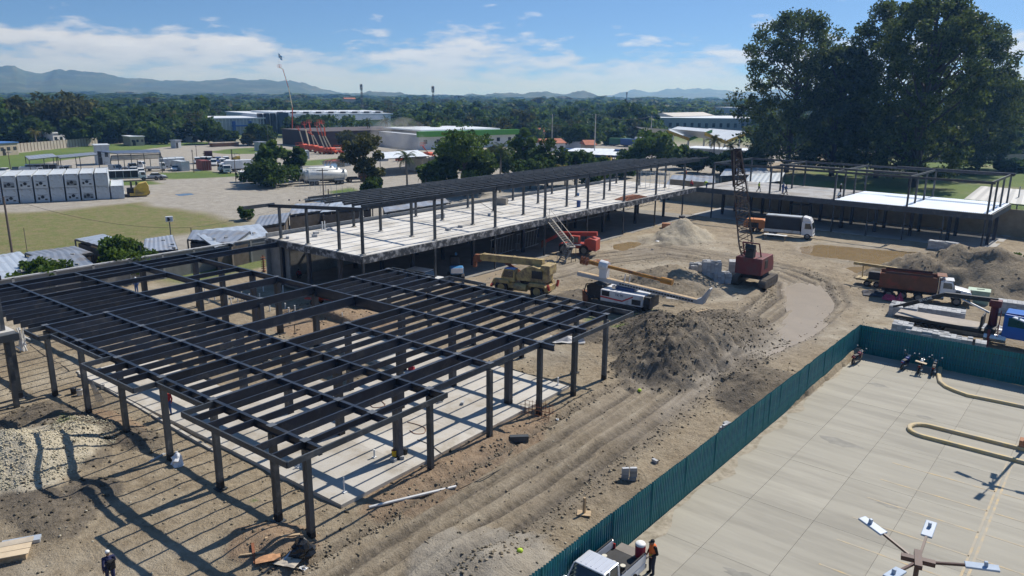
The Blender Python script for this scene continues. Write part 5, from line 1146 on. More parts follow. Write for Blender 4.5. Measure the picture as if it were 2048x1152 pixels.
# truck park with yellow cabs
YC=mat('yellow cab paint',(.62,.46,.05),.4); BC=mat('blue truck paint',(.03,.09,.26),.4); RC_=mat('magenta red truck paint',(.4,.03,.06),.4)
tp=face(1300,322,1140,312)
for k,(px,py,cab_,bd,lab) in enumerate([(1152,318,YC,BC,'long blue truck with yellow cab, left of the truck park'),(1185,324,YC,BC,'long blue truck with yellow cab second in the park'),(1150,300,RC_,ROOFW,'white-roofed truck with red end in the back row'),(1240,292,RC_,mat('green truck body',(.05,.16,.08),.5),'green truck with red cab in the back row'),(1262,294,YC,BC,'blue truck with yellow cab in the back row'),(1220,318,YC,BC,'low blue truck with yellow lamps at the front'),(1105,296,WHITE,BC,'blue truck beside the red-roofed building'),(1290,290,WHITE,WHITE,'white trailer truck under the power pole')]):
    truck(lab,P(px,py),tp+math.pi*.5*(k%2)*.2,'box',cab_,bd,9,2.5,2.5,r=.5,hc=2.3,group='trucks in the truck park')
canopy('pale flat roof over the truck park',[(1130,302),(1225,305),(1230,298),(1150,296)],[4.4]*4,[(0,0),(.5,0),(1,0),(0,1),(1,1)],ROOFW); canopy('second pale flat roof across the truck park',[(1155,308),(1260,312),(1262,304),(1170,302)],[4.6]*4,[(0,0),(.5,0),(1,0)],ROOFW)
# right edge: shed in the meadow, far yard wall
canopy('large pale corrugated lean-to roof in the meadow right of the wing',[(1928,398),(2075,412),(2075,382),(1962,372)],[3.3,3.3,4.2,4.2],[(0,0),(.5,0),(1,0),(0,1)],mat('pale zinc',(.36,.36,.35),.5,.1,.08,.4))
block('low_shed','long low blue-grey shed at the right edge of the plain','shed',(1985,304),(2080,306),8,3,WALLG,ROOFW,win=4); t=thing('field_wall','tan wall across the far side of the meadow','wall',P(1850,328)); a=P(1850,328);b=P(2060,322);d=b-a;t.rotation_euler=(0,0,math.atan2(d.y,d.x))
for i in range(10): MB().box(((i+.5)*d.length/10,0,1.2),(d.length/10-.2,.2,2.4)).build('wall_panel',mat('tan wall',(.32,.27,.21),.9),t)
# ================================================================ shanty roofs behind the boundary wall
SH=[([(-30,575),(72,528),(40,503),(-60,520)],2.7,'blue-grey corrugated shack roof at the left edge'),([(35,545),(190,530),(150,498),(60,512)],2.8,'wide weathered corrugated shack roof behind the pale bush'),([(95,520),(185,505),(150,492),(50,505)],3.0,'upper corrugated sheet of the wide shack'),([(150,478),(230,500),(280,490),(205,468)],3.6,'tilted pale blue sheet roof beside the leafy tree'),
    ([(285,505),(355,498),(345,470),(290,478)],2.9,'grey ribbed shack roof with weights on it'),([(375,478),(465,488),(500,462),(385,460)],3.1,'patched corrugated roof left of the white tarp roof'),([(430,495),(540,470),(520,448),(385,462)],3.0,'large light blue corrugated roof beside the boundary wall'),([(505,455),(570,445),(580,425),(520,432)],3.2,'grey roof with white edge below the roof steel'),([(575,430),(650,420),(660,405),(590,408)],3.3,'dark sheet roof leaning behind the building deck'),([(640,425),(745,415),(740,400),(660,405)],3.2,'low white sheet roof behind the upper columns'),([(770,425),(900,405),(880,388),(760,400)],3.0,'shaded shack roof beside the dark trees'),([(1440,352),(1545,348),(1530,335),(1450,338)],3.6,'grey shack roof behind the crane tip'),([(1480,372),(1560,362),(1570,345),(1500,348)],3.8,'white-patched shack roof left of the giant trees'),([(1330,372),(1430,368),(1430,352),(1345,350)],3.4,'rusty shack roof behind the end of the long deck')]
for k,(c,z,lab) in enumerate(SH):
    t=canopy(lab,c,[z-.25,z-.25,z+.25,z+.25],[(0,0),(1,0),(1,1),(0,1)],GALVROOF if k%3 else GALV,name='shack'); q=[P(*p,z) for p in c]; q=[p-Vector((t.location.x,t.location.y,0)) for p in q]; m=MB()
    for i in range(4):
        a_,b_=q[i]*.92,q[(i+1)%4]*.92; m.add([(a_.x,a_.y,0),(b_.x,b_.y,0),(b_.x,b_.y,z-.5),(a_.x,a_.y,z-.5)],[(0,1,2,3)])
    m.build('wall',mat('shack boards',(.10,.085,.07),.9,0,.3,1),t)
    if k in(4,6,1):
        for i in range(5):
            u,v=R_.random(),R_.random(); p=[P(*pp,z) for pp in c]; e=p[0].lerp(p[1],u).lerp(p[3].lerp(p[2],u),v)-t.location; MB().box((e.x,e.y,z+.12),(.4,.2,.2),R_.random()*3).build('roof_weight',BLOCK,t)
t=thing('air_conditioner','white air-conditioning unit standing on a post behind the wall','air conditioner',P(345,503,0)); MB().bar((0,0,0),(0,0,4.0),.1,.1).build('post',STEELG,t); MB().box((0,0,4.4),(.9,.4,.7),1.2).build('casing',WHITE,t,.04); MB().cyl((.15,-.17,4.4),(.2,-.26,4.4),.26,.26,12).build('fan_grille',DARK,t)
# ================================================================ poles and wires
def pole(label,px,py,ty,arm=1.6,r=.14,mt=None,arms=1):
    b=P(px,py); h=HT(b,px,ty); t=thing('utility_pole',label,'pole',b,yrz+1.2); MB().cyl((0,0,-.3),(0,0,h),r,r*.7,8).build('mast',mt or mat('timber pole',(.14,.11,.09),.9),t)
    for i in range(arms if arm else 0): MB().box((0,0,h-.4-i*.6),(.1,arm,.1)).build('crossarm',STEELG,t); MB().box((0,arm*.4,h-.25-i*.6),(.08,.08,.2)).build('insulator',WHITE,t); MB().box((0,-arm*.4,h-.25-i*.6),(.08,.08,.2)).build('insulator',WHITE,t)
    return b+Vector((0,0,h))
p1=pole('tall bare timber pole rising left of the shack roofs',26,516,392,0,.16); p2=pole('timber pole with crossarm in front of the tank trailers',648,406,337,2.2); p3=pole('slim pole beside the guard booth',472,364,318,0,.1); p4=pole('pole with small crossarm at the far left of the yard',22,343,302,1.6,.12)
p5=pole('floodlight pole beside the white container',388,345,299,.5,.12); p6=pole('thin leaning pole in the far yard',394,318,290,.5,.1); p7=pole('thin pole among the yard trees',537,292,250,.8,.1); p8=pole('pale concrete power pole above the truck park',1188,330,228,2.4,.2,CONC,2); p9=pole('pale concrete power pole behind the red-roofed building',1103,318,228,2.0,.18,CONC); p10=pole('pale concrete power pole before the factory',1300,300,232,2.4,.2,CONC); p11=pole('short post behind the wall with meter box',386,500,455,0,.08); p12=pole('thin mast beside the wide shack roof',57,520,455,0,.05); p13=pole('brown post below the roof steel',658,410,378,0,.14)
p14=pole('grey service pole at the right edge of the site',2030,435,372,0,.14,CONC); p15=pole('timber street pole behind the upper columns',657,440,400,0,.13)
def wire(label,a,b,sag=1.,n=10,r=.018):
    pts=[a.lerp(b,i/n)-Vector((0,0,sag*4*(i/n)*(1-i/n))) for i in range(n+1)]; o=MB().tube([p-a for p in pts],r,4).build('power_cable',DARK); o.location=a; tag(o,label,'cable')
wire('power cable sagging from the bare timber pole across the shack roofs',p1,p11,1.2); wire('power cable from the post behind the wall toward the roof steel',p11,p13,1.0); wire('power line across the truck park',p8,p10,1.5,r=.03); wire('power line left of the truck park',p9,p8,1.2,r=.03)
for px,py,ty,lab in((725,232,168,'lattice telephone mast with antennas above the left wood'),(867,235,172,'slim dark telephone mast above the wood'),(1252,225,184,'distant lattice pylon right of centre'),(1365,222,196,'distant small pylon before the pale mountains')):
    d_=ray(px,py); hd=math.hypot(d_[0],d_[1]); D={725:620,867:560,1252:1100,1365:1200}[px]; b=Vector((d_[0]/hd*D,d_[1]/hd*D,0)); h=HT(b,px,ty); t=thing('lattice_mast',lab,'mast',b); m=MB(); w0=h*.035
    for sx in(-1,1):
        for sy in(-1,1): m.bar((sx*w0,sy*w0,0),(sx*w0*.3,sy*w0*.3,h),.16,.16)
    for i in range(10):
        z0,z1=h*i/10,h*(i+1)/10; k0=w0*(1-.7*i/10);k1=w0*(1-.7*(i+1)/10)
        for sy in(-1,1): m.bar((-k0,sy*k0,z0),(k1,sy*k1,z1),.1,.1).bar((k0,sy*k0,z0),(-k1,sy*k1,z1),.1,.1)
    m.build('tower',STEELG,t)
    for z in(.88,.95): 
        for a in range(3): MB().box((math.cos(a*2.1)*w0*.9,math.sin(a*2.1)*w0*.9,h*z),(.5,.5,2.2)).build('antenna',WALLG,t)
def lettering(txt,size,par,loc,rot,mt_):
    fc=bpy.data.curves.new('lettering','FONT'); fc.body=txt; fc.size=size; fc.extrude=.004; o=bpy.data.objects.new('tmp',fc); COL.objects.link(o); dg=bpy.context.evaluated_depsgraph_get(); me=bpy.data.meshes.new_from_object(o.evaluated_get(dg)); bpy.data.objects.remove(o); me.materials.clear(); me.materials.append(mt_); q=link('lettering',me,par); q.location=loc; q.rotation_euler=rot; return q
# ================================================================ machines on the site
def face_g(p0,p1):
    a=G(*p0); b=G(*p1); return math.atan2(b.y-a.y,b.x-a.x)
def at(px,py): 
    p=G(px,py); return Vector((p.x,p.y,ZG(p.x,p.y)))
YCR=mat('faded crane yellow',(.46,.35,.15),.6,0,.22,1.2,col2=(.22,.16,.09),c2=.42,c2s=1.4); REDM=mat('faded red machine paint',(.42,.055,.035),.5,0,.2,1.5,col2=(.25,.07,.05),c2=.3); CRIM=mat('dull crimson paint',(.17,.035,.035),.6,0,.25,1.2,col2=(.10,.05,.045),c2=.35); TARP=mat('black tarpaulin',(.022,.024,.03),.7,0,.3,1)
# ---- yellow rough-terrain crane
t=thing('rough_terrain_crane','faded yellow mobile crane with lowered telescopic boom and rusty boom head','crane',at(1048,588),face_g((1105,592),(985,576)))
MB().prism([(-3.2,.75),(3.3,.75),(3.3,1.25),(1.2,1.35),(-3.2,1.35)],-1.0,1.0).build('carrier',YCR,t,.05)
for x in(2.1,-2.0):
    for s in(-1,1): 
        wheel(t,x,s*1.05,.74,.5,YCR); MB().prism([(x-1.0,1.25),(x+1.0,1.25),(x+.85,1.62),(x-.85,1.62)],s*1.05-.32,s*1.05+.32).build('mudguard',YCR,t,.04)
MB().cyl((-.9,1.25,1.0),(.5,1.25,1.0),.36,.36,14).build('fuel_tank',YCR,t)
MB().cyl((-.6,0,1.35),(-.6,0,1.7),.95,.95,18).build('turntable',DARK,t)
MB().prism([(-2.9,1.65),(.4,1.65),(.6,2.2),(-.4,3.0),(-1.3,3.3),(-2.9,3.0)],-.95,.95).build('superstructure',YCR,t,.06)
MB().box((-2.75,0,3.0),(1.0,1.9,1.0)).build('counterweight',YCR,t,.06); MB().box((-1.9,.98,2.45),(1.2,.06,.8)).build('engine_grille',DARK,t); MB().box((-2.2,-.98,2.45),(1.2,.06,.8)).build('engine_grille',DARK,t)
c=MB().prism([(.6,1.45),(2.1,1.45),(2.15,1.9),(1.8,2.75),(.6,2.75)],.25,1.12).build('cab',YCR,t,.05)
MB().prism([(.75,1.9),(2.0,1.9),(1.75,2.62),(.75,2.62)],1.115,1.135).build('window',GLASS,c); MB().prism([(2.16,1.95),(1.85,2.68),(1.83,2.68),(2.13,1.95)],.33,1.05).build('windscreen',GLASS,c); MB().box((1.2,.68,2.79),(1.2,.85,.05)).build('cab_roof',mat('blue sunshade',(.05,.16,.42),.4),c)
b0,b1=Vector((-2.1,-.15,3.55)),Vector((5.3,-.15,3.45)); MB().bar(b0,b0.lerp(b1,.93),.62,.72).build('boom',YCR,t,.03); MB().bar(b0.lerp(b1,.9),b1,.48,.56).build('boom_section',YCR,t)
for u in(.1,.45,.93): MB().bar(b0.lerp(b1,u),b0.lerp(b1,u+.02),.70,.80).build('boom_collar',YCR,t)
for s in(-.18,.18): MB().cyl((-.2,s-.15,1.9),(2.3,s-.15,3.15),.11,.11,8).build('lift_cylinder',RUST,t)
h=MB().box((5.55,-.15,3.3),(.7,.55,.75)).build('boom_head',RUST,t,.05)
for s in(-.15,.15): MB().cyl((5.75,s-.25,3.2),(5.75,s-.1,3.2),.34,.34,14).build('sheave',RUST,h)
MB().box((5.95,-.15,2.65),(.35,.4,.8)).build('hook_block',RUST,t,.05)
for x in(3.2,-3.3):
    for s in(-1,1): MB().bar((x,s*1.0,1.0),(x,s*1.35,1.6 if x<0 else .8),.22,.22).build('outrigger',REDM,t)
# ---- drilling rig
drz=face_g((1180,610),(1292,630))
t=thing('drilling_rig','white and red tracked drilling rig with mast laid flat and orange kelly bar','drilling rig',at(1238,622),drz); RIGW=mat('white rig paint',(.66,.66,.67),.4,0,.07,1,col2=(.4,.36,.3),c2=.2)
def track(par,x0,x1,y,w,r,mt=DARK):
    n=14; pl=[(x0+r*math.cos(a),r+r*math.sin(a)) for a in np.linspace(math.pi*.5,math.pi*1.5,7)]+[(x1+r*math.cos(a),r+r*math.sin(a)) for a in np.linspace(-math.pi*.5,math.pi*.5,7)]
    o=MB().prism(pl,y-w/2,y+w/2).build('track',mt,par)
    L_=(x1-x0); k=int(L_/.22)
    sh=MB()
    for i in range(k):
        x=x0+(i+.5)*L_/k; sh.box((x,y,2*r+.025),(.15,w+.04,.05)); sh.box((x,y,.0),(.15,w+.04,.05))
    sh.build('track_shoes',mat('muddy track steel',(.10,.085,.07),.8),o)['kind']='stuff'
    for i in range(5): MB().cyl((x0+L_*i/4,y-w/2-.02,r),(x0+L_*i/4,y+w/2+.02,r),r*.62 if i in(0,4) else r*.4,None,12).build('roller',mat('muddy track steel'),o)
for s in(-1,1): track(t,-2.4,2.4,s*1.25,.6,.48)
MB().box((0,0,.75),(3.6,2.0,.5)).build('undercarriage',DARK,t)
b=MB().prism([(-1.4,1.05),(3.0,1.05),(3.0,2.1),(-1.4,2.2)],-1.35,1.2).build('engine_housing',RIGW,t,.05)
STR=mat('red stripe paint',(.5,.04,.05),.4)
MB().add([(-1.4,-1.362,1.42),(.9,-1.362,1.27),(2.0,-1.362,1.85),(2.0,-1.362,1.98),(.9,-1.362,1.42),(-1.4,-1.362,1.56)],[(0,1,4,5),(1,2,3,4)]).build('stripe',STR,b); MB().box((-.85,-1.365,1.85),(.8,.02,.5)).build('vent_grille',DARK,b); MB().box((2.35,-1.365,1.45),(.9,.02,.5)).build('vent_grille',DARK,b)
# model lettering on the housing
lettering('TK 90',.34,t,(.15,-1.37,1.75),(math.pi/2,0,0),mat('navy lettering',(.03,.04,.12),.5))
MB().box((3.35,-.1,1.5),(.6,2.2,1.1)).build('rear_cabinet',DARK,t,.04); MB().box((.6,.2,2.3),(2.2,1.5,.25)).build('engine_cover',mat('blue engine cover',(.03,.07,.18),.5),t,.05)
MB().box((-.3,-.6,2.4),(.4,.4,.35)).build('air_filter',CHROME,t,.05)
MB().prism([(-3.0,.9),(-1.4,1.1),(-1.4,2.4),(-2.4,2.6),(-3.2,2.2)],-.9,.9).build('winch_frame',DARK,t,.05)
for s in(-.5,.5): MB().cyl((-2.5,s-.2,1.9),(-2.5,s+.2,1.9),.6,.6,14).build('winch_drum',RIGW,t)
m0,m1=Vector((-4.6,0,3.05)),Vector((7.9,0,2.15)); mast=MB().bar(m0,m1,.62,.34).build('mast',mat('grey-white mast',(.46,.46,.46),.5,0,.1,1),t); dv=m1-m0
for i in range(26):
    p=m0+dv*(.38+.6*i/26); MB().box((p.x,-.318,p.z),(.22,.02,.14)).build('mast_slot',DARK,mast)
MB().bar(m0+Vector((0,0,.19)),m1+Vector((0,0,.19)),.5,.04).build('mast_rail',WOOD,mast)
ORB=mat('ochre kelly bar',(.46,.21,.03),.45,0,.2,1.2,col2=(.16,.07,.03),c2=.34)
k0,k1=Vector((-3.4,0,4.35)),Vector((5.2,0,3.55)); kd=(k1-k0); MB().cyl(k0+kd*.1,k1,.17,.17,12).build('kelly_bar',ORB,t); MB().cyl(k0+kd*.88,k1+kd*.01,.30,.30,12).build('kelly_sleeve',ORB,t); MB().cyl(k0,k0+kd*.12,.22,.22,12).build('kelly_head',ORB,t)
MB().cyl(k0+kd*.14,k0+kd*.24,.50,.46,14).build('rotary_drive',RIGW,t); MB().box(k0+kd*.19-Vector((0,0,.7)),(.8,.7,1.0)).build('drive_carriage',RIGW,t,.05); MB().cyl(k0+kd*.25,k0+kd*.36,.16,.16,10).build('guide_tube',RIGW,t)
for u in(-.035,-.07,-.105): MB().cyl(k0+kd*u,k0+kd*(u+.006),.42,.42,14).build('auger_flight',RUST,t)
MB().cyl(k0-kd*.11,k0,.09,.09,8).build('auger_stem',RUST,t)
for x in(.4,.9): MB().bar((x,0,2.6),(x+.1,0,3.7),.08,.08).build('cradle',RIGW,t)
MB().prism([(7.7,1.95),(8.4,2.0),(9.0,3.5),(8.9,3.6),(8.2,2.6),(7.7,2.35)],-.34,.34).build('mast_foot',mat('grey-white mast'),t,.04)
MB().tube([Vector((-2.2,-1.0,2.6)),Vector((-3.1,-1.1,2.4)),Vector((-3.3,-1.1,1.7)),Vector((-2.8,-1.1,1.2)),Vector((-2.2,-1.0,1.3))],.06,6).build('hose',RUBBER,t); MB().prism([(-3.6,.3),(-2.9,.3),(-3.1,1.4),(-3.7,1.6)],-.8,-.2).build('rear_jack',RUST,t)
# ---- lattice-boom crawler crane
cb=at(1508,568); crz_=face_g((1516,575),(1549,555))
t=thing('crawler_crane','dull red crawler crane with tall rusty lattice boom beside the block stacks','crane',cb,crz_)
for s in(-1,1): track(t,-1.9,1.9,s*1.55,.75,.46,mat('muddy track steel'))
MB().box((0,0,.95),(2.2,2.4,.5)).build('carbody',DARK,t); MB().cyl((0,0,1.2),(0,0,1.45),1.0,1.0,18).build('slew_ring',DARK,t)
MB().prism([(-2.6,1.45),(1.7,1.45),(1.7,2.3),(1.2,3.3),(-2.6,3.3)],-1.45,1.45).build('machinery_house',CRIM,t,.06)
MB().prism([(-1.4,1.45),(1.9,1.45),(1.9,2.4),(1.5,3.45),(-.4,3.45)],.5,1.5).build('cab',CRIM,t,.05)
for s in(-1.46,1.46): MB().box((-1.0,s,2.5),(1.0,.04,.9)).build('side_louvre',DARK,t)
MB().box((1.0,1.52,2.8),(.9,.04,.7)).build('window',GLASS,t); MB().prism([(1.92,2.4),(1.53,3.4),(1.51,3.4),(1.9,2.4)],.6,1.4).build('windscreen',GLASS,t)
MB().box((-2.2,0,3.75),(.9,.9,.9)).build('gantry_winch',DARK,t,.08); MB().cyl((-2.3,-.5,4.4),(-2.3,.5,4.4),.35,.35,12).build('winch_drum',DARK,t)
for s in(-.9,.9): MB().bar((-1.2,s,3.2),(-2.3,s,4.9),.12,.12).build('gantry_leg',CRIM,t)
MB().bar((-2.3,-.9,4.9),(-2.3,.9,4.9),.14,.14).build('gantry_bar',CRIM,t)
# boom: foot and tip from the photograph's direction, at the crane's own distance
inv=Matrix.Rotation(-crz_,3,'Z'); toview=Vector((cb.x,cb.y,0)).normalized(); sdv=Vector((toview.y,-toview.x,0)); D=(cb-Vector((0,0,CH))).length
tipw=sdv*((1456-1508)*D/FPX)+toview*2.6; hz0=HT(cb,1456,313); tl=inv@tipw; T_=Vector((tl.x,tl.y,hz0*1.03)); ft=inv@(sdv*((1494-1508)*D/FPX)-toview*1.0); F_=Vector((ft.x,ft.y,1.9))
LATT=mat('rusty lattice steel',(.16,.12,.085),.8,0,.3,2,col2=(.09,.05,.035),c2=.4)
ax=(T_-F_); L_=ax.length; axn=ax.normalized(); sd=inv@sdv; sd=(sd-axn*sd.dot(axn)).normalized(); vd=axn.cross(sd)
bo=MB(); ww=lambda u:.28+.42*min(1,u*5) if u<.2 else (.70 if u<.62 else .70-.34*(u-.62)/.38)
nb=22; P4=lambda u:[F_+ax*u+sd*(sx*ww(u))+vd*(sy*ww(u)) for sx,sy in((-1,-1),(1,-1),(1,1),(-1,1))]
for i in range(nb):
    u0,u1=i/nb,(i+1)/nb; A4,B4=P4(u0),P4(u1)
    for k in range(4):
        bo.bar(A4[k],B4[k],.12,.12); e=(k+1)%4
        if i%2: bo.bar(A4[k],B4[e],.07,.07)
        else: bo.bar(A4[e],B4[k],.07,.07)
        if i%4==0: bo.bar(A4[k],A4[e],.06,.06)
bo.build('lattice_boom',LATT,t)
HD=mat('dark rusty boom head',(.055,.035,.028),.85,0,.4,2)
for k in(-1,1): MB().bar(F_+ax*.80+sd*(k*.40),F_+ax*1.0+sd*(k*.34),.10,.34).build('boom_head_plate',HD,t)
MB().bar(F_+ax*.94,F_+ax*1.02,.8,.6).build('boom_tip',HD,t); MB().bar(F_+ax*.70-sd*.72,F_+ax*1.01-sd*.60,.16,.2).build('pile_leader',HD,t)
for i in range(6): MB().bar(F_+ax*(.66+.05*i)-sd*.4,F_+ax*(.68+.05*i)+sd*.4,.1,.1).build('head_rung',HD,t)
for k in(-.3,.3): MB().cyl(Vector((-2.3,k,4.9)),F_+ax*.97+sd*k*.5,.025,.025,4).build('pendant_rope',DARK,t)
MB().cyl(F_+ax*1.0+sd*.5,F_+ax*.3+sd*1.2,.02,.02,4).build('hoist_rope',DARK,t)
# ---- red telehandler by the stairs
t=thing('telehandler','red telehandler parked behind the site stairs with boom reaching under the deck','telehandler',at(1153,508),face_g((1185,512),(1110,505)))
MB().prism([(-2.6,.8),(2.2,.8),(2.2,1.2),(.8,1.35),(-1.2,1.4),(-2.6,1.9)],-.9,.9).build('chassis',REDM,t,.06); MB().prism([(-2.9,.6),(-1.3,.9),(-1.3,2.0),(-2.0,2.3),(-2.9,2.1)],-1.0,1.0).build('counterweight',REDM,t,.08)
for x in(1.5,-1.3):
    for s in(-1,1): wheel(t,x,s*.95,.66,.45); 
MB().bar((-2.7,-.15,2.75),(2.6,-.15,2.35),.5,.55).build('boom',REDM,t,.03); MB().bar((2.4,-.15,2.35),(4.4,-.15,1.2),.38,.4).build('boom_section',REDM,t); MB().box((4.7,-.15,.9),(.2,1.4,.9)).build('fork_carriage',RUST,t)
c=MB().prism([(-.6,1.3),(.9,1.3),(1.0,1.8),(.6,2.45),(-.6,2.45)],.2,1.0).build('cab_frame',REDM,t,.04); MB().prism([(-.5,1.6),(.85,1.6),(.55,2.35),(-.5,2.35)],.99,1.01).build('window',GLASS,c); MB().box((.0,.95,1.36),(1.9,.9,.06)).build('bonnet',WHITE,t)
# ---- white stake truck with tarpaulin body
t=truck('white cab-forward truck with black tarpaulin body parked by the far wing',at(1565,473),face_g((1530,468),(1605,475)),'flat',WHITE,GALV,5.2,2.2,r=.46,hc=2.0,z0=.6)
MB().box((0,0,2.05),(5.1,2.15,2.2)).build('tarpaulin_body',TARP,t,.12); MB().box((0,0,3.2),(5.0,1.6,.06)).build('tarpaulin_roof',GALV,t); MB().prism([(2.75,2.6),(4.05,2.6),(3.7,3.15),(2.75,3.35)],-.95,.95).build('wind_deflector',WHITE,t,.1)
# ---- orange compressor
t=thing('air_compressor','orange towable compressor behind the white tarpaulin truck','compressor',at(1510,463),face_g((1485,462),(1530,466))); OR2=mat('orange enclosure',(.55,.20,.06),.5,0,.12,1)
MB().prism([(-1.7,.6),(1.7,.6),(1.7,1.6),(1.3,2.0),(-1.3,2.0),(-1.7,1.5)],-.85,.85).build('canopy',OR2,t,.12); MB().box((-.2,-.87,1.1),(1.6,.04,.8)).build('open_panel',DARK,t)
for x in(-.5,.5):
    for s in(-1,1): wheel(t,x,s*.8,.34,.22)
MB().bar((1.7,0,.6),(2.9,0,.45),.1,.1).build('drawbar',DARK,t)
# ---- dump truck
t=thing('dump_truck','dump truck with white cab and rusty brown tipping body on the right','dump truck',at(1846,600),face_g((1775,594),(1925,611))); t.scale=(.87,.87,.87)
RB=mat('rusty brown tipper',(.17,.075,.04),.75,0,.25,1.2,col2=(.28,.06,.04),c2=.3)
MB().box((-.3,0,.95),(8.6,.9,.3)).build('chassis',DARK,t)
for x,r in((3.35,.53),(-.6,.52),(-2.3,.53),(-3.75,.53)):
    for s in(-1,1): wheel(t,x,s*1.05,r,.34)
b=MB(); x0,x1,z0,z1,w=-4.9,1.15,1.35,2.95,1.22
for s in(-1,1): b.box(((x0+x1)/2,s*w,(z0+z1)/2),(x1-x0,.08,z1-z0))
b.box((x0,0,(z0+z1)/2),(.08,2*w,z1-z0)).box((x1,0,(z0+z1)/2+.15),(.08,2*w,z1-z0+.3)).box(((x0+x1)/2,0,z0),(x1-x0,2*w,.08)).build('tipping_body',RB,t)
for i in range(10):
    for s in(-1,1): MB().box((x0+.2+i*(x1-x0-.4)/9,s*(w+.07),(z0+z1)/2),(.12,.08,z1-z0-.05)).build('rib',RB,t)
for s in(-1,1): MB().box(((x0+x1)/2,s*(w+.02),z1+.08),(x1-x0,.16,.14)).build('top_rail',RB,t); MB().box(((x0+x1)/2,s*(w+.02),z1+.25),(x1-x0-1,.05,.28)).build('side_extension',mat('dark side board',(.07,.04,.035),.8),t)
MB().box((x1+.45,0,z1+.35),(1.0,2.2,.06)).build('cab_guard',RB,t)
cw=2.2; b=MB().prism([(1.5,.95),(3.0,.95),(3.0,1.9),(2.75,2.75),(1.5,2.8)],-cw/2,cw/2).build('cab',WHITE,t,.08); MB().prism([(2.95,1.0),(4.75,.95),(4.8,1.55),(4.6,1.75),(2.95,2.05)],-.95,.95).build('bonnet',WHITE,t,.14)
for s in(-1,1):
    MB().prism([(1.8,1.95),(2.78,1.95),(2.62,2.6),(1.8,2.6)],s*(cw/2+.005)-.006,s*(cw/2+.005)+.006).build('side_window',GLASS,b); MB().prism([(2.55,.95),(4.3,.95),(4.0,1.35),(2.95,1.4)],s*1.05-.22,s*1.05+.22).build('mudguard',WHITE,t,.08); MB().box((2.9,s*1.32,2.2),(.08,.2,.5)).build('mirror',DARK,t); MB().box((4.72,s*.75,1.35),(.12,.3,.25)).build('headlight',HL,t); MB().cyl((1.3,s*.95,1.1),(1.3,s*.95,3.3),.09,.09,8).build('exhaust_stack',CHROME,t); MB().cyl((.9,s*1.0,.85),(2.0,s*1.0,.85),.32,.32,12).build('fuel_tank',CHROME,t)
MB().prism([(3.02,2.05),(2.78,2.7),(2.76,2.7),(2.98,2.05)],-.95,.95).build('windscreen',GLASS,t); MB().box((2.3,0,2.86),(1.2,1.9,.08)).build('roof_cap',WHITE,t,.03); MB().box((4.86,0,.85),(.2,2.2,.35)).build('bumper',CHROME,t,.04); MB().box((4.80,0,1.45),(.05,1.0,.7)).build('grille',DARK,t); MB().box((3.4,-.965,1.65),(.5,.02,.2)).build('bonnet_vent',DARK,t)
# ---- blue truck with loader crane
t=thing('crane_truck','bright blue flatbed truck with black folded loader crane beside the fence','truck',Vector((-7.1,74.0,ZG(-7.1,74.0))),rad(-1))
BLU=mat('bright blue truck paint',(.012,.11,.42),.3,0,.08,1)
MB().box((.5,0,.95),(10.5,.9,.28)).build('chassis',DARK,t); MB().box((-2.3,0,1.35),(6.6,2.4,.14)).build('flatbed',mat('worn grey deck plate',(.30,.26,.22),.7,0,.2,.8),t)
for s in(-1,1): MB().box((-2.3,s*1.2,1.28),(6.6,.08,.26)).build('side_rail',DARK,t)
MB().box((1.05,0,1.9),(.12,2.3,1.0)).build('headboard',DARK,t)
for x in(-3.6,-2.3,5.2):
    for s in(-1,1): wheel(t,x,s*1.05,.53,.34)
b=MB().prism([(2.6,.95),(4.4,.95),(4.4,2.0),(4.15,2.95),(2.6,3.0)],-1.1,1.1).build('cab',BLU,t,.1); MB().prism([(4.35,1.0),(6.3,.95),(6.35,1.5),(6.1,1.75),(4.35,2.1)],-1.0,1.0).build('bonnet',BLU,t,.16); MB().prism([(4.42,2.12),(4.19,2.85),(4.17,2.85),(4.38,2.12)],-.95,.95).build('windscreen',GLASS,t)
for s in(-1,1): MB().prism([(2.95,2.0),(4.15,2.0),(4.0,2.75),(2.95,2.75)],s*1.107-.006,s*1.107+.006).build('side_window',GLASS,b); MB().prism([(4.35,.95),(6.2,.95),(5.9,1.4),(4.7,1.45)],s*1.05-.22,s*1.05+.22).build('mudguard',BLU,t,.08); MB().cyl((1.4,s*1.0,.8),(3.0,s*1.0,.8),.34,.34,12).build('fuel_tank',CHROME,t); MB().box((6.3,s*.75,1.3),(.12,.3,.25)).build('headlight',HL,t)
MB().box((3.4,0,3.05),(1.5,1.8,.1)).build('roof_fairing',BLU,t,.04); MB().box((6.42,0,.85),(.2,2.2,.35)).build('bumper',CHROME,t,.04)
DR=mat('maroon crane column',(.13,.02,.025),.5,0,.15,1.5); MB().box((1.75,0,1.3),(.8,2.3,.5)).build('crane_base',DARK,t,.04); MB().cyl((1.75,.2,1.4),(1.75,.2,3.5),.34,.28,12).build('crane_column',DR,t); MB().box((1.75,.2,3.5),(.9,.7,.6)).build('crane_king',DR,t,.08)
MB().bar((1.9,.2,3.75),(-2.2,.25,3.6),.3,.36).build('main_boom',DARK,t); MB().bar((-2.2,.25,3.55),(-5.3,.3,2.0),.28,.34).build('outer_boom',DARK,t); MB().bar((-4.8,.3,2.25),(-6.1,.32,1.75),.16,.18).build('boom_extension',DARK,t); MB().cyl((1.4,.2,2.6),(-.8,.2,3.45),.1,.1,8).build('lift_ram',CHROME,t)
lettering('SKYLINE',.30,t,(-4.0,.095,2.58),(math.pi/2,-.463,0),mat('pale lettering',(.7,.7,.7),.5))
for s in(-1,1): MB().bar((1.75,s*1.25,1.5),(1.75,s*1.3,.05),.2,.2).build('stabiliser',DR,t)
m=MB()
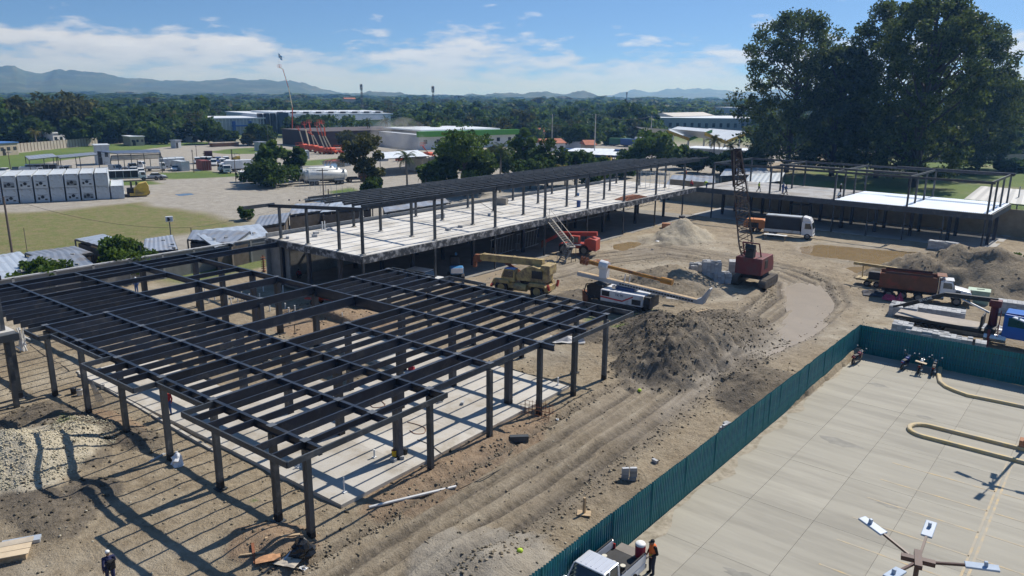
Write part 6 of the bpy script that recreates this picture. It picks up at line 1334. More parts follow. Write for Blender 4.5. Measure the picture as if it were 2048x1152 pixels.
for i in range(7): m.box((2.35,-1.1,1.2+i*.28),(.05,.4,.04))
m.bar((2.35,-1.3,1.0),(2.35,-1.3,3.2),.04,.04).bar((2.35,-.9,1.0),(2.35,-.9,3.2),.04,.04).build('ladder',DR,t)
# ---- yellow drill trailer behind the dump truck
t=thing('drill_trailer','small yellow trailer-mounted drill rig behind the dump truck','drill trailer',at(1745,572),face_g((1715,565),(1775,573)))
MB().box((0,0,.7),(3.4,1.5,.2)).build('frame',YCR,t); MB().box((.2,0,1.2),(1.4,1.1,.8)).build('engine',DARK,t,.08); MB().bar((-2.2,0,2.3),(2.2,0,2.2),.25,.3).build('mast',YCR,t)
for x in(-1.2,1.3): MB().bar((x,.3,.8),(x,0,2.2),.1,.1).build('mast_support',YCR,t)
for x in(-.5,.5):
    for s in(-1,1): wheel(t,x,s*.8,.34,.22)
MB().cyl((1.9,-.3,1.1),(1.9,.3,1.1),.4,.4,12).build('hose_reel',RUST,t)
# ---- blue mini excavator in the shade, red compactor in the courtyard, white pickup behind the frame
t=thing('mini_excavator','blue and white mini excavator in the shade under the long deck','excavator',at(912,556),2.4); MINB=mat('excavator blue',(.06,.22,.45),.4)
for s in(-1,1): track(t,-.9,.9,s*.7,.35,.28)
MB().prism([(-1.3,.75),(.5,.75),(.5,1.3),(-.6,1.6),(-1.3,1.5)],-.75,.75).build('house',MINB,t,.1); MB().box((-1.2,0,1.15),(.3,1.4,.6)).build('counterweight',WHITE,t,.1); c=MB().box((.1,.15,1.9),(1.1,1.0,1.3)).build('cab',DARK,t,.05)
MB().bar((.5,-.2,1.0),(2.0,-.2,2.5),.2,.25).build('boom',MINB,t); MB().bar((2.0,-.2,2.5),(2.9,-.2,1.3),.16,.2).build('arm',MINB,t); MB().prism([(2.7,.9),(3.1,.9),(3.2,1.4),(2.8,1.4)],-.45,.05).build('bucket',DARK,t)
t=thing('concrete_mixer','red towable concrete mixer in the courtyard shade','mixer',at(640,618),.3); MB().bar((-1.6,0,.55),(1.8,0,.75),.5,.12).build('frame',REDM,t); b=MB().lathe([(.25,0),(.6,.25),(.6,.7),(.35,1.05)],(0,0,0),14); b.v=[(x*.8+z*.6+.1,y,z*.8-x*.6+.8) for x,y,z in b.v]; b.build('drum',REDM,t,0,True)
for s in(-1,1): wheel(t,-.3,s*.6,.36,.18,REDM)
MB().cyl((1.8,-.15,.9),(1.8,.15,.9),.45,.45,14).build('flywheel',REDM,t)
car('white pickup-like car seen over the far beams of the steel frame',at(850,570),face_g((820,565),(880,575)),WHITE,'suv')
# ================================================================ stacks of concrete blocks
blk=MB().box((0,0,.095),(.385,.185,.19)); blk=blk.mesh('block',[BLOCKL])
def stack(label,p,rz,nx,ny,nz,gap=.02,holes=.0,mess=0,swap=False,seed=1,sub=None):
    R=random.Random(seed); t=thing('block_stack',label,'concrete blocks',p,rz,None); n=0; rest=MB()
    for k in range(nz):
        for i in range(nx):
            for j in range(ny):
                top=(k==nz-1); 
                if top and R.random()<holes: continue
                edge=top or i in(0,nx-1) or j in(0,ny-1)
                if not edge: continue
                x=(i-(nx-1)/2)*.40; y=(j-(ny-1)/2)*.20; q=(x+R.uniform(-1,1)*mess,y+R.uniform(-1,1)*mess,k*.195)
                if n<290: o=link('block',blk,t); o.location=q; o.rotation_euler=(0,0,R.uniform(-1,1)*mess*3+R.gauss(0,.01)); n+=1
                else: rest.box((q[0],q[1],q[2]+.095),(.385,.185,.19))
    if rest.v: o=rest.build('blocks',BLOCKL,t); o['kind']='stuff'
    return t
def stp(px,py): return at(px,py)
sr=face_g((1790,668),(1930,690))
stack('untidy block pile beside the grey heap, left of the others',stp(1396,556),.6,5,7,7,holes=.5,mess=.04,seed=3); stack('tall block stack with stepped top before the crawler crane',stp(1421,568),.5,5,8,10,holes=.6,mess=.015,seed=4); stack('lower broken block stack touching the tall one',stp(1441,570),.7,5,6,6,holes=.5,mess=.04,seed=5); stack('neat square block stack left of the crawler crane',stp(1474,546),.4,5,8,8,seed=6)
stack('block stack at the left end of the right-hand store',stp(1806,630),sr,6,12,5,holes=.15,seed=7); stack('wide block stack below the dump truck body',stp(1872,632),sr,12,9,4,holes=.1,seed=8); stack('broad block stack partly under the loader crane',stp(1925,662),sr,16,10,4,holes=.12,seed=9); stack('block stack behind the left end of the flatbed',stp(1838,648),sr,8,6,4,holes=.2,seed=10)
stack('short block stack against the fence under the flatbed tail',Vector((-11.6,70.9,.48)),sr,4,8,7,seed=11,holes=.1); stack('long low block row between fence and flatbed',Vector((-9.6,70.5,.48)),sr,8,7,6,seed=12,holes=.15); stack('second low block row nearer the blue cab',Vector((-7.4,70.2,.48)),sr,6,7,6,seed=13,holes=.2); stack('small separate block stack at the end of the row',Vector((-5.6,70.0,.48)),sr,2,6,6,seed=14); stack('large block stack at the right edge under a plank sheet',stp(2035,628),sr,9,8,6,seed=15)
t=stack('grey dusty block stack in the shade of the far wing',stp(1885,500),.0,9,6,6,holes=.3,seed=16); stack('three pale blocks leaning behind the teal fence',stp(1452,862),1.4,3,2,3,holes=.3,mess=.04,seed=17); stack('pair of standing blocks beside the muddy puddle',stp(1258,962),.6,2,1,4,mess=.06,seed=18)
# ================================================================ car park: lamps, bikes, pickup
LAMPM=mat('brown lamp metal',(.085,.045,.035),.5); LED=mat('pale lamp housing',(.36,.43,.52),.4)
def lamp(label,xy,h=7.6,hd=(2.75,.85,-.75,4.1)):
    t=thing('car_park_lamp',label,'lamp',(xy.x,xy.y,0),0,'car park lamps'); MB().box((0,0,.3),(.7,.7,.6)).build('plinth',mat('orange-brown plinth',(.36,.17,.09),.8),t,.04); MB().cyl((0,0,.6),(0,0,h),.10,.07,10).build('mast',LAMPM,t)
    MB().box((0,0,h),(.9,.2,.14),.2).build('cross_bracket',LAMPM,t); MB().box((0,0,h+.02),(.2,.9,.14),.2).build('cross_bracket',LAMPM,t)
    for a in hd:
        d=Vector((math.cos(a),math.sin(a),0)); MB().bar(d*.3+Vector((0,0,h)),d*1.2+Vector((0,0,h+.18)),.07,.07).build('arm',LAMPM,t); o=MB().box((0,0,0),(.85,.32,.07)).box((.1,0,.1),(.1,.1,.16)).build('lamp_head',LED,t,.02); o.location=d*1.6+Vector((0,0,h+.24)); o.rotation_euler=(0,-.12,a)
    return t
_lc=P(1836,1120,7.6); lamp('four-headed brown lamp post seen from above at the bottom right',_lc,7.6,tuple(math.atan2(*(lambda d:(d.y,d.x))(P(a,b,7.6)-_lc)) for a,b in((1760,1075),(1858,1066),(1812,1141),(1930,1141)))); lamp('lamp post on the parking island at the right edge',P(2050,898,0),7.6,tuple(math.atan2(*(lambda d:(d.y,d.x))(P(a,b,7.6)-_lc)) for a,b in((1760,1075),(1858,1066),(1812,1141),(1930,1141))))
def moto(label,px,py,rz,tank,sc=False):
    t=thing('motorcycle',label,'motorcycle',P(px,py,0),rz,'motorcycles parked by the fence'); t.rotation_euler=(.12,0,rz)
    for x in(.64,-.62): wheel(t,x,0,.30,.11)
    MB().prism([(-.35,.3),(.3,.28),(.32,.6),(-.3,.62)],-.14,.14).build('engine',DARK,t,.04); MB().prism([(-.1,.62),(.38,.66),(.42,.86),(.05,.88)],-.14,.14).build('fuel_tank',tank,t,.05); MB().prism([(-.75,.72),(-.05,.66),(-.05,.78),(-.78,.84)],-.12,.12).build('seat',DARK,t,.03); MB().prism([(-.95,.62),(-.55,.6),(-.55,.75),(-.95,.8)],-.11,.11).build('tail',tank,t,.03)
    for s in(-1,1): MB().cyl((.64,s*.09,.3),(.42,s*.09,.95),.028,.028,6).build('fork',CHROME,t); MB().bar((.42,s*.04,1.0),(.30,s*.38,1.06),.03,.03).build('handlebar',DARK,t); MB().cyl((.36,s*.3,1.05),(.40,s*.36,1.25),.01,.01,4).build('mirror_stem',DARK,t); o=MB().box((.40,s*.36,1.28),(.03,.10,.07)).build('mirror',GALV,t); MB().cyl((-.3,s*.12,.55),(-.6,s*.12,.32),.025,.025,6).build('shock',CHROME,t)
    MB().cyl((.5,0,.9),(.6,0,.88),.1,.11,10).build('headlamp',HL,t); MB().cyl((-.1,-.2,.3),(-.8,-.2,.42),.045,.05,8).build('exhaust',CHROME,t); MB().box((-.97,0,.7),(.03,.16,.06)).build('tail_lamp',TLAMP,t); MB().prism([(.35,.5),(.95,.5),(.85,.63),(.45,.63)],-.06,.06).build('mudguard',tank,t,.02)
    return t
mrz=PA_+math.pi/2
moto('red-tanked motorcycle alone in the corner of the fence',1712,725,mrz-.15,mat('crimson tank',(.14,.012,.03),.3)); moto('blue motorcycle, left one of three together',1808,735,mrz-.1,mat('royal blue tank',(.02,.05,.22),.3)); m_=moto('motorcycle with a wide board across its seat, middle of three',1838,743,mrz+.05,DARK); MB().box((-.55,0,.95),(.3,.8,.05)).build('carrier_board',PLY,m_); MB().ell((-.3,0,.98),(.14,.12,.12)).build('helmet',WHITE,m_)
moto('dark motorcycle, right one of three together',1864,746,mrz+.1,DARK)
# pickup truck (runs out of the frame at the bottom)
prz=rad(-92); pk0=LW(1.0,3.5,0)
t=thing('pickup_truck','silver-white pickup with open loaded bed beside the worker in the vest','pickup truck',pk0,PA_-math.pi/2+.0); SIL=mat('silver white paint',(.60,.62,.66),.28,.25,.05,.8)
MB().prism([(-2.65,.42),(2.5,.42),(2.6,.75),(2.5,.95),(1.2,1.08),(-.62,1.08),(-.62,.75),(-2.65,.75)],-.88,.88).build('body',SIL,t,.06)
MB().prism([(-.62,1.05),(1.35,1.05),(.55,1.72),(-.45,1.74)],-.76,.76).build('cab_glass',GLASS,t,.05); r_=MB().box((.05,0,1.76),(1.12,1.5,.07)).build('cab_roof',SIL,t,.03)
for i in range(5): MB().box((.05,-.5+i*.25,1.805),(.85,.05,.02)).build('roof_rib',SIL,r_)
for s in(-1,1):
    MB().prism([(-.62,1.05),(-.48,1.05),(-.36,1.74),(-.45,1.74)],s*.77-.02,s*.77+.02).build('pillar',SIL,t); MB().prism([(1.3,1.06),(1.38,1.06),(.62,1.74),(.52,1.74)],s*.76-.02,s*.76+.02).build('pillar',SIL,t); MB().prism([(.35,1.05),(.45,1.05),(.3,1.74),(.22,1.74)],s*.77-.02,s*.77+.02).build('pillar',SIL,t)
    MB().box((-1.62,s*.85,.98),(2.05,.07,.42)).build('bed_side',SIL,t,.03); MB().bar((-.62,s*.85,1.24),(-2.6,s*.85,1.24),.06,.05).build('bed_rail',DARK,t); MB().box((1.0,s*.98,1.12),(.16,.2,.15)).build('mirror',SIL,t,.03); MB().box((-2.66,s*.78,.85),(.05,.12,.3)).build('tail_lamp',TLAMP,t)
    for x in(1.65,-1.6): wheel(t,x,s*.78,.36,.24)
o=MB().box((-2.95,0,.74),(.62,1.5,.06)).build('tailgate',mat('dull tailgate liner',(.20,.18,.16),.7),t); MB().box((-1.62,0,.74),(2.0,1.66,.05)).build('bed_floor',DARK,t); MB().box((-2.72,0,.5),(.12,1.7,.16)).build('bumper',CHROME,t)
def inbed(x,y): return pk0+Matrix.Rotation(PA_-math.pi/2,3,'Z')@Vector((x,y,.77))
for k,(x,y) in enumerate(((-.85,-.5),(-.95,-.15),(-1.15,.1),(-1.0,.35),(-1.3,-.45),(-1.2,.55))):
    q=thing('sample_cylinder',f'{["first","second","third","fourth","fifth","sixth"][k]} dark concrete cylinder with pale cap in the pickup bed','cylinder',inbed(x,y),0,'concrete cylinders in the pickup bed'); MB().cyl((0,0,0),(0,0,.42),.11,.11,14).build('mould',DARK,q); MB().cyl((0,0,.42),(0,0,.45),.12,.12,14).build('cap',mat('cream cap',(.6,.56,.45),.7),q)
q=thing('water_cooler','red drink cooler with white lid on the pickup tailgate','cooler',inbed(-2.85,.45)); MB().lathe([(.20,0),(.23,.08),(.235,.52),(.225,.58)],(0,0,0),18).build('body',mat('red plastic',(.38,.03,.05),.4),q,0,True); MB().lathe([(.24,.58),(.24,.64),(.20,.70)],(0,0,0),18).build('lid',PVC,q,0,True); MB().box((.24,0,.1),(.05,.06,.05)).build('tap',PVC,q)
# ================================================================ people
def remesh(mb,name,mt,parent,vox,smooth=True):
    o=link(name,mb.mesh(name,[mt]),parent); md=o.modifiers.new('r','REMESH'); md.mode='VOXEL'; md.voxel_size=vox; md.use_smooth_shade=True
    sm=o.modifiers.new('s','SMOOTH'); sm.factor=.5; sm.iterations=2; return o
SKIN=mat('brown skin',(.26,.14,.09),.6,0,.08,4); DENIM=mat('dark denim',(.025,.03,.05),.9,0,.2,6); BLACKC=mat('black cloth',(.012,.012,.014),.9,0,.2,6); NAVY=mat('navy cloth',(.02,.024,.075),.85,0,.2,6); ORV=mat('orange safety vest',(.75,.16,.03),.7,0,.08,5); YLV=mat('yellow vest panel',(.70,.42,.04),.7); LIME=mat('lime safety shirt',(.45,.62,.05),.7); REDS=mat('red shirt',(.35,.03,.035),.85); BLJ=mat('blue work cloth',(.04,.09,.24),.85); HATW=mat('white hard hat',(.7,.7,.68),.35)
def tub(m,pts,rs,n=10):
    for (a,b),(r0,r1) in zip(zip(pts[:-1],pts[1:]),zip(rs[:-1],rs[1:])): m.cyl(a,b,r0,r1,n); m.ell(a,(r0,r0,r0),10,6)
    m.ell(pts[-1],(rs[-1],)*3,10,6); return m
def pose(kind):
    V=Vector; J=dict(pel=V((0,0,.94)),ch=V((0,0,1.28)),nk=V((0,0,1.47)),hd=V((.02,0,1.60)))
    for s,k in((1,'L'),(-1,'R')):
        J['hip'+k]=V((0,s*.10,.92)); J['kn'+k]=V((.02,s*.11,.49)); J['an'+k]=V((0,s*.12,.08)); J['sh'+k]=V((0,s*.19,1.40)); J['el'+k]=V((-.02,s*.27,1.12)); J['ha'+k]=V((.08,s*.27,.88))
    if kind=='hold': J['elL']=V((-.04,.29,1.14)); J['haL']=V((.20,.18,1.02)); J['elR']=V((-.05,-.28,1.13)); J['haR']=V((.10,-.26,.92)); J['hd']=V((.05,0,1.59))
    if kind=='walk': J['knL']=V((.20,.10,.52)); J['anL']=V((.24,.11,.10)); J['knR']=V((-.04,-.10,.48)); J['anR']=V((-.32,-.11,.14)); J['elL']=V((-.16,.25,1.14)); J['haL']=V((-.12,.25,.90)); J['elR']=V((.12,-.25,1.14)); J['haR']=V((.28,-.23,.98))
    if kind=='bend':
        J.update(pel=V((-.1,0,.90)),ch=V((.22,0,1.05)),nk=V((.38,0,1.08)),hd=V((.50,0,1.06)))
        for s,k in((1,'L'),(-1,'R')): J['hip'+k]=V((-.1,s*.1,.88)); J['sh'+k]=V((.32,s*.19,1.05)); J['el'+k]=V((.36,s*.22,.78)); J['ha'+k]=V((.46,s*.15,.52))
    if kind in('crouch','sit'):
        dz=.0; J.update(pel=V((-.12,0,.36)),ch=V((.06,0,.68)),nk=V((.13,0,.85)),hd=V((.18,0,.97)))
        for s,k in((1,'L'),(-1,'R')): J['hip'+k]=V((-.1,s*.1,.36)); J['kn'+k]=V((.28,s*.16,.50)); J['an'+k]=V((.10,s*.14,.08)); J['sh'+k]=V((.09,s*.19,.79)); J['el'+k]=V((.25,s*.24,.58)); J['ha'+k]=V((.40,s*.14,.46))
    return J
def person(label,loc,rz,kind,shirt,legs,hat=None,hatm=None,vest=None,vox=.03,fine=False,h=1.72,bag=False,shoes=BLACKC):
    t=thing('person',label,'person',loc,rz); t.scale=(h/1.72,)*3; J=pose(kind); b=MB(); V=Vector
    tub(b,[J['pel'],J['ch'],J['nk']],[.135,.15,.06]); tub(b,[J['nk'],J['hd']],[.055,.07])
    hd=J['hd']; b.ell(hd+V((0,0,.02)),(.095,.076,.115),14,10).ell(hd+V((.03,0,-.05)),(.07,.055,.06),10,8)
    if fine:
        b.cyl(hd+V((.085,0,.02)),hd+V((.108,0,-.012)),.010,.017,6); b.ell(hd+V((.088,0,-.05)),(.012,.026,.008),8,5)
        for s in(-1,1): b.ell(hd+V((-.005,s*.078,.0)),(.018,.010,.028),8,5)
    for k,s in(('L',1),('R',-1)):
        tub(b,[J['hip'+k],J['kn'+k],J['an'+k]],[.088,.06,.042]); tub(b,[J['sh'+k],J['el'+k],J['ha'+k]],[.056,.043,.030])
        d=(J['ha'+k]-J['el'+k]).normalized(); side=V((0,s,0)); side=(side-d*side.dot(d)).normalized(); nrm_=d.cross(side); pc=J['ha'+k]+d*.045
        b.bar(J['ha'+k]-d*.01,J['ha'+k]+d*.09,.032,.078,up=nrm_.cross(d) if False else side)
        if fine:
            fw=V((1,0,0)); fw=(fw-d*fw.dot(d)).normalized(); ac=d.cross(fw)
            for i,(o,l) in enumerate(((-.030,.062),(-.010,.074),(.010,.070),(.030,.055))):
                p0=J['ha'+k]+d*.085+fw*o; p1=p0+d*l*.55-ac*s*.012; p2=p1+d*l*.4-ac*s*.026; b.cyl(p0,p1,.0095,.009,6); b.cyl(p1,p2,.009,.0075,6)
            p0=J['ha'+k]+d*.03+fw*.038; p1=p0+fw*.03+d*.03; p2=p1+d*.032-ac*s*.012; b.cyl(p0,p1,.012,.010,6); b.cyl(p1,p2,.010,.008,6)
        f=J['an'+k]; b.ell(f+V((.07,0,-.03)),(.12,.045,.045),8,6)
    remesh(b,'body',SKIN,t,.011 if fine else vox)
    m=MB(); tub(m,[J['pel']+V((0,0,.02)),J['pel'].lerp(J['ch'],.5),J['ch'],J['ch'].lerp(J['nk'],.75)],[.155,.16,.172,.095]); tub(m,[J['shL'],J['ch'].lerp(J['nk'],.6),J['shR']],[.075,.085,.075])
    for k in 'LR': tub(m,[J['sh'+k],J['el'+k],J['el'+k].lerp(J['ha'+k],.88)],[.074,.058,.044])
    remesh(m,'shirt',shirt,t,.016 if fine else vox)
    m=MB(); tub(m,[J['hipL'],J['pel'],J['hipR']],[.115,.145,.115])
    for k in 'LR': tub(m,[J['hip'+k],J['kn'+k],J['an'+k]+V((0,0,.02))],[.112,.08,.064])
    remesh(m,'trousers',legs,t,.016 if fine else vox)
    for k in 'LR': MB().ell(J['an'+k]+V((.06,0,-.035)),(.145,.055,.05),10,6).build('shoe',shoes,t,0,True)
    if vest:
        m=MB(); tub(m,[J['pel']+V((0,0,.02)),J['pel'].lerp(J['ch'],.5),J['ch'],J['ch'].lerp(J['nk'],.5)],[.168,.175,.188,.16]); remesh(m,'vest',vest[0],t,.02 if fine else vox)
        if len(vest)>1: m=MB(); c=J['pel'].lerp(J['ch'],.25); m.lathe([(.176,-.08),(.180,-.04),(.182,.05)],c,16).build('vest_band',vest[1],t,0,True)
    if hat=='cap': m=MB(); m.lathe([(.098,.0),(.096,.05),(.07,.09),(.02,.105)],hd+V((-.005,0,.04)),14); m.prismz([(hd.x+.05,hd.y-.07),(hd.x+.19,hd.y-.05),(hd.x+.20,hd.y),(hd.x+.19,hd.y+.05),(hd.x+.05,hd.y+.07)],hd.z+.04,hd.z+.055); m.build('cap',hatm,t,0,True)
    elif hat: m=MB(); m.lathe([(.15,.0),(.145,.015),(.115,.03),(.105,.08),(.06,.125),(.015,.135)],hd+V((0,0,.03)),14).build('hard_hat',hatm,t,0,True)
    else: MB().ell(hd+V((-.015,0,.035)),(.10,.084,.11),12,8).build('hair',BLACKC,t,0,True)
    if fine:
        for s in(-1,1): MB().ell(hd+V((.088,s*.032,.025)),(.008,.013,.007),8,5).build('eye',BLACKC,t)
    return t
vm=person('man in orange safety vest and black cap standing beside the pickup',P(1303,1147,0),rad(-118),'hold',BLACKC,DENIM,'cap',BLACKC,(ORV,YLV),fine=True)
nb_=P(224,1172,0); nv=person('man in navy jacket and cap with a black bag walking at the lower left',Vector((nb_.x,nb_.y,ZG(nb_.x,nb_.y))),rad(165),'walk',NAVY,NAVY,'cap',HATW,fine=True)
bg_=thing('backpack','black bag carried behind the man in the navy jacket','bag',nv.location+Matrix.Rotation(rad(165),3,'Z')@Vector((-.26,-.05,.95))); MB().box((0,0,.22),(.2,.32,.44)).build('pouch',BLACKC,bg_,.06); MB().bar((.08,.1,.42),(.2,.1,.5),.04,.02).build('strap',BLACKC,bg_)
person('man in red shirt and blue jeans standing behind a column on the slab',P(339,829,.2),rad(-60),'stand',REDS,BLJ,None)
person('worker in blue overalls standing beyond the beams of the courtyard',P(274,586,0),rad(-60),'stand',BLJ,BLJ,'hard',HATW)
for (px,py,rz,kd,sh,lg,hat,hm_,vs_,lab) in [(1371,357,200,'stand',BLACKC,DENIM,'hard',HATW,(ORV,),'worker in orange vest standing far back on the white deck'),(1384,373,160,'crouch',REDS,DENIM,'hard',mat('red hard hat',(.5,.05,.03),.4),None,'worker in red crouching at the corner of the two decks'),(1413,376,240,'bend',LIME,BLJ,None,None,None,'worker in lime shirt bending over the deck corner'),(1517,384,10,'walk',LIME,BLACKC,'hard',HATW,None,'worker in lime shirt walking along the far deck'),
    (1565,387,-20,'stand',BLJ,BLJ,'hard',HATW,None,'left of two workers in blue on the far deck'),(1571,390,30,'walk',BLJ,DENIM,'hard',BLACKC,None,'right of two workers in blue on the far deck'),(1680,389,0,'stand',BLACKC,BLACKC,'hard',HATW,None,'dark-clothed worker standing at a far deck column'),(1677,396,60,'crouch',HATW,BLACKC,None,None,None,'worker in white shirt crouching at a far deck column')]:
    person(lab,P(px,py,LZ+(.07 if px>1400 else 0)),rad(rz),kd,sh,lg,hat,hm_,vs_,vox=.035)
person('left of two workers sitting in the shade under the long deck',P(575,556,.55),rad(-40),'sit',mat('pale shirt',(.4,.36,.33),.8),DENIM); person('right of two workers sitting in the shade under the long deck',P(600,556,.55),rad(-80),'sit',REDS,DENIM)
# ================================================================ loose things on site
def T0(px,py,z=None):
    if z is not None: return P(px,py,z)
    return GT(px,py)
def board(name,label,cat,px0,py0,px1,py1,w,th,mt,z=None,lift=.04,group=None,round_=False):
    a=T0(px0,py0,z); b=T0(px1,py1,z); o=MB()
    if round_: o.cyl(Vector((0,0,lift)),b-a+Vector((0,0,lift)),w/2,w/2,10)
    else: o.bar(Vector((0,0,lift)),b-a+Vector((0,0,lift)),w,th)
    o=o.build(name,mt); o.location=a; return tag(o,label,cat,group)
board('steel_pipe','long pale pipe lying beside the slab corner','pipe',738,1018,912,976,.16,.1,mat('pale pipe',(.55,.55,.54),.4,.3),lift=.1,round_=True)
t=thing('box_section','short dark steel box section lying on the dirt','steel section',GT(1038,883),.75); b=MB()
for y,z,w_,h_ in((0,.02,.34,.03),(0,.36,.34,.03),(-.16,.19,.03,.34),(.16,.19,.03,.34)): b.box((0,y,z+.02),(1.15,w_,h_))
b.build('tube',STEELG,t)
for k,(px0,py0,px1,py1,w,mt_,lab) in enumerate([(530,1078,600,1070,.14,WOOD,'weathered timber above the dug clay'),(505,1088,510,1128,.12,RUST,'rusty bar left of the dug clay'),(480,1112,530,1106,.10,WOOD,'thin timber at the edge of the dug clay'),(545,1140,600,1098,.14,mat('dark timber',(.09,.07,.055),.9),'dark plank leaning by the rubbish bag'),(560,1132,588,1098,.08,GALV,'pale batten by the rubbish bag'),(1115,668,1165,684,.25,RUST,'reddish board pile below the right end of the frame'),(1118,676,1135,662,.25,WOOD,'pale board tilted on the reddish boards'),(1520,462,1548,458,.1,WOOD,'thin stick by the compressor'),(640,690,668,672,.2,WOOD,'plank across the courtyard soil'),(470,900,505,885,.12,WOOD,'short stick left of the slab'),(1392,625,1415,620,.16,WOOD,'timber lying on the earth heap'),(300,925,330,908,.2,BLOCK,'broken kerb piece beside the white sack')]):
    board('timber',lab,'timber',px0,py0,px1,py1,w,.06,mt_)
def bag(label,px,py,r,h,mt_,seed):
    R=np.random.RandomState(seed); t=thing('sack',label,'sack',GT(px,py),R.rand()*3); m=MB(); n=12; vs=[];fs=[]
    for j in range(7):
        u=j/6; rr=r*(1-.75*u**3)*(1+.0*u)
        for i in range(n): a=6.283*i/n; q=rr*(1+.16*R.normal()); vs.append((q*math.cos(a),q*math.sin(a),h*u+.02*R.normal()*(j>0)))
    for j in range(6):
        for i in range(n): fs.append((j*n+i,j*n+(i+1)%n,(j+1)*n+(i+1)%n,(j+1)*n+i))
    fs.append(tuple(range(6*n,7*n))); m.add(vs,fs).build('bag',mt_,t); MB().cyl((0,0,h*.97),(.03,0,h*1.12),r*.14,r*.22,8).build('knot',mt_,t)
bag('bulging black rubbish bag at the foot of the front column',605,1110,.48,.85,mat('black plastic',(.012,.013,.015),.25,0,.2,4),5); bag('white woven sack standing by a column',356,930,.32,.75,mat('white sack cloth',(.72,.73,.75),.7),6)
for k,(px,py,z,r,h,mt_,lab) in enumerate([(789,912,.35,.17,.38,mat('yellow bucket',(.68,.45,.02),.4),'yellow bucket on a block beside the wide column'),(810,908,.2,.17,.36,DARK,'black bucket beside the wide column'),(160,790,0,.19,.42,PVC,'white bucket left of the leaning bars'),(148,788,0,.2,.45,DARK,'dark bucket beside the white bucket'),(207,777,0,.15,.25,PVC,'small white tub on the footing'),(1157,414,LZ,.30,.90,mat('blue drum plastic',(.02,.06,.20),.45),'blue drum standing near the deck edge'),(1156,392,LZ,.2,.45,mat('bright blue tub',(.03,.14,.36),.45),'small blue tub beside a deck column'),(1363,450,.6,.5,1.5,mat('black water tank',(.06,.06,.065),.5),'grey and black water tank under the deck corner'),(1035,500,.5,.3,.9,mat('pale drum',(.35,.33,.3),.6),'pale drum under the long deck')]):
    b=P(px,py,z); t=thing('bucket' if r<.25 else 'drum',lab,'bucket' if r<.25 else 'drum',b); MB().lathe([(r*.86,0),(r*.9,.02),(r,h*.92),(r*1.06,h*.93),(r*1.06,h)],(0,0,0),16).build('shell',mt_,t,0,True); MB().lathe([(r*.9,h-.03),(r*.9,h+.004)],(0,0,0),16).build('lid',REDS if k==0 else DARK if k<5 else mt_,t); 
    if r<.25: MB().tube([Vector((r*1.05*math.cos(a),r*1.05*math.sin(a),h*.9+.0)) if i in(0,) else Vector((r*1.08*math.cos(a),0,h*.9+r*.9*math.sin(a))) for i,a in enumerate(np.linspace(0,math.pi,6))],.008,4).build('handle',GALV,t)
for k,(px,py,lab) in enumerate([(787,922,'concrete block under the yellow bucket'),(802,918,'upright block beside the wide column'),(880,805,'block seat beside a slab column'),(925,808,'upright block on the slab'),(1310,925,'brick-like clod beside the track')]):
    p=P(px,py,.2) if k<4 else GT(px,py); o=link('concrete_block',blk,None); o.location=p; o.rotation_euler=(0,0,k*.7); tag(o,lab,'block')
# plywood on formwork at lower left
t=thing('plywood_stack','pale plywood boards on a form box at the lower left edge','plywood',GT(25,1112),1.05); 
for i in range(3): MB().box((-.2,-.55+i*.5,.42),(2.0,.47,.035),.02*i).build('plank',PLY if i<2 else mat('grey ply',(.42,.36,.28),.8),t)
MB().box((-.2,0,.2),(1.7,1.2,.38)).build('form_box',WOOD,t); MB().box((.2,.95,.12),(1.6,.5,.2)).build('metal_tray',GALV,t)
# rubbish sheets
for k,(px,py,a,w_,l_,mt_,lab) in enumerate([(575,1125,.4,.7,1.1,mat('cardboard',(.42,.37,.30),.9),'flattened cardboard under the rubbish bag'),(536,1118,1.0,.6,1.1,mat('orange-brown ply',(.45,.24,.12),.8),'orange-brown ply offcut beside the dug clay'),(607,1138,.2,.25,.4,PVC,'white scrap of card at the bottom'),(965,705,.5,.9,1.6,mat('blue-grey plastic sheet',(.35,.38,.45),.5),'crumpled pale plastic sheet under the frame'),(1135,682,.6,1.6,3.0,mat('pale tarp',(.45,.44,.43),.6),'pale crumpled tarpaulin below the frame end'),(1550,480,.1,.9,3.2,PVC,'white board table in front of the tarpaulin truck'),(1785,600,.2,1.4,2.0,mat('pink-red plastic',(.42,.05,.10),.5),'pink-red plastic sheet beside the dump truck wheels'),(1758,590,.3,2.2,3.2,mat('dark shade cloth',(.05,.05,.06),.8),'dark cloth heap behind the dump truck'),(1345,597,.3,.8,1.2,mat('dirty white',(.5,.48,.45),.7),'small pale sheet by the drill rig mast'),(1110,840,.3,.2,.5,PVC,'short white offcut below the rusty cage'),(1205,522,.3,1.6,2.2,RUST,'rusty form panel lying on the pale ground'),(1315,483,.2,.5,.5,PVC,'white scrap beside the sand heap'),(1780,385,0,1.0,2.5,GALV,'loose sheet')][:-1]):
    p=GT(px,py); R=np.random.RandomState(k+40); n=6; vs=[]; am=.05 if k not in(4,6,7,3) else .28
    for i in range(n+1):
        for j in range(n+1): vs.append(((i/n-.5)*l_,(j/n-.5)*w_,.05+(.72 if k==5 else 0)+am*abs(R.normal())*(.3 if i in(0,n) or j in(0,n) else 1)))
    o=MB().add(vs,[(i*(n+1)+j,(i+1)*(n+1)+j,(i+1)*(n+1)+j+1,i*(n+1)+j+1) for i in range(n) for j in range(n)]).build('sheet',mt_); o.location=p; o.rotation_euler=(0,0,a); tag(o,lab,'sheet')
    if k==5:
        for x in(-1.4,1.4):
            for y in(-.4,.4): MB().bar((x,y,0),(x,y,.75),.06,.06).build('trestle_leg',WOOD,o)
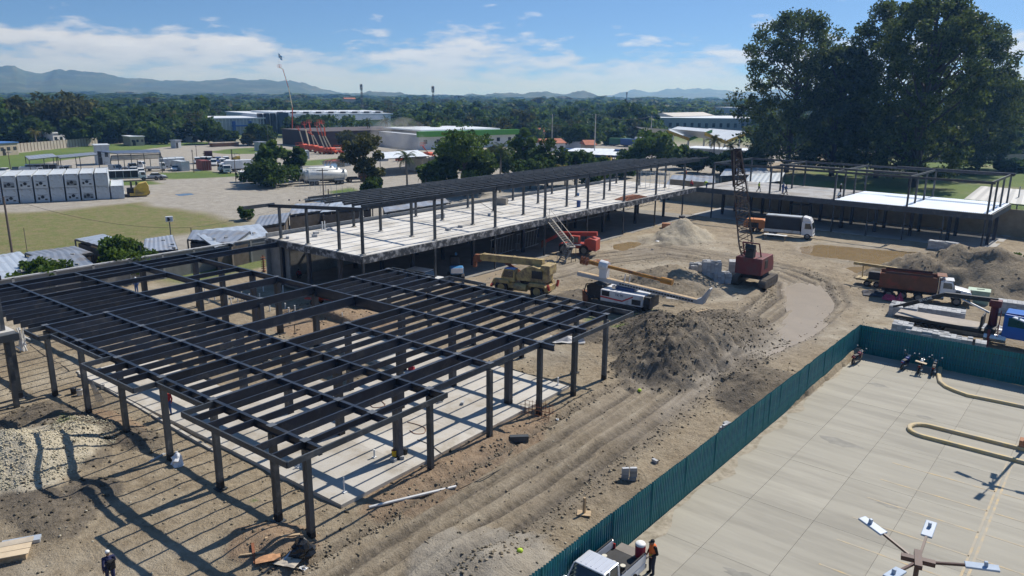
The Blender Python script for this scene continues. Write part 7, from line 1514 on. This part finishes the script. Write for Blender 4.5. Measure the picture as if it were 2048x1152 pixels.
# pipe risers in the courtyard and on slabs
ris=[(500,610),(508,616),(520,600),(533,607),(468,598),(476,604),(484,600),(490,612),(456,606),(463,615),(540,622),(552,600),(560,607),(571,618),(578,628),(590,624),(430,600),(418,606),(410,588),(403,596),(445,590),(513,590),(527,583),(567,592)]
for k,(px,py) in enumerate(ris):
    h=R_.uniform(.5,1.1); t=tag(MB().cyl((0,0,-.1),(0,0,h),.06,.06,8).cyl((0,0,h),(0,0,h+.08),.075,.075,8).build('pipe_riser',PVC),'white plastic pipe riser standing in the courtyard soil','pipe','pipe risers in the courtyard'); t.location=GT(px,py)
for k,(px,py,z,h,lab) in enumerate([(597,935,.2,.35,'white pipe stub near the front of the slab'),(689,985,.2,.9,'thin upright bar at the slab corner'),(749,915,.2,.5,'pale pipe stub on the slab left of the yellow bucket'),(1116,770,.2,.6,'white pipe stub at the far slab edge'),(590,668,.2,.9,'dark valve post on the courtyard slab'),(685,640,.2,.7,'pale pipe stub at the courtyard slab end'),(651,640,.2,.3,'small dark stub on the courtyard slab'),(720,435,LZ,.9,'left white pipe riser at the deck rear'),(726,434,LZ,.9,'second white pipe riser at the deck rear'),(645,460,LZ,1.0,'left white riser pair on the deck'),(650,459,LZ,1.0,'right white riser pair on the deck'),(886,412,LZ,.7,'white riser far along the deck rear')]):
    o=tag(MB().cyl((0,0,0),(0,0,h),.035 if k in(1,4) else .06,None,8).box((0,0,.03),(.22,.22,.06)).build('pipe_stub',DARK if k in(4,6) else PVC),lab,'pipe'); o.location=P(px,py,z)
t=thing('pipe_bundle','bundle of white plastic pipes standing by the left corner building','pipes',P(48,700,0))
for k in range(9): MB().cyl((R_.uniform(-.5,.5),R_.uniform(-.4,.4),0),(R_.uniform(-.4,.4),R_.uniform(-.3,.3),1.9),.05,.05,8).build('pipe',PVC,t)
for k in range(3): MB().cyl((-.6,-.3+k*.3,.2+k*.4),(.8,-.3+k*.3,.2+k*.4),.05,.05,8).build('pipe',PVC,t)
t=thing('rebar_bundle','bundle of thin steel bars leaning on a column at the left','bars',GT(197,805),0); tp_=P(178,760,2.6)
for k in range(6): a=Vector((.1*k-.2,.06*k,0)); MB().cyl(a,tp_-t.location+a*.3,.02,.02,5).build('bar',mat('blue-grey bar',(.15,.19,.26),.4,.4),t)
t=thing('rebar_cage','rusty bar cage around the foot of a column','rebar cage',GT(1074,832),.2)
for i in range(9): 
    for s in(-1,1): MB().cyl((-1.0+i*.25,s*.35,0),(-1.0+i*.25+R_.uniform(-.05,.05),s*.35,R_.uniform(.7,1.15)),.015,.015,4).build('bar',RUST,t)
for z in(.25,.55,.8): 
    for s in(-1,1): MB().bar((-1.05,s*.35,z),(1.05,s*.35,z),.02,.02).build('tie',RUST,t)
# rusty auger, transformer box, cartons, stake
t=thing('auger','rusty auger bit standing beside the boundary wall','auger',P(528,545,0)); MB().cyl((0,0,0),(0,0,2.1),.07,.07,8).build('stem',RUST,t)
for i in range(7): o=MB().cyl((0,0,.2+i*.27),(0,0,.24+i*.27),.28,.28,12).build('flight',RUST,t); 
t=thing('transformer_box','pale green transformer cabinet between dump truck and block stacks','cabinet',at(1955,605),sr); PG=mat('pale green cabinet',(.36,.47,.36),.5); MB().box((0,0,.65),(1.9,1.5,1.3)).build('cabinet',PG,t,.04); MB().box((0,0,1.34),(2.0,1.6,.08)).build('lid',PG,t); MB().box((.1,.1,1.4),(.7,.12,.05),.3).build('marking',DARK,t); MB().box((0,-.76,.6),(.9,.03,1.0)).build('door',PG,t)
for px,py,c,lab,w_ in((1332,456,(.45,.22,.12),'orange-brown carton beside the sand heap',1.3),(1347,455,(.03,.10,.28),'blue crate beside the sand heap',1.0),(823,740,(.5,.03,.04),'red plastic box on the slab under the frame',.45),(1003,409,(.25,.23,.2),'tangled timber bundle on the long deck',1.6)):
    z=LZ if py==409 else (.2 if py==740 else None); p=P(px,py,z) if z is not None else GT(px,py); t=thing('box',lab,'box',p,.4); MB().box((0,0,w_*.3),(w_,w_*.7,w_*.6)).build('carton',mat(lab,c,.7),t,.02); MB().box((0,0,w_*.61),(w_*1.03,w_*.2,.02)).build('flap',mat(lab),t)
t=thing('plate_stack','rust-red steel plates and moulds piled on the long deck','steel plates',P(1262,397,LZ),1.57)
for i in range(5): MB().prism([(-3.2+i*.3,.05+i*.09),(3.2-i*.4,.05+i*.09),(3.0-i*.4,.13+i*.09),(-3.0+i*.3,.13+i*.09)],-1.1+i*.1,1.1-i*.15).build('plate',RUST,t)
t=thing('timber_pile','heap of short timbers on the deck near a column','timber',P(1000,407,LZ),.3)
for i in range(9): MB().box((R_.uniform(-.5,.5),R_.uniform(-.5,.5),.08+i*.06),(1.7,.14,.08),R_.uniform(-.5,.5)).build('plank',mat('grey old timber',(.24,.21,.17),.9),t)
# little blocks and mortar tubs on the deck
for k,(px,py,lab) in enumerate([(896,461,'small grey block on the deck, left of two'),(921,455,'small grey block on the deck, right of two'),(629,474,'grey block at the front left of the deck'),(632,468,'block beside a deck column at the left'),(979,431,'tiny block near the middle of the deck'),(575,477,'upright block at the deck corner'),(660,460,'low block by the rear of the deck')]):
    o=link('concrete_block',blk,None); o.location=P(px,py,LZ); o.rotation_euler=(0,0,k*.5); o.scale=(1.5,1.9,1.4); tag(o,lab,'block')
t=thing('block_wall_stub','short unfinished block wall on the deck around a column','wall',P(880,437,LZ),1.57)
for i in range(4):
    for k in range(3): o=link('block',blk,t); o.location=((i-1.5)*.4,0,k*.19)
# scaffold on the far end of the long deck
t=thing('scaffold','thin grey scaffold frames at the far end of the long deck','scaffold',P(1300,378,LZ),0)
for i in range(4):
    for j in range(2): MB().cyl((i*1.8-2.7,j*1.6,0),(i*1.8-2.7,j*1.6,3.0),.035,.035,5).build('upright',GALV,t)
for z in(1.4,2.7):
    for j in range(2): MB().bar((-2.7,j*1.6,z),(2.7,j*1.6,z),.05,.05).build('ledger',GALV,t)
t=thing('work_platform','grey platform on a single post before the far wing','platform',at(1597,452),.2); MB().bar((0,0,0),(0,0,3.5),.12,.12).build('post',STEELG,t); MB().box((0,0,3.55),(3.4,1.6,.1)).build('deck',STEELG,t)
# shoring props and lattice scaffold under the long deck
for k,(px,py,h,lab) in enumerate([(1005,512,3.0,'lattice frame leaning in the shade under the long deck, left'),(1055,500,3.0,'lattice frame leaning in the shade under the long deck, right')]):
    t=thing('scaffold_truss',lab,'scaffold',P(px,py,.55),1.57)
    for z in(.3,2.4): MB().bar((-2.5,0,z),(2.5,0,z+.2),.06,.06).build('chord',GALV,t)
    for i in range(8): MB().bar((-2.5+i*.62,0,.3),(-2.2+i*.62,0,2.45),.03,.03).build('brace',GALV,t)
# cables and hoses on the slab
for k,(pts,z,lab) in enumerate([([(835,880),(860,890),(880,905),(905,925),(925,945),(900,900)][:4],.2,'black cable trailing over the slab edge'),([(815,845),(835,850),(850,857),(848,867),(830,868),(818,860)],.2,'looped brown hose on the slab'),([(720,805),(735,800),(745,815),(770,812),(760,800)],.2,'rusty cable loops on the slab under the joists'),([(960,345+60),(985,420),(1010,428)],LZ,'dark hose curving on the long deck'),([(905,985),(960,960),(1010,935),(1065,905)],None,'rope line along the edge of the track'),([(60,690),(90,712),(130,735),(140,745)],None,'black cable running from the pipe bundle')]):
    ps=[P(*q,z) if z is not None else GT(*q) for q in pts]; a=ps[0]; fine_=[]
    for i in range(len(ps)-1):
        for s in range(5):
            u=s/5; p0=ps[max(0,i-1)];p1=ps[i];p2=ps[i+1];p3=ps[min(len(ps)-1,i+2)]
            fine_.append(.5*((2*p1)+(p2-p0)*u+(2*p0-5*p1+4*p2-p3)*u*u+(3*p1-p0-3*p2+p3)*u**3)-a+Vector((0,0,.03)))
    o=MB().tube(fine_,.022,5).build('cable',RUST if k in(1,2) else DARK); o.location=a; tag(o,lab,'cable')
tag(MB().box((0,0,.45),(.12,.12,.9)).box((0,0,.02),(.7,.5,.04),.5).build('stake',WOOD),'pale timber stake standing beside the wheel tracks','stake').location=GT(1168,1027)
for px,py,lab in((1040,1105,'small yellow-green ball on the gravel'),(1279,783,'lime hard hat lying near the puddle')): tag(MB().ell((0,0,.1),(.15,.15,.12)).build('ball',LIME),lab,'ball').location=GT(px,py)
# ================================================================ stones and clods (uncountable)
def scatter(name,label,n,fn,smin,smax,mt_,seed,pw=2.2):
    R=np.random.RandomState(seed); base=np.array([(0,0,1),(1,0,.1),(.3,.95,0),(-.8,.6,.05),(-.8,-.6,0),(.3,-.95,.1),(0,0,-.6)],float); F=np.array([(0,1,2),(0,2,3),(0,3,4),(0,4,5),(0,5,1),(6,2,1),(6,3,2),(6,4,3),(6,5,4),(6,1,5)])
    Vs=[];Fs=[];o=0;c=0;tries=0
    while c<n and tries<n*12:
        tries+=1; x,y=fn(R)
        if x is None: continue
        s=smin+(smax-smin)*R.rand()**pw; v=base*(1+.35*R.normal(size=base.shape))*s*np.array([1,.8,.65]); a=R.rand()*6.28; q=np.array([[math.cos(a),-math.sin(a),0],[math.sin(a),math.cos(a),0],[0,0,1]]); v=v@q.T+np.array([x,y,ZG(x,y)+s*.2]); Vs.append(v);Fs.append(F+o);o+=7;c+=1
    me=npmesh(name,np.concatenate(Vs),np.concatenate(Fs)); me.materials.append(mt_); return tag(link(name,me),label,'stones',None,'stuff')
def rocky(name,c0,c1):
    m=leaf_mat(name,c0,c1,0.0,.95); return m
CLOD=rocky('earth clods',(.17,.14,.105),(.36,.30,.235)); STONE=rocky('pale stones',(.26,.23,.19),(.52,.48,.41)); CLODD=rocky('dark soil lumps',(.075,.062,.048),(.19,.16,.125)); LIMES=rocky('limestone chips',(.42,.37,.28),(.62,.56,.45))
def inpark(x,y): return x>-15.6+.03*(y-21) and y<66.5
def fsite(R):
    x=-62+R.rand()*48; y=4+100*R.rand()**1.4
    if inpark(x,y) or (-58.6<x<-28.1 and 22.3<y<43.8 and not(x<-40 and 33<y<38)) or x<-55.4 and y>47: return None,None
    d=min(abs(0),1) ; return x,y
def fmound(R):
    m=MOUNDS[R.randint(0,7)] if R.rand()<.5 else MOUNDS[R.randint(0,len(MOUNDS))]
    if m[6] in('gravel','lime','sand'): return None,None
    c=G(m[0],m[1]); a=R.rand()*6.283; u=R.rand()**.5*1.5; x,y=c.x+m[3]*u*math.cos(a),c.y+m[4]*u*math.sin(a)
    return (None,None) if inpark(x,y) else (x,y)
def flime(R):
    m=MOUNDS[21 if R.rand()<.7 else 22]; c=G(m[0],m[1]); a=R.rand()*6.283; u=R.rand()**.5*1.35; return c.x+m[3]*u*math.cos(a),c.y+m[4]*u*math.sin(a)
def froad(R):
    i=R.randint(0,10); a,b=ROAD[i],ROAD[i+1]; p=a+(b-a)*R.rand(); d=(b-a)/np.linalg.norm(b-a); s=R.choice([-1,1])*(2.6+abs(R.normal())*.9); x,y=p[0]-d[1]*s,p[1]+d[0]*s
    return (None,None) if inpark(x,y) else (x,y)
scatter('earth_clods','brown earth clods strewn over the site',9000,fsite,.015,.11,CLOD,1,4.5); scatter('pale_stones','pale stones strewn over the dirt',5000,fsite,.012,.09,STONE,2,4.0); scatter('heap_clods','lumps of soil covering the earth heaps',7000,fmound,.02,.14,CLODD,3,3.5); scatter('limestone_rubble','pale broken limestone of the heap at the left edge',7000,flime,.015,.085,LIMES,4,2.5); scatter('track_clods','mud clods thrown up beside the wheel tracks',4500,froad,.02,.12,CLOD,5,3)
